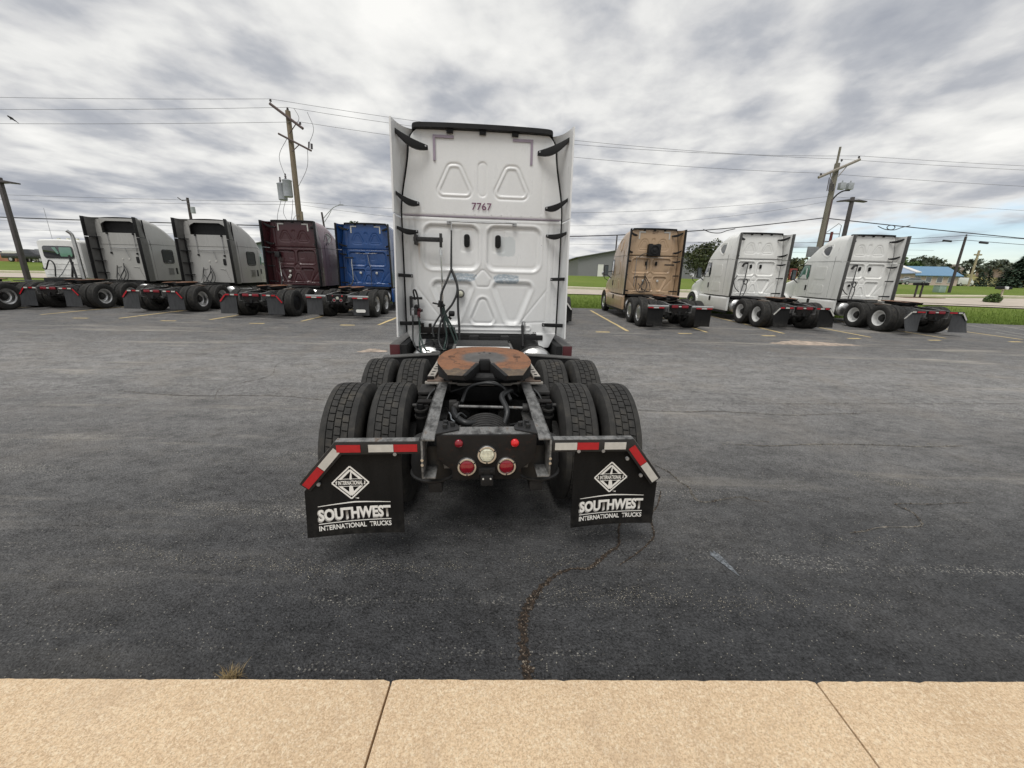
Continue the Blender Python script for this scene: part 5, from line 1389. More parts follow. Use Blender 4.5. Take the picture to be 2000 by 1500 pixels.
def intl_cab(root, paint_, opt):
    tab = INTL
    shell(root, tab, paint_)
    m = MB()
    # wall with pocket: side posts, lower wall, lintel
    def g(u, v):
        x = lerp(-1.16, 1.16, u); z = lerp(1.115, 3.30, v); return (x, WY+.004*math.sin(x*9)*0, z)
    m.grid(g, 12, 12); m.box(-1.12, -.84, WY-.004, WY+.02, 3.30, 3.90); m.box(.84, 1.08, WY-.004, WY+.02, 3.30, 3.90)
    m.prism([(-.86, 3.66), (-.76, 3.74), (-.58, 3.83), (.58, 3.83), (.76, 3.74), (.86, 3.66), (.86, 3.95), (-.86, 3.95)], 'y', WY-.004, WY+.02)
    w = m.build('rear_wall', paint_, root, angle=30)
    m = MB(); m.box(-.90, .90, WY+.22, WY+.5, 3.26, 3.92); m.box(-.90, .90, WY+.02, WY+.3, 3.26, 3.30); m.build('roof_pocket', 'black_plastic', root)
    m = MB()
    for x in (-.62, .62): m.tube([(x, WY-.03, 3.30), (x+.02, WY-.04, 2.9), (x, WY-.03, 2.45)], .012, 5)
    m.tube([(-.62, WY-.05, 2.62), (.0, WY-.07, 2.60), (.80, WY-.05, 2.62)], .016, 6)
    m.tube([(.10, WY-.05, 2.6), (.25, WY-.08, 2.2)], .010, 5)
    m.build('grab_rail', 'galvanised', root, recalc=False)
    for (x, z) in ((-.62, 2.38), (.62, 2.36), (-.62, 3.28), (.62, 3.26)):
        m = MB(); m.box(x-.04, x+.04, WY-.05, WY, z-.045, z+.045); m.build('rail_foot', 'black_plastic', root, bevel=.012)
    m = MB(); m.prism([(a, b) for a, b in rrect(.50, .64, 1.92, 2.22, .04)], 'y', WY-.02, WY+.01); m.build('vent', 'black_plastic', root, bevel=.006)
    for x in (-.16, .16):
        m = MB(); m.lathe([(0, .045), (.012, .045), (.016, .03), (.016, .001)], (x, WY, 2.10), 'y', 20, -1); m.build('work_lamp', 'white_tape', root, recalc=False)
    for s in (-1, 1):
        m = MB(); m.tube([(s*.30, WY-.006, 1.75), (s*.55, WY-.008, 1.72), (s*.62, WY-.008, 1.45), (s*.72, WY-.006, 1.20)], .018, 6); m.build('wall_bead', paint_, w, recalc=False)
    m = MB(); m.box(-1.1, 1.1, WY-.006, WY+.006, 2.76, 2.775); m.build('wall_seam', 'trim_grey', root)
    for s in (-1, 1):
        extender(root, s, opt['ext_paint'], 3.10, 3.98, 3.36, 1.20, 1.18, 'black_plastic', 'swoop')
        extender(root, s, opt['ext_paint'], 1.08, 3.08, 3.36, 1.235, 1.20, 'black_plastic')
        for z in (3.09, 2.55, 2.0, 1.45):
            m = MB(); m.prism([(s*.93, 3.72), (s*1.19, 3.72), (s*1.20, 3.42), (s*1.14, 3.46)], 'z', z-.018, z+.018); m.build('bracket', 'black_plastic', root, bevel=.006)
        m = MB(); m.tube([(s*1.03, 3.66, 3.05), (s*1.05, 3.66, 1.2)], .014, 5); m.build('extender_stay', 'black_plastic', root, recalc=False)
        m = MB(); m.tube([(s*1.15, WY-.005, 3.9), (s*1.17, WY-.005, 1.15)], .03, 6); m.build('wall_gasket', 'black_plastic', root, recalc=False)
        win = side_panel(root, tab, s, rrect(4.50, 5.10, 1.98, 2.56, .08), 'dark_glass', 'sleeper_window', .006)
        m = MB(); q = rrect(4.47, 5.13, 1.95, 2.59, .10); q.append(q[0])
        m.tube([(s*(side_x(tab, y, z)+.003), y, z) for y, z in q], .020, 6); m.build('window_frame', 'black_plastic', win, recalc=False)
        side_panel(root, tab, s, [(5.62, 2.56), (5.88, 2.54), (6.22, 2.06), (6.20, 1.96), (5.58, 1.96), (5.55, 2.10)], 'green_glass', 'door_window', .005)
        seam(root, tab, s, [(3.85, 2.82), (5.45, 2.82), (5.75, 2.70)]); seam(root, tab, s, [(5.42, 2.7), (5.42, 1.15)]); seam(root, tab, s, [(3.92, 3.8), (3.95, 1.15)])
        vn = side_panel(root, tab, s, rrect(4.62, 5.02, 1.36, 1.74, .03), paint_, 'side_vent', .010)
        m = MB()
        for i in range(7): z = 1.41+i*.047; m.box(min(s*side_x(tab, 4.8, z), s*(side_x(tab, 4.8, z)+.022)), max(s*side_x(tab, 4.8, z), s*(side_x(tab, 4.8, z)+.022)), 4.66, 4.98, z-.010, z+.010)
        m.build('vent_slat', 'trim_grey', vn)
        side_panel(root, tab, s, rrect(5.14, 5.24, 1.40, 1.72, .03), 'black_plastic', 'locker_handle', .016)
        side_panel(root, tab, s, rrect(5.50, 5.58, 1.52, 1.78, .03), 'black_plastic', 'door_handle', .016)
        mirror(root, s, 6.35, 1.07, 1.86); fender(root, s, opt['steer'], paint_)
        m = MB(); m.lathe([(0, .001), (.02, .16), (.06, .27), (.10, .30), (1.9, .30), (1.95, .27), (1.97, .001)], (s*.84, 3.35, .655), 'y', 32)
        tk = m.build('fuel_tank', 'alloy', root, recalc=False)
        for y in (3.7, 4.7):
            m = MB(); m.lathe([(0, .302), (0, .308), (.07, .308), (.07, .302)], (s*.84, y, .655), 'y', 32); m.build('tank_strap', 'black_steel', tk, recalc=False)
        m = MB(); m.box(min(s*.95, s*1.18), max(s*.95, s*1.18), 5.4, 6.3, .45, .52); m.box(min(s*.95, s*1.18), max(s*.95, s*1.18), 5.4, 6.3, .75, .80); m.build('step', 'alloy', root, bevel=.01)
    m = MB(); m.box(-.6, .6, 3.78, 6.5, .80, 1.09); m.build('cab_floor', 'engine_dark', root, bevel=.02)
    hoses_parked(root, -.12, 1.9)

def hoses_parked(root, x, ztop, green=True):
    hose(root, [(x, WY-.06, ztop), (x-.02, WY-.10, ztop-.3), (x-.15, WY-.2, ztop-.62), (x-.05, WY-.25, ztop-.80), (x+.1, WY-.2, ztop-.55), (x+.02, WY-.1, ztop-.25)], .018, 'hose_black')
    hose(root, [(x+.01, WY-.07, ztop-.1), (x+.22, WY-.18, ztop-.5), (x+.2, WY-.3, ztop-.78), (x-.1, WY-.25, ztop-.7), (x-.3, WY-.15, ztop-.45)], .016, 'hose_black')
    hose(root, [(x-.35, WY-.05, ztop-.1), (x-.38, WY-.12, ztop-.6), (x-.30, WY-.3, ztop-.82), (x-.1, WY-.6, ztop-.85)], .016, 'hose_black')
    hose(root, [(x-.02, WY-.06, ztop-.3), (x-.25, WY-.2, ztop-.75), (x, WY-.5, ztop-.8)], .016, 'hose_black')

def pogo(root, x, rods=True, detail=False):
    """hose bar with spring stick, antenna rod"""
    m = MB(); m.box(x-.21, x+.20, 3.60, 3.655, 2.435, 2.495); m.box(x-.20, x-.165, 3.585, WY, 2.39, 2.53); m.box(x+.155, x+.19, 3.585, 3.67, 2.36, 2.55)
    for i in range(5): m.box(x-.13+i*.06, x-.10+i*.06, 3.592, 3.60, 2.44, 2.49)
    b = m.build('hose_bar', 'black_steel', root, bevel=.006)
    m = MB(); m.tube([(x+.17, 3.61, 2.38), (x+.175, 3.62, 2.1), (x+.18, 3.63, 1.55)], .014, 8); m.cyl((x+.17, 3.61, 2.33), (x+.172, 3.61, 2.25), .022, n=10)
    m.build('pogo_stick', 'chrome', b, recalc=False)

def maintruck():
    root = thing('semi_truck', 'white sleeper semi truck with number 7767 on its back wall and lettered black mudflaps', 'truck', (-.155, 2.42, 0), R(5.0))
    TRK[:] = [1.135, .775]
    chassis(root, 8.0, (0.93, 2.00), 7.55, 'black', True, flap_bot=.25)
    TRK[:] = [1.085, .745]
    chassis_main_extras(root)
    casc_cab(root, 'white_paint', dict(cell=.0105, detail=True, steer=7.55, corners='purple_tape', skirt=None, seam_mat='purple_tape', win='dark_glass'))
    obj('lettering', text_mesh('7767', 'purple_print', 1, .285, .098, offset=.006, extrude=.0), root, loc=(-.02, WY-.014, 2.945))
    # chassis side fairings with dark red reflectors on their ends
    for s in (-1, 1):
        m = MB(); m.hexa([(s*1.19, 3.32, .60), (s*1.335, 3.32, .60), (s*1.30, 6.4, .50), (s*1.14, 6.4, .50)], [(s*1.19, 3.32, 1.0), (s*1.335, 3.32, 1.0), (s*1.25, 6.4, 1.04), (s*1.14, 6.4, 1.04)])
        f = m.build('side_fairing', 'trim_grey', root, bevel=.008)
        m = MB(); m.box(min(s*1.193, s*1.333), max(s*1.193, s*1.333), 3.308, 3.318, .62, .998); m.build('end_reflector', 'maroon_reflector', f, bevel=.004)
        m = MB(); m.box(min(s*1.10, s*1.19), max(s*1.10, s*1.19), 3.34, 6.3, .62, .99); m.build('fairing_bracket', 'engine_dark', f)
        m = MB(); m.hexa([(s*.55, 2.52, 1.00), (s*1.24, 2.46, .965), (s*1.25, 2.60, .965), (s*.55, 2.68, 1.00)], [(s*.55, 2.52, 1.018), (s*1.24, 2.46, .983), (s*1.25, 2.60, .983), (s*.55, 2.68, 1.018)])
        q = m.build('quarter_fender', 'trim_grey', root, bevel=.006)
        m = MB(); m.hexa([(s*.56, 2.53, .80), (s*1.23, 2.47, .80), (s*1.23, 2.49, .80), (s*.56, 2.55, .80)], [(s*.56, 2.53, .999), (s*1.23, 2.47, .964), (s*1.23, 2.49, .964), (s*.56, 2.55, .999)]); m.build('fender_skirt', 'black_plastic', q)
        # white lower corner fairing under the wall
        m = MB(); m.hexa([(s*.90, WY-.03, .90), (s*1.05, WY-.03, .90), (s*1.02, WY+.1, .90), (s*.90, WY+.1, .90)], [(s*.84, WY-.02, 1.13), (s*1.16, WY-.02, 1.13), (s*1.16, WY+.1, 1.13), (s*.84, WY+.1, 1.13)])
        m.build('lower_fairing', 'white_paint', root, bevel=.02)
    m = MB(); m.box(-.345, .345, 2.60, 2.64, 1.075, 1.098)
    m.build('deck_edge', 'white_wheel', root, bevel=.004)
    # dark hardware under the cab
    for (x0, x1, y0, y1, z0, z1) in ((-.62, .62, 3.70, 3.78, .86, 1.06), (-.20, -.06, 3.52, 3.70, .90, 1.10), (.28, .40, 3.52, 3.70, .90, 1.10), (-.7, -.42, 3.40, 3.60, .88, .98)):
        m = MB(); m.box(x0, x1, y0, y1, z0, z1); m.build('cab_mount', 'engine_dark', root, bevel=.012)
    m = MB(); m.cyl((.62, 3.55, .95), (.62, 3.72, 1.25), .022, n=10); m.build('cab_shock', 'black_plastic', root)
    m = MB(); m.cyl((.62, WY-.03, 1.31), (.62, WY-.03, 1.16), .014, n=8); m.cyl((.66, WY-.03, 1.31), (.66, WY-.03, 1.16), .008, n=8); m.cyl((.62, WY-.03, 1.31), (.66, WY-.03, 1.31), .012, n=8); m.build('latch_hook', 'galvanised', root)
    # wall furniture
    pogo(root, -.775, detail=True)
    m = MB(); m.tube(catmull([(-.485, WY-.03, 2.715), (-.44, WY-.06, 2.725), (0, WY-.06, 2.722), (.40, WY-.06, 2.728), (.46, WY-.03, 2.715)], 4), .009, 6)
    m.box(-.52, -.46, WY-.05, WY, 2.69, 2.73); m.box(.43, .49, WY-.05, WY, 2.695, 2.735); m.build('hose_rail', 'galvanised', root, recalc=False)
    m = MB(); m.tube([(-.455, 3.70, 2.72), (-.452, 3.66, 2.58)], .006, 6); m.build('tender_wire', 'galvanised', root, recalc=False)
    m = MB(); m.tube([(-.452, 3.66, 2.60), (-.455, 3.62, 2.35), (-.458, 3.58, 2.06)], [.010, .014, .016], 8); m.build('tender_spring', 'hose_black', root, recalc=False)
    m = MB(); m.lathe([(0, .062), (.02, .062), (.035, .05), (.04, .045)], (-.335, WY-.012, 1.715), 'y', 28, -1); lp = m.build('work_lamp', 'grey_plastic', root, recalc=False)
    m = MB(); m.lathe([(.03, .048), (.045, .03), (.048, .001)], (-.335, WY-.012, 1.715), 'y', 24, -1); m.build('lens', 'clear_lens', lp, recalc=False)
    # hanging hoses
    hose(root, [(-.458, 3.58, 2.06), (-.52, 3.52, 1.90), (-.60, 3.48, 1.70), (-.605, 3.46, 1.45), (-.56, 3.44, 1.25), (-.52, 3.42, 1.05), (-.55, 3.35, .93), (-.66, 3.2, .95)], .016, 'hose_black')
    hose(root, [(-.450, 3.58, 2.06), (-.39, 3.52, 1.92), (-.37, 3.48, 1.75), (-.44, 3.46, 1.58), (-.54, 3.45, 1.45), (-.62, 3.43, 1.28), (-.64, 3.38, 1.05), (-.58, 3.30, .93)], .016, 'hose_black')
    hose(root, [(-.455, 3.60, 2.05), (-.41, 3.54, 1.95), (-.365, 3.5, 1.80), (-.36, 3.48, 1.50), (-.345, 3.46, 1.20), (-.36, 3.42, 1.0), (-.50, 3.30, .90), (-.72, 3.15, .92)], .017, 'hose_black')
    hose(root, [(-.57, 3.46, 1.58), (-.54, 3.44, 1.38), (-.46, 3.42, 1.18), (-.40, 3.38, 1.0), (-.45, 3.28, .90), (-.60, 3.1, .90)], .014, 'hose_green')
    hose(root, [(-.59, 3.46, 1.52), (-.55, 3.44, 1.30), (-.53, 3.42, 1.12), (-.555, 3.35, .98), (-.55, 3.1, .97), (-.50, 2.85, 1.02)], .014, 'hose_green')
    hose(root, [(-.58, 3.46, 1.55), (-.50, 3.44, 1.34), (-.42, 3.43, 1.20), (-.37, 3.40, 1.06), (-.40, 3.36, .96), (-.35, 3.3, .95), (-.28, 3.28, .93)], .013, 'hose_green')
    hose(root, [(-.56, 3.47, 1.50), (-.68, 3.44, 1.32), (-.73, 3.42, 1.20), (-.71, 3.40, 1.10)], .014, 'hose_black')
    m = MB(); m.cyl((-.72, 3.42, 1.59), (-.54, 3.42, 1.555), .012, n=8); m.cyl((-.62, 3.43, 1.53), (-.60, 3.43, 1.62), .035, n=12); m.build('hose_tie', 'black_plastic', root)
    m = MB(); m.lathe([(-.04, .02), (-.03, .04), (.03, .04), (.045, .03), (.05, .001)], (-.455, 3.44, 1.44), 'x', 16); m.cyl((-.50, 3.44, 1.40), (-.46, 3.44, 1.36), .018, n=8); m.build('trailer_plug', 'black_plastic', root, recalc=False)
    # rivets down the wall edges and along the seam
    rv = MB(); rv.lathe([(0, .009), (.003, .008), (.005, .004), (.0055, .0001)], (0, 0, 0), 'y', 8, -1); rme = rv.mesh('rivet', 'white_paint', recalc=False)
    for s in (-1, 1):
        for i in range(13): obj('rivet', rme, root, loc=(s*1.115, WY-.001, 1.22+i*.122))
        for i in range(7): obj('rivet', rme, root, loc=(s*(.12+i*.145), WY-.001, 2.845))
    # gladhand bracket on the left
    m = MB(); m.box(-1.08, -.90, 3.66, 3.70, 1.62, 1.655); m.box(-1.08, -.90, 3.66, 3.70, 1.44, 1.475); m.box(-1.085, -1.055, 3.66, WY, 1.38, 1.665); gh = m.build('gladhand_bracket', 'black_steel', root, bevel=.006)
    for i, (x, z) in enumerate(((-1.03, 1.46), (-.985, 1.50), (-.945, 1.45))):
        m = MB(); m.cyl((x, 3.60, z), (x, 3.66, z+.02), .032, n=14); m.box(x-.02, x+.02, 3.57, 3.61, z-.10, z); m.build('gladhand', 'galvanised' if i == 0 else ('maroon_reflector' if i == 2 else 'black_steel'), gh, bevel=.006)
    hose(root, [(-1.03, 3.58, 1.40), (-1.035, 3.55, 1.2), (-1.02, 3.45, 1.02), (-.93, 3.3, .92), (-.80, 3.15, .88)], .013, 'hose_black')
    hose(root, [(-.95, 3.58, 1.38), (-.93, 3.55, 1.2), (-.93, 3.45, 1.02), (-.90, 3.3, .95), (-.84, 3.05, .88), (-.78, 2.9, .90)], .013, 'hose_green')
    hose(root, [(-.99, 3.58, 1.62), (-1.0, 3.52, 1.74), (-.975, 3.52, 1.76), (-.95, 3.56, 1.66), (-.94, 3.58, 1.50)], .012, 'hose_black')
    hose(root, [(-.93, 3.5, 1.15), (-.88, 3.4, 1.0), (-.82, 3.3, .93), (-.76, 3.25, .92)], .012, 'hose_green')
    m = MB(); m.box(-.95, -.42, 3.66, 3.72, 1.12, 1.21); m.box(-.93, -.89, 3.66, 3.71, 1.20, 1.27)
    for x in (-.80, -.60): m.box(x-.018, x+.018, 3.67, WY, 1.20, 1.26)
    m.build('hose_tray', 'black_rust', root, bevel=.006)
    for (x, z) in ((-.62, 1.0), (-.78, .98)):
        m = MB(); m.cyl((x, 3.50, z), (x, 3.62, z), .05, n=14); m.build('air_valve', 'black_steel', root, bevel=.006)
    for (x, z, mt) in ((.88, 2.44, 'black_plastic'), (.80, 1.135, 'black_plastic'), (.83, 1.135, 'black_plastic')):
        m = MB(); m.cyl((x, WY-.008, z), (x, WY-.002, z), .009, n=8); m.build('plug', mt, root)
    return root
maintruck()

PITCH = 0.0
def place(label, x, y, yaw):
    return thing('semi_truck', label, 'truck', (x, y, lot_z(y+3)-.045), R(yaw), 'trucks parked in the row', math.atan(.018))
def parked_casc(label, x, y, yaw, paint_, hs, opt, rims, flap_mat='flap_rubber', tape=('r', 'w', 'r'), diag='rr', lamp='bar', pg=True, curl=0.0, steer_kind='alloy', hanger_mat='black_steel'):
    r_ = place(label, x, y, yaw)
    o = dict(steer=7.45); o.update(opt)
    chassis(r_, 7.9, (1.05, 2.30), o['steer'], rims, False, flap_mat, hs, tape, diag, hanger_mat, flap_bot=.16, lamp=lamp, fw_y=.15, curl=curl, steer_kind=steer_kind)
    casc_cab(r_, paint_, o)
    return r_
# brown
t_ = parked_casc('tan sleeper truck with black fan box on its back wall', 6.2, 15.0, 0.4, 'tan_paint', 'bar', dict(corners='white_tape', corner_w=.055, skirt='tan_paint', trim='black_plastic', tear=True, tearmat='tan_paint', win='dark_glass'), 'chromecover', steer_kind='chromecover')
m = MB(); m.box(-.27, .27, 3.50, WY-.01, 2.80, 3.28); m.box(-.24, -.10, 3.52, 3.74, 3.28, 3.31); m.box(.10, .24, 3.52, 3.74, 3.28, 3.31); fb = m.build('fan_box', 'black_plastic', t_, bevel=.03)
m = MB(); m.lathe([(0, .19), (.03, .185), (.03, .165), (.0, .16), (-.04, .10), (.02, .06), (.03, .001)], (.0, 3.50, 3.06), 'y', 28, -1); m.build('fan_grille', 'engine_dark', fb, recalc=False)
obj('lettering', text_mesh('2217', 'dark_print', 1, .26, .10, offset=.01, extrude=0), t_, loc=(.02, WY-.016, 3.80))
hose(t_, [(-.27, 3.6, 2.9), (-.5, 3.62, 2.85), (-.62, 3.65, 2.72)], .016, 'hose_black')
m = MB(); m.tube([(-.72, WY-.05, 2.74), (-.5, WY-.05, 2.745), (.5, WY-.05, 2.72)], .014, 6); m.build('hose_rail', 'alloy', t_, recalc=False)
m = MB(); m.tube([(-.70, WY-.05, 2.72), (-.71, WY-.05, 1.5)], .012, 6); m.build('conduit', 'galvanised', t_, recalc=False)
m = MB(); m.tube([(-.22, WY-.05, 2.65), (-.23, WY-.08, 2.2)], .02, 6); m.build('tender_spring', 'hose_black', t_, recalc=False)
hoses_parked(t_, -.25, 2.05)
m = MB(); m.box(.56, .98, 3.60, 3.66, 2.40, 2.46); m.build('hose_bar', 'black_steel', t_, bevel=.006)
for x in (-.30, .36):
    m = MB(); m.lathe([(0, .055), (.03, .05), (.04, .001)], (x, WY-.005, 1.72), 'y', 18, -1); m.build('work_lamp', 'white_tape', t_, recalc=False)
# two white trucks on the right
def white_furn(t_, d=0.0):
    m = MB(); m.tube(catmull([(-.45, WY-.06, 2.62), (-.62, WY-.12, 2.60), (-.70, WY-.12, 2.45)], 4), .05, 8); m.build('hose_bar', 'black_steel', t_, recalc=False)
    m = MB(); m.tube([(-.42, WY-.05, 2.62), (-.46, WY-.08, 1.95)], .02, 6); m.build('tender_spring', 'hose_black', t_, recalc=False)
    hose(t_, [(-.46, 3.66, 1.98), (-.56, 3.6, 1.80), (-.46, 3.58, 1.66), (-.36, 3.6, 1.78), (-.46, 3.62, 1.9), (-.62, 3.5, 1.5), (-.72, 3.4, 1.15)], .022, 'hose_black')
    hose(t_, [(-.40, 3.6, 1.72), (-.40, 3.55, 1.45), (-.58, 3.4, 1.12)], .02, 'hose_black')
    hose(t_, [(-.85, 3.66, 2.05), (-1.0, 3.6, 1.8), (-.95, 3.5, 1.5), (-.78, 3.4, 1.3)], .018, 'hose_black')
t_ = parked_casc('white sleeper truck parked between the tan truck and the other white truck', 11.35, 15.7, 0.3, 'white_paint_c', 'angled', dict(skirt='white_paint_c', trim='trim_grey', win='dark_glass'), 'white', tape=('r', 'w', 'r'), diag='ww', curl=.05)
white_furn(t_)
t_ = parked_casc('white sleeper truck at the end of the row beside the grass and mailbox', 16.1, 15.3, -0.3, 'white_paint_b', 'angled', dict(skirt='white_paint_b', trim='trim_grey', win='green_glass'), 'white', 'flap_rubber_grey', tape=('r', 'r', 'w'), diag='ww', curl=.12)
white_furn(t_)
m = MB(); m.lathe([(0, .06), (.03, .055), (.03, .03), (.02, .001)], (-.55, WY-.005, 1.72), 'y', 18, -1); m.build('work_lamp', 'black_plastic', t_, recalc=False)
# truck hidden behind the near one
parked_casc('sleeper truck almost hidden behind the near white truck, one black mudflap showing', 1.06, 15.6, 0.0, 'green_paint', 'angled', dict(trim='black_plastic', cell=.05), 'alloy', tape=('w', 'w', 'w'), diag='ww')
# blue
t_ = parked_casc('blue sleeper truck with white corner marks on its back wall', -6.95, 15.8, 0.6, 'blue_paint', 'bar', dict(corners='white_tape', corner_w=.055, trim='black_plastic', ext_paint='blue_paint', skirt='blue_paint', vents=False, seam_mat='blue_paint', tearmat='grey_glass'), 'alloy', 'flap_rubber_grey', lamp='three')
m = MB(); m.tube([(-.5, WY-.06, 2.62), (0, WY-.09, 2.60), (.5, WY-.06, 2.64)], .016, 6); m.build('hose_rail', 'chrome', t_, recalc=False)
m = MB(); m.tube([(.05, WY-.08, 2.55), (.10, WY-.10, 2.2), (.16, WY-.1, 2.0)], .014, 6); m.build('tender_spring', 'galvanised', t_, recalc=False)
m = MB(); m.tube([(-.68, 3.6, 2.35), (-.70, 3.6, 2.2), (-.68, 3.6, 1.5), (-.70, 3.6, 1.3)], .02, 6); m.build('pogo_stick', 'chrome', t_, recalc=False)
m = MB(); m.box(-1.0, -.62, 3.60, 3.66, 2.38, 2.44); m.build('hose_bar', 'black_steel', t_, bevel=.006)
hose(t_, [(-.70, 3.6, 1.4), (-.75, 3.5, 1.2), (-.9, 3.4, 1.15)], .03, 'hose_black'); hose(t_, [(.16, 3.66, 2.0), (.18, 3.6, 1.5), (.2, 3.5, 1.1)], .014, 'hose_black')
for x in (-.36, .40):
    m = MB(); m.lathe([(0, .06), (.03, .055), (.045, .001)], (x, WY-.005, 1.74), 'y', 18, -1); m.build('work_lamp', 'white_tape', t_, recalc=False)
m = MB(); m.prism(rrect(.72, 1.10, .28, .40, .05), 'y', -.062, -.056); m.build('flap_badge', 'white_print', t_)
# maroon
t_ = parked_casc('maroon sleeper truck with sky sheen coloured into its sides between silver and blue trucks', -10.1, 15.4, 0.6, 'maroon_paint', 'angled', dict(corners='white_tape', corner_w=.055, body_paint='maroon_sky_sheen', trim='black_plastic', ext_paint='maroon_paint', seam_mat='maroon_paint', vents=False, tearmat='dark_glass', win='dark_glass'), 'cover', 'flap_rubber_grey', tape=('r', 'w', 'r'), diag='rr')
m = MB(); m.box(-.90, -.70, 3.60, WY, 2.36, 2.60); m.build('hose_bar', 'black_steel', t_, bevel=.02)
m = MB(); m.tube([(-.66, 3.62, 2.35), (-.74, 3.62, 2.15), (-.72, 3.6, 1.5), (-.68, 3.6, 1.3)], .024, 6); m.build('pogo_stick', 'chrome', t_, recalc=False)
hose(t_, [(-.7, 3.6, 1.5), (-.68, 3.5, 1.2), (-.75, 3.4, 1.05)], .03, 'hose_black')
for (x, z) in ((-.36, 1.74), (-.37, 1.55), (-.43, 1.47)):
    m = MB(); m.lathe([(0, .055), (.03, .05), (.045, .001)], (x, WY-.005, z), 'y', 18, -1); m.build('work_lamp', 'white_tape', t_, recalc=False)
for s in (-1, 1):
    m = MB(); sp = [(4.15, 3.1), (4.5, 3.45), (4.95, 3.32), (4.7, 3.26), (4.4, 3.06), (4.3, 2.95)]
    m.tube([(s*(side_x(CASC, y, z)+.002), y, z) for y, z in [(p.x, p.y) for p in catmull([Vector((a, b, 0)) for a, b in sp], 4)]], .02, 5); m.build('side_stripe', 'dark_glass', t_, recalc=False)
# two silver trucks
for (x, y, yaw, lab, pt) in ((-14.6, 16.2, 0.8, 'silver sleeper truck with an open roof pocket parked next to the maroon truck', 'silver_paint'), (-19.0, 16.4, 0.8, 'silver sleeper truck with an open roof pocket parked beside the white day cab', 'silver_paint_b')):
    t_ = place(lab, x, y, yaw)
    chassis(t_, 7.9, (1.05, 2.30), 7.35, 'alloy', False, 'flap_rubber_grey', 'angled', ('w', 'r', 'w'), 'rr', 'black_rust', flap_bot=.16, lamp='bar', fw_y=.15)
    intl_cab(t_, pt, dict(ext_paint='extender_grey', steer=7.35))
# white day cab
t_ = place('white day cab truck with rear window and tall exhaust stack beside the silver truck', -21.7, 15.2, 0.5)
chassis(t_, 8.2, (1.0, 2.25), 7.6, 'alloy', False, 'flap_rubber_grey', 'bar', flap_bot=.16, lamp='bar', fw_y=-.1)
_before = set(t_.children)
shell(t_, DAY, 'white_paint_b')
m = MB(); m.prism(rrect(-.82, .62, 2.05, 2.62, .12), 'y', 3.02, 3.06); w_ = m.build('rear_window', 'dark_glass', t_, bevel=.01)
m = MB(); m.prism(rrect(-.02, .56, 2.14, 2.56, .06), 'y', 3.010, 3.018); m.build('pane', 'green_glass', w_)
m = MB(); m.prism([(-.36, 2.54), (-.18, 2.56), (-.06, 2.28), (-.14, 2.24)], 'y', 3.010, 3.018); m.build('pane', 'green_glass', w_)
m = MB()
for z in (1.30, 1.55, 1.80): m.box(-.95, .95, 3.035, 3.06, z, z+.012)
m.build('wall_rib', 'white_paint_b', t_)
m = MB(); m.cyl((1.0, 2.85, .9), (.98, 2.85, 3.0), .08, n=16); m.tube(catmull([(.98, 2.85, 2.95), (.97, 2.83, 3.15), (.90, 2.72, 3.30)], 5), .07, 14); m.build('exhaust_stack', 'alloy', t_, recalc=False)
m = MB(); m.tube([(.62, 2.8, 2.2), (.72, 2.75, 1.6), (.80, 2.7, 1.1)], .045, 8); m.tube([(.70, 2.8, 1.9), (.55, 2.75, 1.2)], .04, 8); m.build('stack_brace', 'black_steel', t_, recalc=False)
m = MB(); m.tube([(.55, 2.9, 2.05), (.0, 2.85, 1.35), (-.2, 2.8, 1.15)], .018, 6); m.build('stay_rod', 'galvanised', t_, recalc=False)
hose(t_, [(-.9, 2.9, 1.6), (-.7, 2.85, 1.55), (-.45, 2.85, 1.95), (-.25, 2.85, 1.75), (-.3, 2.8, 1.2)], .03, 'hose_black')
m = MB(); m.tube([(-.5, 3.3, 2.92), (-.5, 3.3, 4.3)], .008, 5); m.build('whip_antenna', 'galvanised', t_, recalc=False)
m = MB()
for x in (-.45, 0, .45): m.box(x-.05, x+.05, 3.5, 3.6, 2.93, 3.0)
m.build('roof_lamp', 'clear_lens', t_, bevel=.015)
for s in (-1, 1):
    fender(t_, s, 6.1, 'white_paint_b'); mirror(t_, s, 4.8, 1.02, 1.9)
    side_panel(t_, DAY, s, [(3.45, 2.66), (4.2, 2.66), (4.62, 2.08), (3.45, 2.08)], 'dark_glass', 'door_window', .006)
    m = MB(); m.lathe([(0, .001), (.05, .27), (.10, .30), (1.3, .30), (1.36, .27), (1.38, .001)], (s*.82, 3.0, .655), 'y', 28); m.build('fuel_tank', 'alloy', t_, recalc=False)
m = MB(); m.box(-.8, .8, 2.70, 3.1, .95, 1.15); m.build('cab_sill', 'engine_dark', t_, bevel=.02)
for _o in t_.children:
    if _o not in _before: _o.location.y += 1.5

# ------------------------------------------------------------------ poles and lines
def utility_pole(label, x, y, h, r0=.17, r1=.12, mat='pole_wood', lean=(0, 0)):
    z = ground_z(x, y); t = thing('utility_pole', label, 'utility pole', (x, y, z))
    m = MB(); m.tube([(0, 0, -.3), (lean[0]*.5, lean[1]*.5, h*.5), (lean[0], lean[1], h)], [r0, (r0+r1)/2, r1], 12); m.build('pole', mat, t, recalc=False, angle=60)
    return t
def insulator(root, p):
    m = MB(); m.lathe([(0, .02), (.05, .02), (.06, .07), (.10, .075), (.11, .04), (.14, .06), (.18, .05), (.20, .001)], p, 'z', 10); m.build('insulator', 'ceramic', root, recalc=False)
Y1 = 28.0; P1 = (-14.37, Y1); Z1 = ground_z(*P1); H1 = 11.62-Z1
t_ = utility_pole('weathered wooden utility pole carrying two grey transformers behind the maroon truck', *P1, H1, .20, .15)
def lm(*p): return p
arm1 = [(-.75, -.75, H1+.36-.25), (.80, .80, H1-.78)]
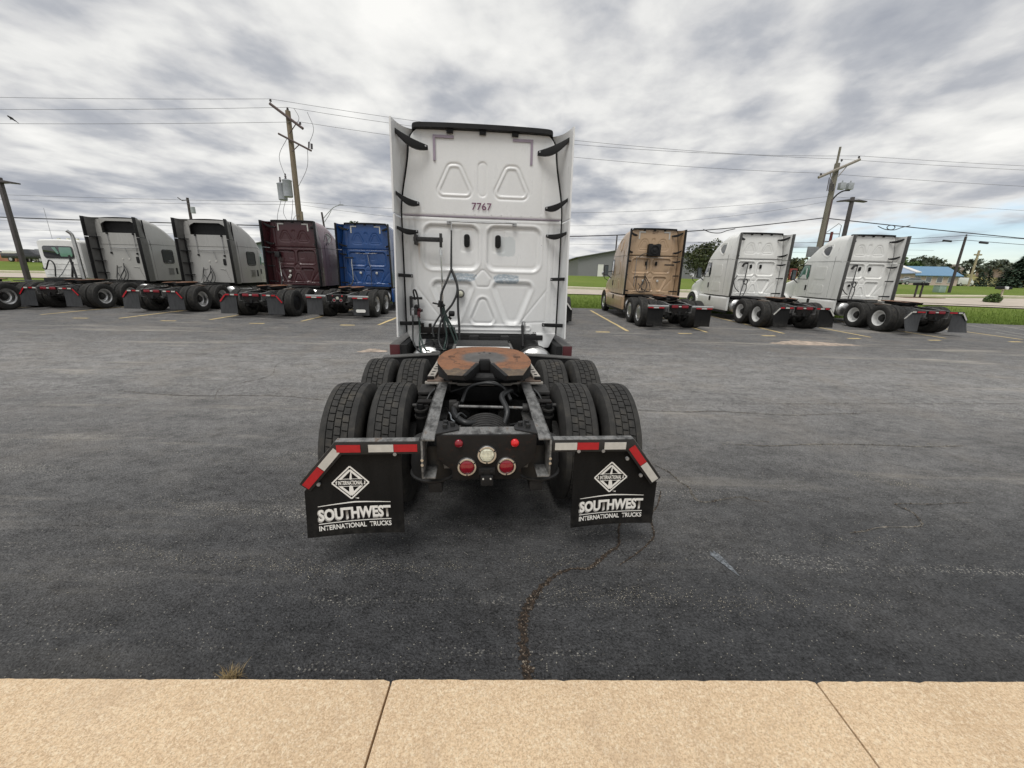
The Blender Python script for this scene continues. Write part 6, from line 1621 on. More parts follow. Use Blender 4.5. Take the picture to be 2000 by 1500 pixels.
m = MB(); m.tube([(-.95, -.22, H1+.30), (.95, -.22, H1-1.02)], .085, 6); a1 = m.build('crossarm', 'arm_wood', t_, recalc=False)
m = MB(); m.tube([(-.62, -.24, H1-1.33), (1.35, -.24, H1-2.25)], .06, 6); m.build('crossarm', 'arm_wood', t_, recalc=False)
m = MB(); m.tube([(.06, -.2, H1-1.3), (.55, -.22, H1-.75)], .03, 5); m.tube([(.12, -.2, H1-2.3), (.62, -.24, H1-1.92)], .03, 5); m.build('arm_brace', 'arm_wood', t_, recalc=False)
insulator(t_, (-.88, -.22, H1+.36)); insulator(t_, (.80, -.22, H1-.84)); insulator(t_, (.0, 0, H1))
m = MB(); m.cyl((1.20, -.24, H1-2.1), (1.25, -.24, H1-1.75), .05, n=8); m.cyl((1.38, -.24, H1-2.15), (1.40, -.24, H1-1.85), .07, n=8); m.build('fuse_cutout', 'ceramic', t_)
for (x, z) in ((-.42, H1-5.0), (-.95, H1-5.15)):
    m = MB(); m.lathe([(0, .001), (.02, .24), (.06, .27), (.95, .27), (.98, .29), (1.02, .29), (1.06, .20), (1.10, .001)], (x, -.25 if x > -.6 else .05, z), 'z', 24); tr = m.build('transformer', 'transformer_grey', t_, recalc=False)
    m = MB(); m.lathe([(0, .04), (.08, .07), (.12, .04), (.18, .07), (.24, .04), (.34, .05), (.38, .001)], (x-.06, -.25 if x > -.6 else .05, z+1.05), 'z', 10); m.build('bushing', 'ceramic', tr, recalc=False)
for pts in ([(-.5, -.2, H1-3.8), (-.75, -.2, H1-2.6), (-.15, -.2, H1-1.6)], [(1.1, -.2, H1-2.1), (.95, -.2, H1-3.2), (.25, -.15, H1-4.3)], [(1.25, -.2, H1-1.8), (1.6, -.2, H1-1.0), (1.3, -.2, H1-.1)], [(.5, -.2, H1+.1), (.75, -.2, H1-.4), (.6, -.2, H1-.75)],
            [(-1.0, -.1, H1-5.1), (-1.35, -.2, H1-6.3), (-1.0, -.3, H1-7.3), (-.1, -.2, H1-7.6)], [(-.7, -.1, H1-5.1), (-.9, -.2, H1-5.9), (-.55, -.3, H1-6.6)], [(-.55, -.2, H1-7.0), (-.2, -.25, H1-6.2), (.1, -.2, H1-6.0)], [(-.2, -.2, H1-7.3), (-.15, -.25, H1-6.5), (.15, -.2, H1-6.2)], [(-.2, -.2, H1-5.1), (-.25, -.3, H1-5.8), (-.4, -.3, H1-6.4)]):
    m = MB(); m.tube(catmull(pts, 5), .014, 5); m.build('jumper_wire', 'line_wire', t_, recalc=False)
m = MB(); m.box(.12, .24, -.1, .1, 2.4, 5.2); m.build('pole_splice', 'pole_wood', t_, bevel=.04)
# right pole
P2 = (23.25, 32.0); Z2 = ground_z(*P2); H2 = 10.55-Z2
t_ = utility_pole('tall wooden utility pole with slanted crossarm rising behind the end white trucks', *P2, H2, .24, .17, 'pole_wood_grey')
m = MB(); m.tube([(-1.35, -.26, H2-1.02), (1.35, -.26, H2+.22)], .10, 6); m.build('crossarm', 'arm_wood_pale', t_, recalc=False)
insulator(t_, (-1.22, -.26, H2-.92)); insulator(t_, (1.25, -.26, H2+.26)); insulator(t_, (.25, 0, H2+.1))
m = MB(); m.tube([(.1, -.2, H2-.9), (.55, -.26, H2-.2)], .03, 5); m.tube([(-.1, -.2, H2-1.5), (-.6, -.26, H2-.7)], .03, 5); m.build('arm_brace', 'arm_wood_pale', t_, recalc=False)
for x in (.55, 1.15):
    m = MB(); m.box(x-.19, x+.19, -.3, .0, H2-1.75, H2-1.30); m.cyl((x, -.15, H2-1.3), (x, -.15, H2-1.15), .05, n=8); m.build('regulator_box', 'transformer_grey', t_, bevel=.03)
m = MB(); m.tube(catmull([(.1, -.1, H2-2.5), (.35, -.15, H2-2.1), (.75, -.15, H2-1.85), (1.2, -.15, H2-1.8)], 4), .05, 6); m.build('box_bracket', 'black_steel', t_, recalc=False)
for i in range(5):
    m = MB(); m.tube([(-.55+.1*i, -.25, H2-1.0-.1*i), (-.55+.12*i, -.28, H2-1.9)], .03, 5); m.build('fuse_cutout', 'ceramic', t_, recalc=False)
m = MB(); m.tube([(.12, -.2, .5), (.05, -.2, H2-2.4)], .05, 6); m.build('conduit', 'arm_wood', t_, recalc=False)
m = MB(); m.box(-1.05, -.25, -.35, -.2, 3.0, 3.75); sg_ = m.build('pole_sign', 'sign_grey', t_, bevel=.01)
t_ = utility_pole('slender bare pole standing farther back behind the crossarm pole', 29.0, 40.0, 12.55, .11, .09, 'pole_wood_grey')
# far poles
t_ = utility_pole('short wooden pole at the roadside with line cables and grey splice cases', 41.6, 39.0, 5.05, .12, .09, 'pole_dark')
insulator(t_, (0, 0, 5.05)) # roadside pole
t_ = utility_pole('thin pale wooden pole standing in the far field', 66.5, 60, 5.0, .13, .13, 'pole_wood_pale')
m = MB(); m.box(-.5, .5, -.1, .1, 4.3, 4.5); m.build('crossarm', 'pole_wood_pale', t_)
t_ = utility_pole('dark slim pole with a small transformer far behind the silver truck', -50.9, 66, 10.2, .24, .18, 'pole_dark')
m = MB(); m.cyl((.55, 0, 8.0), (.55, 0, 8.9), .32, n=12); m.build('transformer', 'transformer_grey', t_)
m = MB(); m.tube([(0, 0, 9.9), (-.9, 0, 9.8), (-1.5, 0, 10.2)], .07, 5); m.build('crossarm', 'pole_dark', t_, recalc=False)
t_ = utility_pole('red brown H shaped pole far behind the end white truck', 52.4, 70.0, 8.2, .22, .20, 'pole_red')
for z in (7.9, 6.7):
    m = MB(); m.box(-1.2, 1.2, -.06, .06, z-.06, z+.06); m.build('crossarm', 'arm_wood', t_)
m = MB(); m.tube([(1.3, 0, 5.5), (1.3, 0, 9.2), (.8, 0, 9.5), (-.9, 0, 8.1)], .05, 5); m.build('jumper_wire', 'line_wire', t_, recalc=False)
t_ = utility_pole('thin dark pole behind the grey metal building', 19.3, 80.0, 7.6, .15, .12, 'pole_dark')
# street lamp far left of the blue truck
t_ = thing('street_lamp', 'street lamp with curved arm behind the maroon and blue trucks', 'street lamp', (-20.1, 45, ground_z(-20.1, 45)))
m = MB(); m.tube([(0, 0, 0), (-.55, 0, 8.15-ground_z(-20, 45))], .10, 8); m.build('pole', 'pole_dark', t_, recalc=False)
m = MB(); m.tube(catmull([(-.4, 0, 5.9), (.2, 0, 6.5), (.8, 0, 7.0), (1.5, 0, 7.25)], 5), .035, 6); m.tube(catmull([(-.35, 0, 5.5), (.15, 0, 6.15), (.5, 0, 6.7)], 5), .03, 6); m.build('lamp_arm', 'steel_grey', t_, recalc=False)
m = MB(); m.box(1.35, 1.8, -.1, .1, 7.20, 7.29); m.tube([(1.5, 0, 7.25), (1.5, 0, 7.6)], .02, 5); m.build('lamp_head', 'steel_grey', t_)
# parking lot lamp posts
def lot_lamp(label, x, y, h, w, arms, rough='lamp_bronze'):
    t = thing('lamp_post', label, 'lamp post', (x, y, ground_z(x, y)))
    m = MB(); m.hexa([(-w/2, -w/2, 0), (w/2, -w/2, 0), (w/2, w/2, 0), (-w/2, w/2, 0)], [(-w*.42, -w*.42, h), (w*.42, -w*.42, h), (w*.42, w*.42, h), (-w*.42, w*.42, h)]); m.build('post', rough, t, bevel=.02)
    m = MB(); m.box(-w*.9, w*.9, -w*.9, w*.9, -.1, .35); m.build('footing', 'kerb_concrete', t, bevel=.04)
    for a in arms:
        m = MB(); m.prism([(0, h-.30), (a*.35, h-.28), (a*.95, h-.32), (a*.95, h-.25), (a*.35, h-.16), (0, h-.18)], 'y', -.16, .16); m.build('lamp_head', rough, t, bevel=.015)
lot_lamp('dark double headed lamp post behind the end white truck', 23.2, 29.8, 7.9-ground_z(23.2, 29.8), .23, (-1, 1))
lot_lamp('dark square lamp post standing left of the white day cab', -28.85, 24.0, 6.65-ground_z(-28.85, 24), .22, (1,))

def line(label, spans, r_, mat, name='power_line', cat='cable', group=None):
    m = MB(); pts = []
    for (p, q, s) in spans: pts += sag(p, q, s, 16)[(1 if pts else 0):]
    m.tube(pts, r_, 5); return m.build(name, mat, recalc=False, label=label, cat=cat, group=group, angle=60)
a1z, a2z = 11.62, 10.55
x1, x2 = P1[0], P2[0]
G = 'bare wires strung between the poles'
line('bare wire on the outer insulator of the transformer pole arm', [((-75, 30, 13.4), (x1-.88, Y1-.22, a1z+.55), .5), ((x1-.88, Y1-.22, a1z+.55), (x2+.25, 32, a2z+.28), .55), ((x2+.25, 32, a2z+.28), (75, 36, 11.6), .4)], .011, 'line_wire', group=G)
line('bare wire on the top insulator of the transformer pole', [((-75, 30, 12.2), (x1, Y1, a1z+.2), .5), ((x1, Y1, a1z+.2), (x2+1.25, 32-.26, a2z+.45), .75), ((x2+1.25, 32-.26, a2z+.45), (75, 36, 11.9), .4)], .011, 'line_wire', group=G)
line('bare wire on the inner insulator of the transformer pole arm', [((-75, 30, 11.4), (x1+.80, Y1-.22, a1z-.65), .5), ((x1+.80, Y1-.22, a1z-.65), (x2-1.22, 32-.26, a2z-.73), .5), ((x2-1.22, 32-.26, a2z-.73), (75, 36, 10.2), .4)], .011, 'line_wire', group=G)
line('thin wire crossing at mid height of both utility poles', [((-75, 30, 8.0), (x1+.05, Y1, 6.42), .5), ((x1+.05, Y1, 6.42), (x2-.1, 32, 8.35), .9), ((x2-.1, 32, 8.35), (75, 36, 8.4), .5)], .010, 'line_wire', group=G)
line('thin lower wire below the mid height wire of the poles', [((-75, 30, 7.4), (x1+.1, Y1, 6.25), .5), ((x1+.1, Y1, 6.25), (x2-.1, 32, 8.0), 1.5)], .009, 'line_wire', group=G)
line('thick black cable slung between the utility poles over the trucks', [((-75, 30, 6.1), (x1+.2, Y1, 4.9), .25), ((x1+.2, Y1, 4.9), (x2-.2, 32, 6.86), .95), ((x2-.2, 32, 6.86), (75, 36, 4.7), .25)], .034, 'cable_black', 'telephone_cable')
line('upper line running to the short roadside pole', [((20, 46, 6.2), (41.6, 39, ground_z(41.6, 39)+5.15), .3), ((41.6, 39, ground_z(41.6, 39)+5.15), (95, 38, 6.2), .4)], .018, 'cable_black', group=G)
line('lower line with splice cases at the short roadside pole', [((20, 46, 5.9), (41.6, 39, ground_z(41.6, 39)+4.75), .4), ((41.6, 39, ground_z(41.6, 39)+4.75), (95, 38, 5.6), .6)], .022, 'cable_black', group=G)
line('pair of far lines beyond the day cab, upper one', [((-90, 60, 8.3), (-25, 60, 8.0), .2), ((-25, 60, 8.0), (20, 60, 7.6), .2), ((20, 60, 7.6), (60, 60, 7.2), .2)], 0.016, 'line_wire', group=G)
line('pair of far lines beyond the day cab, lower one', [((-90, 60, 7.0), (-25, 60, 7.1), .2), ((-25, 60, 7.1), (20, 60, 6.9), .2), ((20, 60, 6.9), (60, 60, 6.4), .2)], 0.016, 'line_wire', group=G)
for (x, y, z, lab) in ((40.4, 39.4, 4.75, 'grey splice case on the line left of the short roadside pole'), (43.4, 39.0, 4.62, 'grey splice case on the line right of the short roadside pole')):
    m = MB(); m.cyl((x-.4, y, z+ground_z(41.6, 39)-.05), (x+.4, y, z+ground_z(41.6, 39)-.1), .09, n=10); m.build('splice_case', 'cable_black', bevel=.03, label=lab, cat='splice case')
for (x, z, lab) in ((15.5, 5.72, 'loop of slack cable hanging left of the crossarm pole'), (28.6, 6.25, 'coiled loop of cable hanging right of the lamp post')):
    m = MB(); m.tube(catmull([(x-1.3, 32, z+.12), (x-.7, 32, z-.08), (x, 32, z-.1), (x+.5, 32, z+.08), (x+1.1, 32, z+.22)], 5), .03, 5)
    if x > 20: m.tube([(x-.3+.3*math.cos(a/3), 32, z+.06+.16*math.sin(a/3)) for a in range(20)], .03, 5)
    m.build('cable_loop', 'cable_black', recalc=False, label=lab, cat='cable')
# bird sitting on the lower bare wire
m = MB(); m.lathe([(-.16, .001), (-.12, .03), (-.03, .065), (.05, .06), (.10, .04), (.13, .045), (.17, .03), (.19, .008), (.215, .001)], (0, 0, 0), 'x', 10)
m.hexa([(-.34, -.03, -.02), (-.12, -.035, -.02), (-.12, .035, -.02), (-.34, .03, -.02)], [(-.34, -.02, .0), (-.12, -.03, .02), (-.12, .03, .02), (-.34, .02, .0)])
for s in (-1, 1): m.hexa([(-.20, s*.05, -.03), (.08, s*.055, -.02), (.08, s*.07, -.02), (-.20, s*.06, -.03)], [(-.20, s*.04, .02), (.08, s*.045, .04), (.08, s*.06, .04), (-.20, s*.05, .02)])
m.cyl((.0, .02, -.05), (.0, .02, -.12), .006, n=5); m.cyl((.0, -.02, -.05), (.0, -.02, -.12), .006, n=5)
b_ = m.build('bird', 'black_plastic', label='small dark bird perched on the lowest bare wire', cat='bird'); b_.location = (-32.2, 28.35, 10.95); b_.rotation_euler = (0, R(-38), R(200)); b_.scale = (1.1, 1.1, 1.1)

# ------------------------------------------------------------------ trees
def leaf_cloud(m, centre, rad, n, size, squash=1.0):
    for _ in range(n):
        while True:
            p = Vector((random.uniform(-1, 1), random.uniform(-1, 1), random.uniform(-1, 1)))
            if .25 < p.length < 1: break
        p = Vector((p.x*rad, p.y*rad, p.z*rad*squash))+centre
        a = Vector((random.gauss(0, 1), random.gauss(0, 1), random.gauss(0, 1))).normalized(); b = a.orthogonal().normalized()
        s = size*random.uniform(.5, 1.3); c = a.cross(b)
        b, c = b*s, c*s*random.uniform(.5, .9)
        m.add([p-b, p-c*.8, p+b, p+c*.8], [(0, 1, 2, 3)])
def tree(label, x, y, h, rad, leaf, n=2600, size=.22, trunk=.22, clumps=16, name='tree', squash=.85, bare=.35, cat='tree', group=None):
    t = thing(name, label, cat, (x, y, ground_z(x, y)-.05), 0, group)
    m = MB(); th = h*bare
    m.tube([(0, 0, -.2), (random.uniform(-.1, .1), 0, th*.6), (random.uniform(-.2, .2), .1, h*.7)], [trunk, trunk*.8, trunk*.3], 8)
    cents = []
    for i in range(clumps):
        a = 2.4*i; f = (i+.5)/clumps
        zz = th+(h-th)*(.10+.82*f); prof = math.sin(math.pi*(.16+.76*f))**.75
        rr = rad*prof*random.uniform(.35, .95)
        c = Vector((rr*math.cos(a), rr*math.sin(a), zz)); cents.append(c)
        m.tube([(0, 0, th*random.uniform(.6, 1.1)), (c.x*.5, c.y*.5, lerp(th, zz, .6)), tuple(c)], [trunk*.35, trunk*.2, trunk*.06], 5)
    m.build('trunk', 'bark', t, recalc=False)
    m = MB(); per = n//clumps
    for c in cents: leaf_cloud(m, c, rad*random.uniform(.30, .52), per, size, squash)
    m.build('crown', leaf, t, recalc=False, angle=1)
    return t
def conifer(label, x, y, h, rad, leaf='leaf_conifer', n=1400, size=.28, group=None):
    t = thing('conifer', label, 'tree', (x, y, ground_z(x, y)-.05), 0, group)
    m = MB(); m.tube([(0, 0, -.2), (0, 0, h*.95)], [h*.03, h*.006], 6); m.build('trunk', 'bark', t, recalc=False)
    m = MB()
    for _ in range(n):
        f = random.random()**.7; zz = h*(1-f)*.97+h*.03; r_ = rad*(f**.8)*random.uniform(.45, 1.08); a = random.uniform(0, 6.28)
        p = Vector((r_*math.cos(a), r_*math.sin(a), zz)); o_ = Vector((math.cos(a), math.sin(a), random.uniform(-.5, .2))).normalized(); s_ = o_.cross(Vector((0, 0, 1))).normalized()
        L = size*random.uniform(.6, 1.5); m.add([p-s_*L*.35, p+o_*L, p+s_*L*.35, p-o_*L*.2+Vector((0, 0, L*.25))], [(0, 1, 2, 3)])
    m.build('crown', leaf, t, recalc=False, angle=1)
    return t
tree('dark leafy oak with open crown between the tan and white trucks', 28.6, 62, 5.1, 3.0, 'leaf_dark', 5200, .17, .22, 22, bare=.2)
tree('green tree standing behind the blue truck roof', -23.6, 62, 6.5, 2.4, 'leaf_green', 3200, .22, .22, 16)
tree('second green tree showing above the blue truck roof', -21.0, 66, 6.9, 2.2, 'leaf_dark', 2600, .22, .22, 14)
conifer('dark spreading conifer at the right edge of the far lawn', 67.5, 55.0, 4.3, 2.6, n=2600, size=.36)
G2 = 'evergreens in the far hedge row'
for i in range(17):
    x = 88+i*3.0+random.uniform(-.6, .6)
    conifer('dark cone shaped evergreen in the hedge row below the houses', x, 100+random.uniform(-1, 1), random.uniform(3.2, 4.4), 1.7, n=420, size=.45, group=G2)
G3 = 'trees on the far hill'
for i in range(44):
    x = random.uniform(-235, -20) if i < 18 else random.uniform(105, 290)
    y = random.uniform(165, 205) if i < 18 else random.uniform(150, 200)
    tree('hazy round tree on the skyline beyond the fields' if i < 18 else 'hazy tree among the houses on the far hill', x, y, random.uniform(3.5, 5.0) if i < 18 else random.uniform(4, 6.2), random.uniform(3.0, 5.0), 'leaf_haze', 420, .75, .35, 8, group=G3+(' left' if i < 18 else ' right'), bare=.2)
for (x, y, h, r_) in ((82, 95, 6.3, 3.2), (89, 97, 5.6, 2.8), (94, 98, 5.0, 2.6)):
    tree('green broadleaf tree behind the blue roofed building', x, y, h, r_, 'leaf_green', 1500, .34, .25, 14, group='trees behind the blue roofed building')
tree('small round dark tree right of the blue roofed building', 89.5, 85, 3.9, 1.8, 'leaf_dark', 1200, .30, .2, 12, bare=.2)
for i, (x, y) in enumerate(((66, 112), (74, 116), (58, 118), (82, 113))):
    tree('dark tree of the wooded rise seen between the white trucks', x, y, 6.0, 4.5, 'leaf_dark', 900, .6, .3, 12, group='wooded rise behind the white trucks', bare=.15)
# bush round the second mailbox
m = MB(); leaf_cloud(m, Vector((0, 0, .34)), .46, 500, .085, .8); leaf_cloud(m, Vector((.25, .1, .45)), .25, 160, .085, 1.1); leaf_cloud(m, Vector((-.3, .05, .25)), .3, 160, .085, .7); b_ = m.build('bush', 'leaf_green', recalc=False, angle=1, label='low green bush growing round the mailbox post', cat='bush'); b_.location = (36.6, 31.0, ground_z(36.6, 31.0))

# grass blades along the lot edge and bank
def blades():
    m = MB()
    for _ in range(60000):
        x = random.uniform(2.5, 34) if random.random() < .93 else random.uniform(-30, -20)
        e = edge_y(x); d = random.expovariate(1/2.6)-.12
        if d > 7.2: continue
        y = e+d; z = ground_z(x, y); h = random.uniform(.05, .15); a = random.uniform(0, 6.28); w = .012
        lx, ly = math.cos(a)*h*.4, math.sin(a)*h*.4
        m.add([(x-w*math.sin(a), y+w*math.cos(a), z-.02), (x+w*math.sin(a), y-w*math.cos(a), z-.02), (x+lx, y+ly, z+h)], [(0, 1, 2)])
    m.build('grass', 'grass_blade', recalc=False, angle=1, label='short green grass blades along the edge of the lot', cat='grass', kind='stuff')
blades()

# ------------------------------------------------------------------ buildings and far things
def gable(name, label, x, y, w, d, h, rise, wall, roof, ridge='y', rot=0.0, over=.35, trimm='white_trim'):
    t = thing(name, label, 'building', (x, y, ground_z(x, y)-.1), R(rot))
    m = MB()
    if ridge == 'y': m.prism([(-w/2, 0), (w/2, 0), (w/2, h), (0, h+rise), (-w/2, h)], 'y', 0, d)
    else: m.prism([(0, 0), (d, 0), (d, h), (d/2, h+rise), (0, h)], 'x', -w/2, w/2)
    m.build('wall', wall, t)
    for s in (-1, 1):
        m = MB(); th = .12
        if ridge == 'y':
            k = rise/(w/2); e = w/2+over
            m.prism([(0, h+rise+.02), (s*e, h+rise-k*e+.02), (s*e, h+rise-k*e+.02+th), (0, h+rise+.02+th)], 'y', -over, d+over)
        else:
            k = rise/(d/2); c = d/2; e = d/2+over
            m.prism([(c, h+rise+.02), (c+s*e, h+rise-k*e+.02), (c+s*e, h+rise-k*e+.02+th), (c, h+rise+.02+th)], 'x', -w/2-over, w/2+over)
        m.build('roof', roof, t)
    return t
def panel(t, x0, x1, z0, z1, y, mat, name, frame=None):
    m = MB(); m.box(x0, x1, y-.05, y+.02, z0, z1); o_ = m.build(name, mat, t)
    if frame:
        f = .08; m = MB(); m.box(x0-f, x0-.002, y-.07, y, z0-f, z1+f); m.box(x1+.002, x1+f, y-.07, y, z0-f, z1+f); m.box(x0, x1, y-.07, y, z1+.002, z1+f); m.box(x0, x1, y-.08, y, z0-f, z0-.002); m.build('frame', frame, o_)
    return o_
t_ = gable('metal_building', 'long grey metal building on the rise behind the tan truck', 24.0, 75.0, 25.0, 24.0, 3.4, 2.4, 'wall_grey', 'roof_grey', 'y', 0, .5)
panel(t_, -8.9, -7.9, .1, 2.3, 0, 'white_trim', 'door', 'wall_grey')
m = MB()
for i in range(60): x = -12.4+i*.42; m.box(x, x+.05, -.03, -.002, .1, 3.2)
m.build('wall_rib', 'wall_grey', t_)
t_ = gable('metal_building', 'blue grey building with grey gable roof behind the maroon truck', -33.5, 60.0, 9.0, 16.0, 3.2, 1.1, 'wall_bluegrey', 'roof_grey', 'y', 0, .5)
panel(t_, .5, 3.0, .6, 2.0, 0, 'dark_glass', 'shop_window', 'white_trim')
t_ = gable('house', 'white building with dark doorway behind the red car', 37.5, 92.0, 26.0, 12.0, 3.2, 1.2, 'wall_pale', 'white_trim', 'x', 0, .4)
panel(t_, -9.5, -7.4, .1, 2.4, 0, 'dark_glass', 'doorway', 'white_trim'); panel(t_, 2, 4, 1, 2.2, 0, 'dark_glass', 'window', 'white_trim')
# blue roofed office
t_ = gable('office_building', 'low pinkish building with a blue hip roof beyond the road', 82.0, 80.0, 7.6, 7.0, 2.1, 1.6, 'wall_pink', 'roof_blue', 'x', -8, .45)
for i in range(4): panel(t_, -3.6+i*1.9, -2.7+i*1.9, .75, 1.75, 0, 'grey_glass', 'window', 'white_trim')
m = MB(); m.prism([(-10, 0), (-4.82, 0), (-4.82, 2.3), (-10, 2.0)], 'y', -1.5, 5); m.build('wing_wall', 'wall_pink', t_)
m = MB(); m.prism([(-10.4, 1.95), (-4.3, 2.3), (-4.3, 2.42), (-10.4, 2.08)], 'y', -2.0, -1.6)
m.hexa([(-10.4, -2.0, 2.05), (-4.2, -2.0, 2.35), (-4.9, 4.0, 4.3), (-10.4, 4.0, 3.9)], [(-10.4, -2.0, 2.15), (-4.2, -2.0, 2.45), (-4.9, 4.0, 4.4), (-10.4, 4.0, 4.0)]); m.build('wing_roof', 'roof_lightblue', t_)
m = MB(); m.hexa([(-5.2, -1.95, 2.45), (-4.2, -1.95, 2.45), (-5.0, 4.2, 4.42), (-5.9, 4.2, 4.42)], [(-5.2, -1.95, 2.6), (-4.2, -1.95, 2.6), (-5.0, 4.2, 4.58), (-5.9, 4.2, 4.58)]); m.build('roof_verge', 'white_trim', t_)
for x in (-8.6, -6.6): panel(t_, x, x+.85, .8, 1.6, -1.5, 'dark_glass', 'window', 'white_trim')
# houses on the hill
for i, (x, y, w) in enumerate(((146, 152, 9), (164, 156, 10), (128, 150, 9), (182, 150, 11), (200, 152, 10))):
    t_ = gable('house', ('tan', 'beige', 'small', 'wide', 'pale')[i]+' walled house with brown shingle roof on the far hill', x, y, w, 8, 2.2, 2.0, 'wall_pink' if i % 2 else 'wall_pale', 'roof_shingle', 'x', random.uniform(-15, 15), .5)
    for k in range(3): panel(t_, -w*.35+k*w*.3, -w*.35+k*w*.3+1.2, 1, 2.3, 0, 'dark_glass', 'window', 'white_trim')
def car(label, x, y, rot, mat, L=4.5, W_=1.8, H=1.45, kind='car'):
    t = thing(kind, label, kind, (x, y, ground_z(x, y)), R(rot)); m = MB()
    if kind == 'van': prof = [(-L/2, .35), (L/2, .35), (L/2, .95), (L*.40, 1.15), (L*.30, H*.92), (L*.25, H), (-L/2+.05, H), (-L/2, H*.9)]
    elif kind == 'pickup': prof = [(-L/2, .45), (L/2, .45), (L/2, 1.0), (L*.22, 1.1), (L*.10, H), (-L*.12, H), (-L*.16, 1.12), (-L/2, 1.10)]
    else: prof = [(-L/2, .32), (L/2, .32), (L/2, .72), (L*.28, .92), (L*.10, H), (-L*.22, H), (-L*.40, .98), (-L/2, .88)]
    m.prism(prof, 'y', -W_/2, W_/2); m.build('body', mat, t, bevel=.08)
    for s in (-1, 1):
        m = MB()
        if kind == 'van': q = [(L*.24, 1.2), (L*.34, 1.2), (L*.26, H*.9), (L*.20, H*.9)]
        else: q = [(L*.23, .96), (L*.09, H-.08), (-L*.20, H-.08), (-L*.34, .98)] if kind == 'car' else [(L*.19, 1.14), (L*.09, H-.08), (-L*.11, H-.08), (-L*.13, 1.14)]
        m.prism(q, 'y', s*(W_/2+.003), s*(W_/2+.02)); m.build('window', 'dark_glass', t)
        for y_ in (-L*.31, L*.31):
            m = MB(); m.cyl((y_, s*(W_/2-.2), .33), (y_, s*(W_/2+.02), .33), .33, n=18); w = m.build('wheel', 'rubber', t)
            m = MB(); m.cyl((y_, s*(W_/2+.021), .33), (y_, s*(W_/2+.03), .33), .2, n=14); m.build('rim', 'alloy', w)
    for s in (-1, 1):
        m = MB(); m.box(L/2-.02, L/2+.02, s*W_*.365-W_*.085, s*W_*.365+W_*.085, .58, .72); m.build('headlight', 'clear_lens', t)
    for s in (-1, 1):
        m = MB(); m.box(-L/2-.02, -L/2+.02, s*W_*.385-W_*.065, s*W_*.385+W_*.065, .62, .80); m.build('tail_light', 'red_lens', t)
    return t
car('red pickup parked on the rise left of the oak', 33.2, 76.5, 10, 'car_red', 5.4, 1.95, 1.75, 'pickup')
car('white van parked beyond the short roadside pole', 93.5, 86, 12, 'car_white', 4.4, 1.8, 1.7, 'van')
car('low grey car parked before the blue roofed building', 73.6, 76.0, -8, 'car_grey', 4.2, 1.7, 1.25)
car('black pickup parked on the grass rise left of the day cab', -67.0, 57.0, 5, 'car_black', 6.0, 1.9, 1.7, 'pickup')
car('dark grey pickup behind the black pickup', -70.5, 62.0, 3, 'car_grey', 6.0, 1.9, 1.9, 'pickup')
m = MB(); m.box(-14, 14, 0, .3, 0, 1.25)
wl_ = m.build('brick_wall', 'brick_band', label='low orange brick wall beyond the left lawn', cat='wall'); wl_.location = (-87, 60, ground_z(-87, 60)-.05)
m = MB()
for i in range(9): m.box(-13.9+i*3.4, -13.6+i*3.4, -.04, -.003, .02, 1.22)
m.box(-14.1, 14.1, -.06, .36, 1.252, 1.34); m.build('coping', 'kerb_concrete', wl_)
# yard clutter beyond the wall: parked vehicles in rows
for i in range(9):
    car('dark vehicle parked in the far yard behind the brick wall', -96+i*5.2, 68+random.uniform(-2, 2), random.uniform(-20, 20), random.choice(['car_black', 'car_grey', 'car_white', 'brick_band']), 5, 2.0, random.uniform(1.6, 2.4), random.choice(['van', 'pickup', 'car']))['group'] = 'vehicles in the far yard'
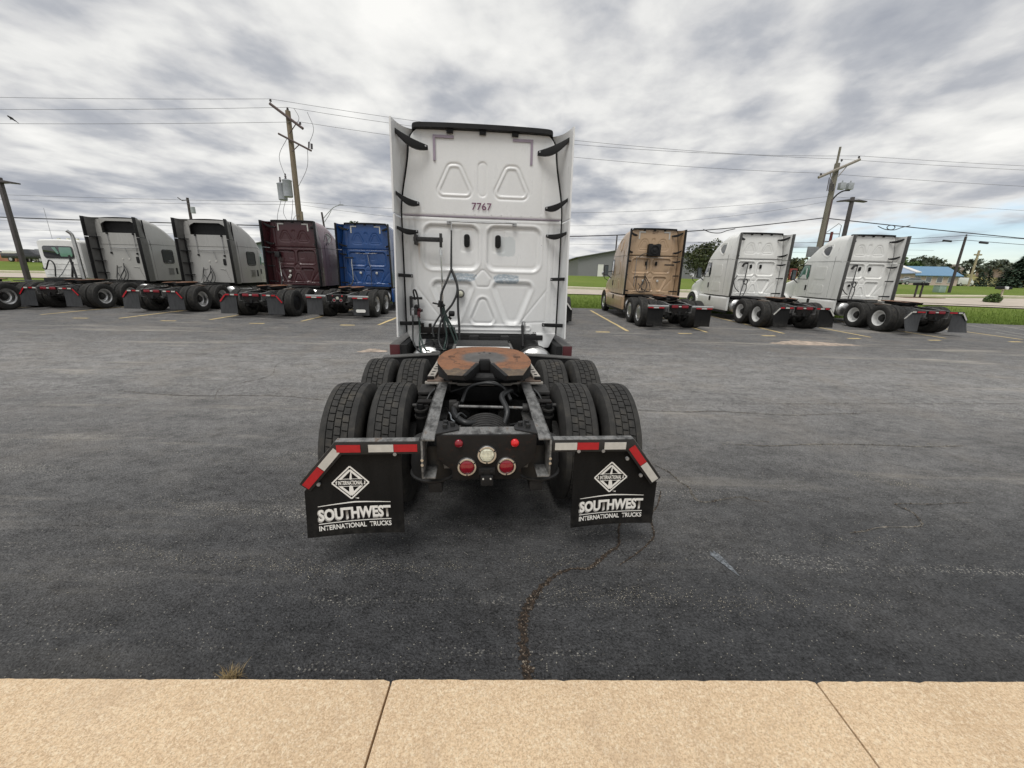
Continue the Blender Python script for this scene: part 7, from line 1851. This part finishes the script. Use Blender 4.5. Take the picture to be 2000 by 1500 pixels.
# mailboxes, cabinet, signs
def mailbox(label, x, y, boxes, posts, mat_post, mats):
    t = thing('mailbox', label, 'mailbox', (x, y, ground_z(x, y)))
    for px_2 in posts:
        m = MB(); m.box(px_2-.05, px_2+.05, -.05, .05, -.1, 1.02); m.build('post', mat_post, t, bevel=.01)
    m = MB(); m.box(min(posts)-.25, max(posts)+.35, -.12, .12, 1.022, 1.06); m.build('shelf', mat_post, t)
    for i, bx in enumerate(boxes):
        m = MB(); q = [(-.09+bx, 1.062), (.09+bx, 1.062), (.09+bx, 1.17)]+[(bx+.09*math.cos(R(a)), 1.17+.09*math.sin(R(a))) for a in range(30, 180, 30)]+[(-.09+bx, 1.17)]
        m.prism(q, 'y', -.26, .24); m.build('box', mats[i % len(mats)], t, bevel=.006)
    return t
mailbox('twin dark mailboxes on two posts at the end of the drive', 33.5, 34.0, (-.1, .25, .6), (0, .45), 'pole_dark', ('black_plastic',))
mailbox('pale post mailbox standing in the low green bush', 36.8, 30.8, (-.25, .05, .32), (0.05,), 'pale_post', ('black_plastic', 'white_wheel'))
m = MB(); m.prism([(29.5+0, 0), (0, 0)][:0] or [(-1.6, -.5), (1.7, -.6), (2.2, .0), (1.2, .5), (-1.3, .45), (-2.0, 0)], 'z', -.02, .02); b_ = m.build('mulch_bed', 'mulch', label='brown mulch patch under the twin mailboxes', cat='mulch'); b_.location = (33.8, 34.0, ground_z(33.8, 34)+.04)
m = MB(); m.box(-.32, .32, -.3, .3, 0, .62); m.box(-.35, .35, -.33, .33, .62, .66); m.box(-.003, .003, -.308, -.30, .1, .6); b_ = m.build('utility_cabinet', 'cabinet_green', bevel=.03, label='pale green utility cabinet beside the short roadside pole', cat='cabinet'); b_.location = (40.6, 39.0, ground_z(40.6, 39.0))
t_ = thing('sign', 'dark red sign board with a pale letter panel seen between the white trucks', 'sign', (33.8, 50.0, ground_z(33.8, 50.0)))
m = MB(); m.box(-.42, .42, -.10, .10, .35, 1.62); m.box(-.06, .06, -.06, .06, 0, .36); m.build('board', 'sign_red', t_, bevel=.03)
m = MB(); m.box(-.30, .24, -.13, -.105, .72, 1.20); p_ = m.build('panel', 'white_trim', t_)
m = MB(); m.box(-.14, -.07, -.145, -.132, .80, 1.12); m.box(-.07, .09, -.145, -.132, 1.05, 1.12); m.box(-.07, .06, -.145, -.132, .92, .98); m.build('letter', 'dark_print', p_)
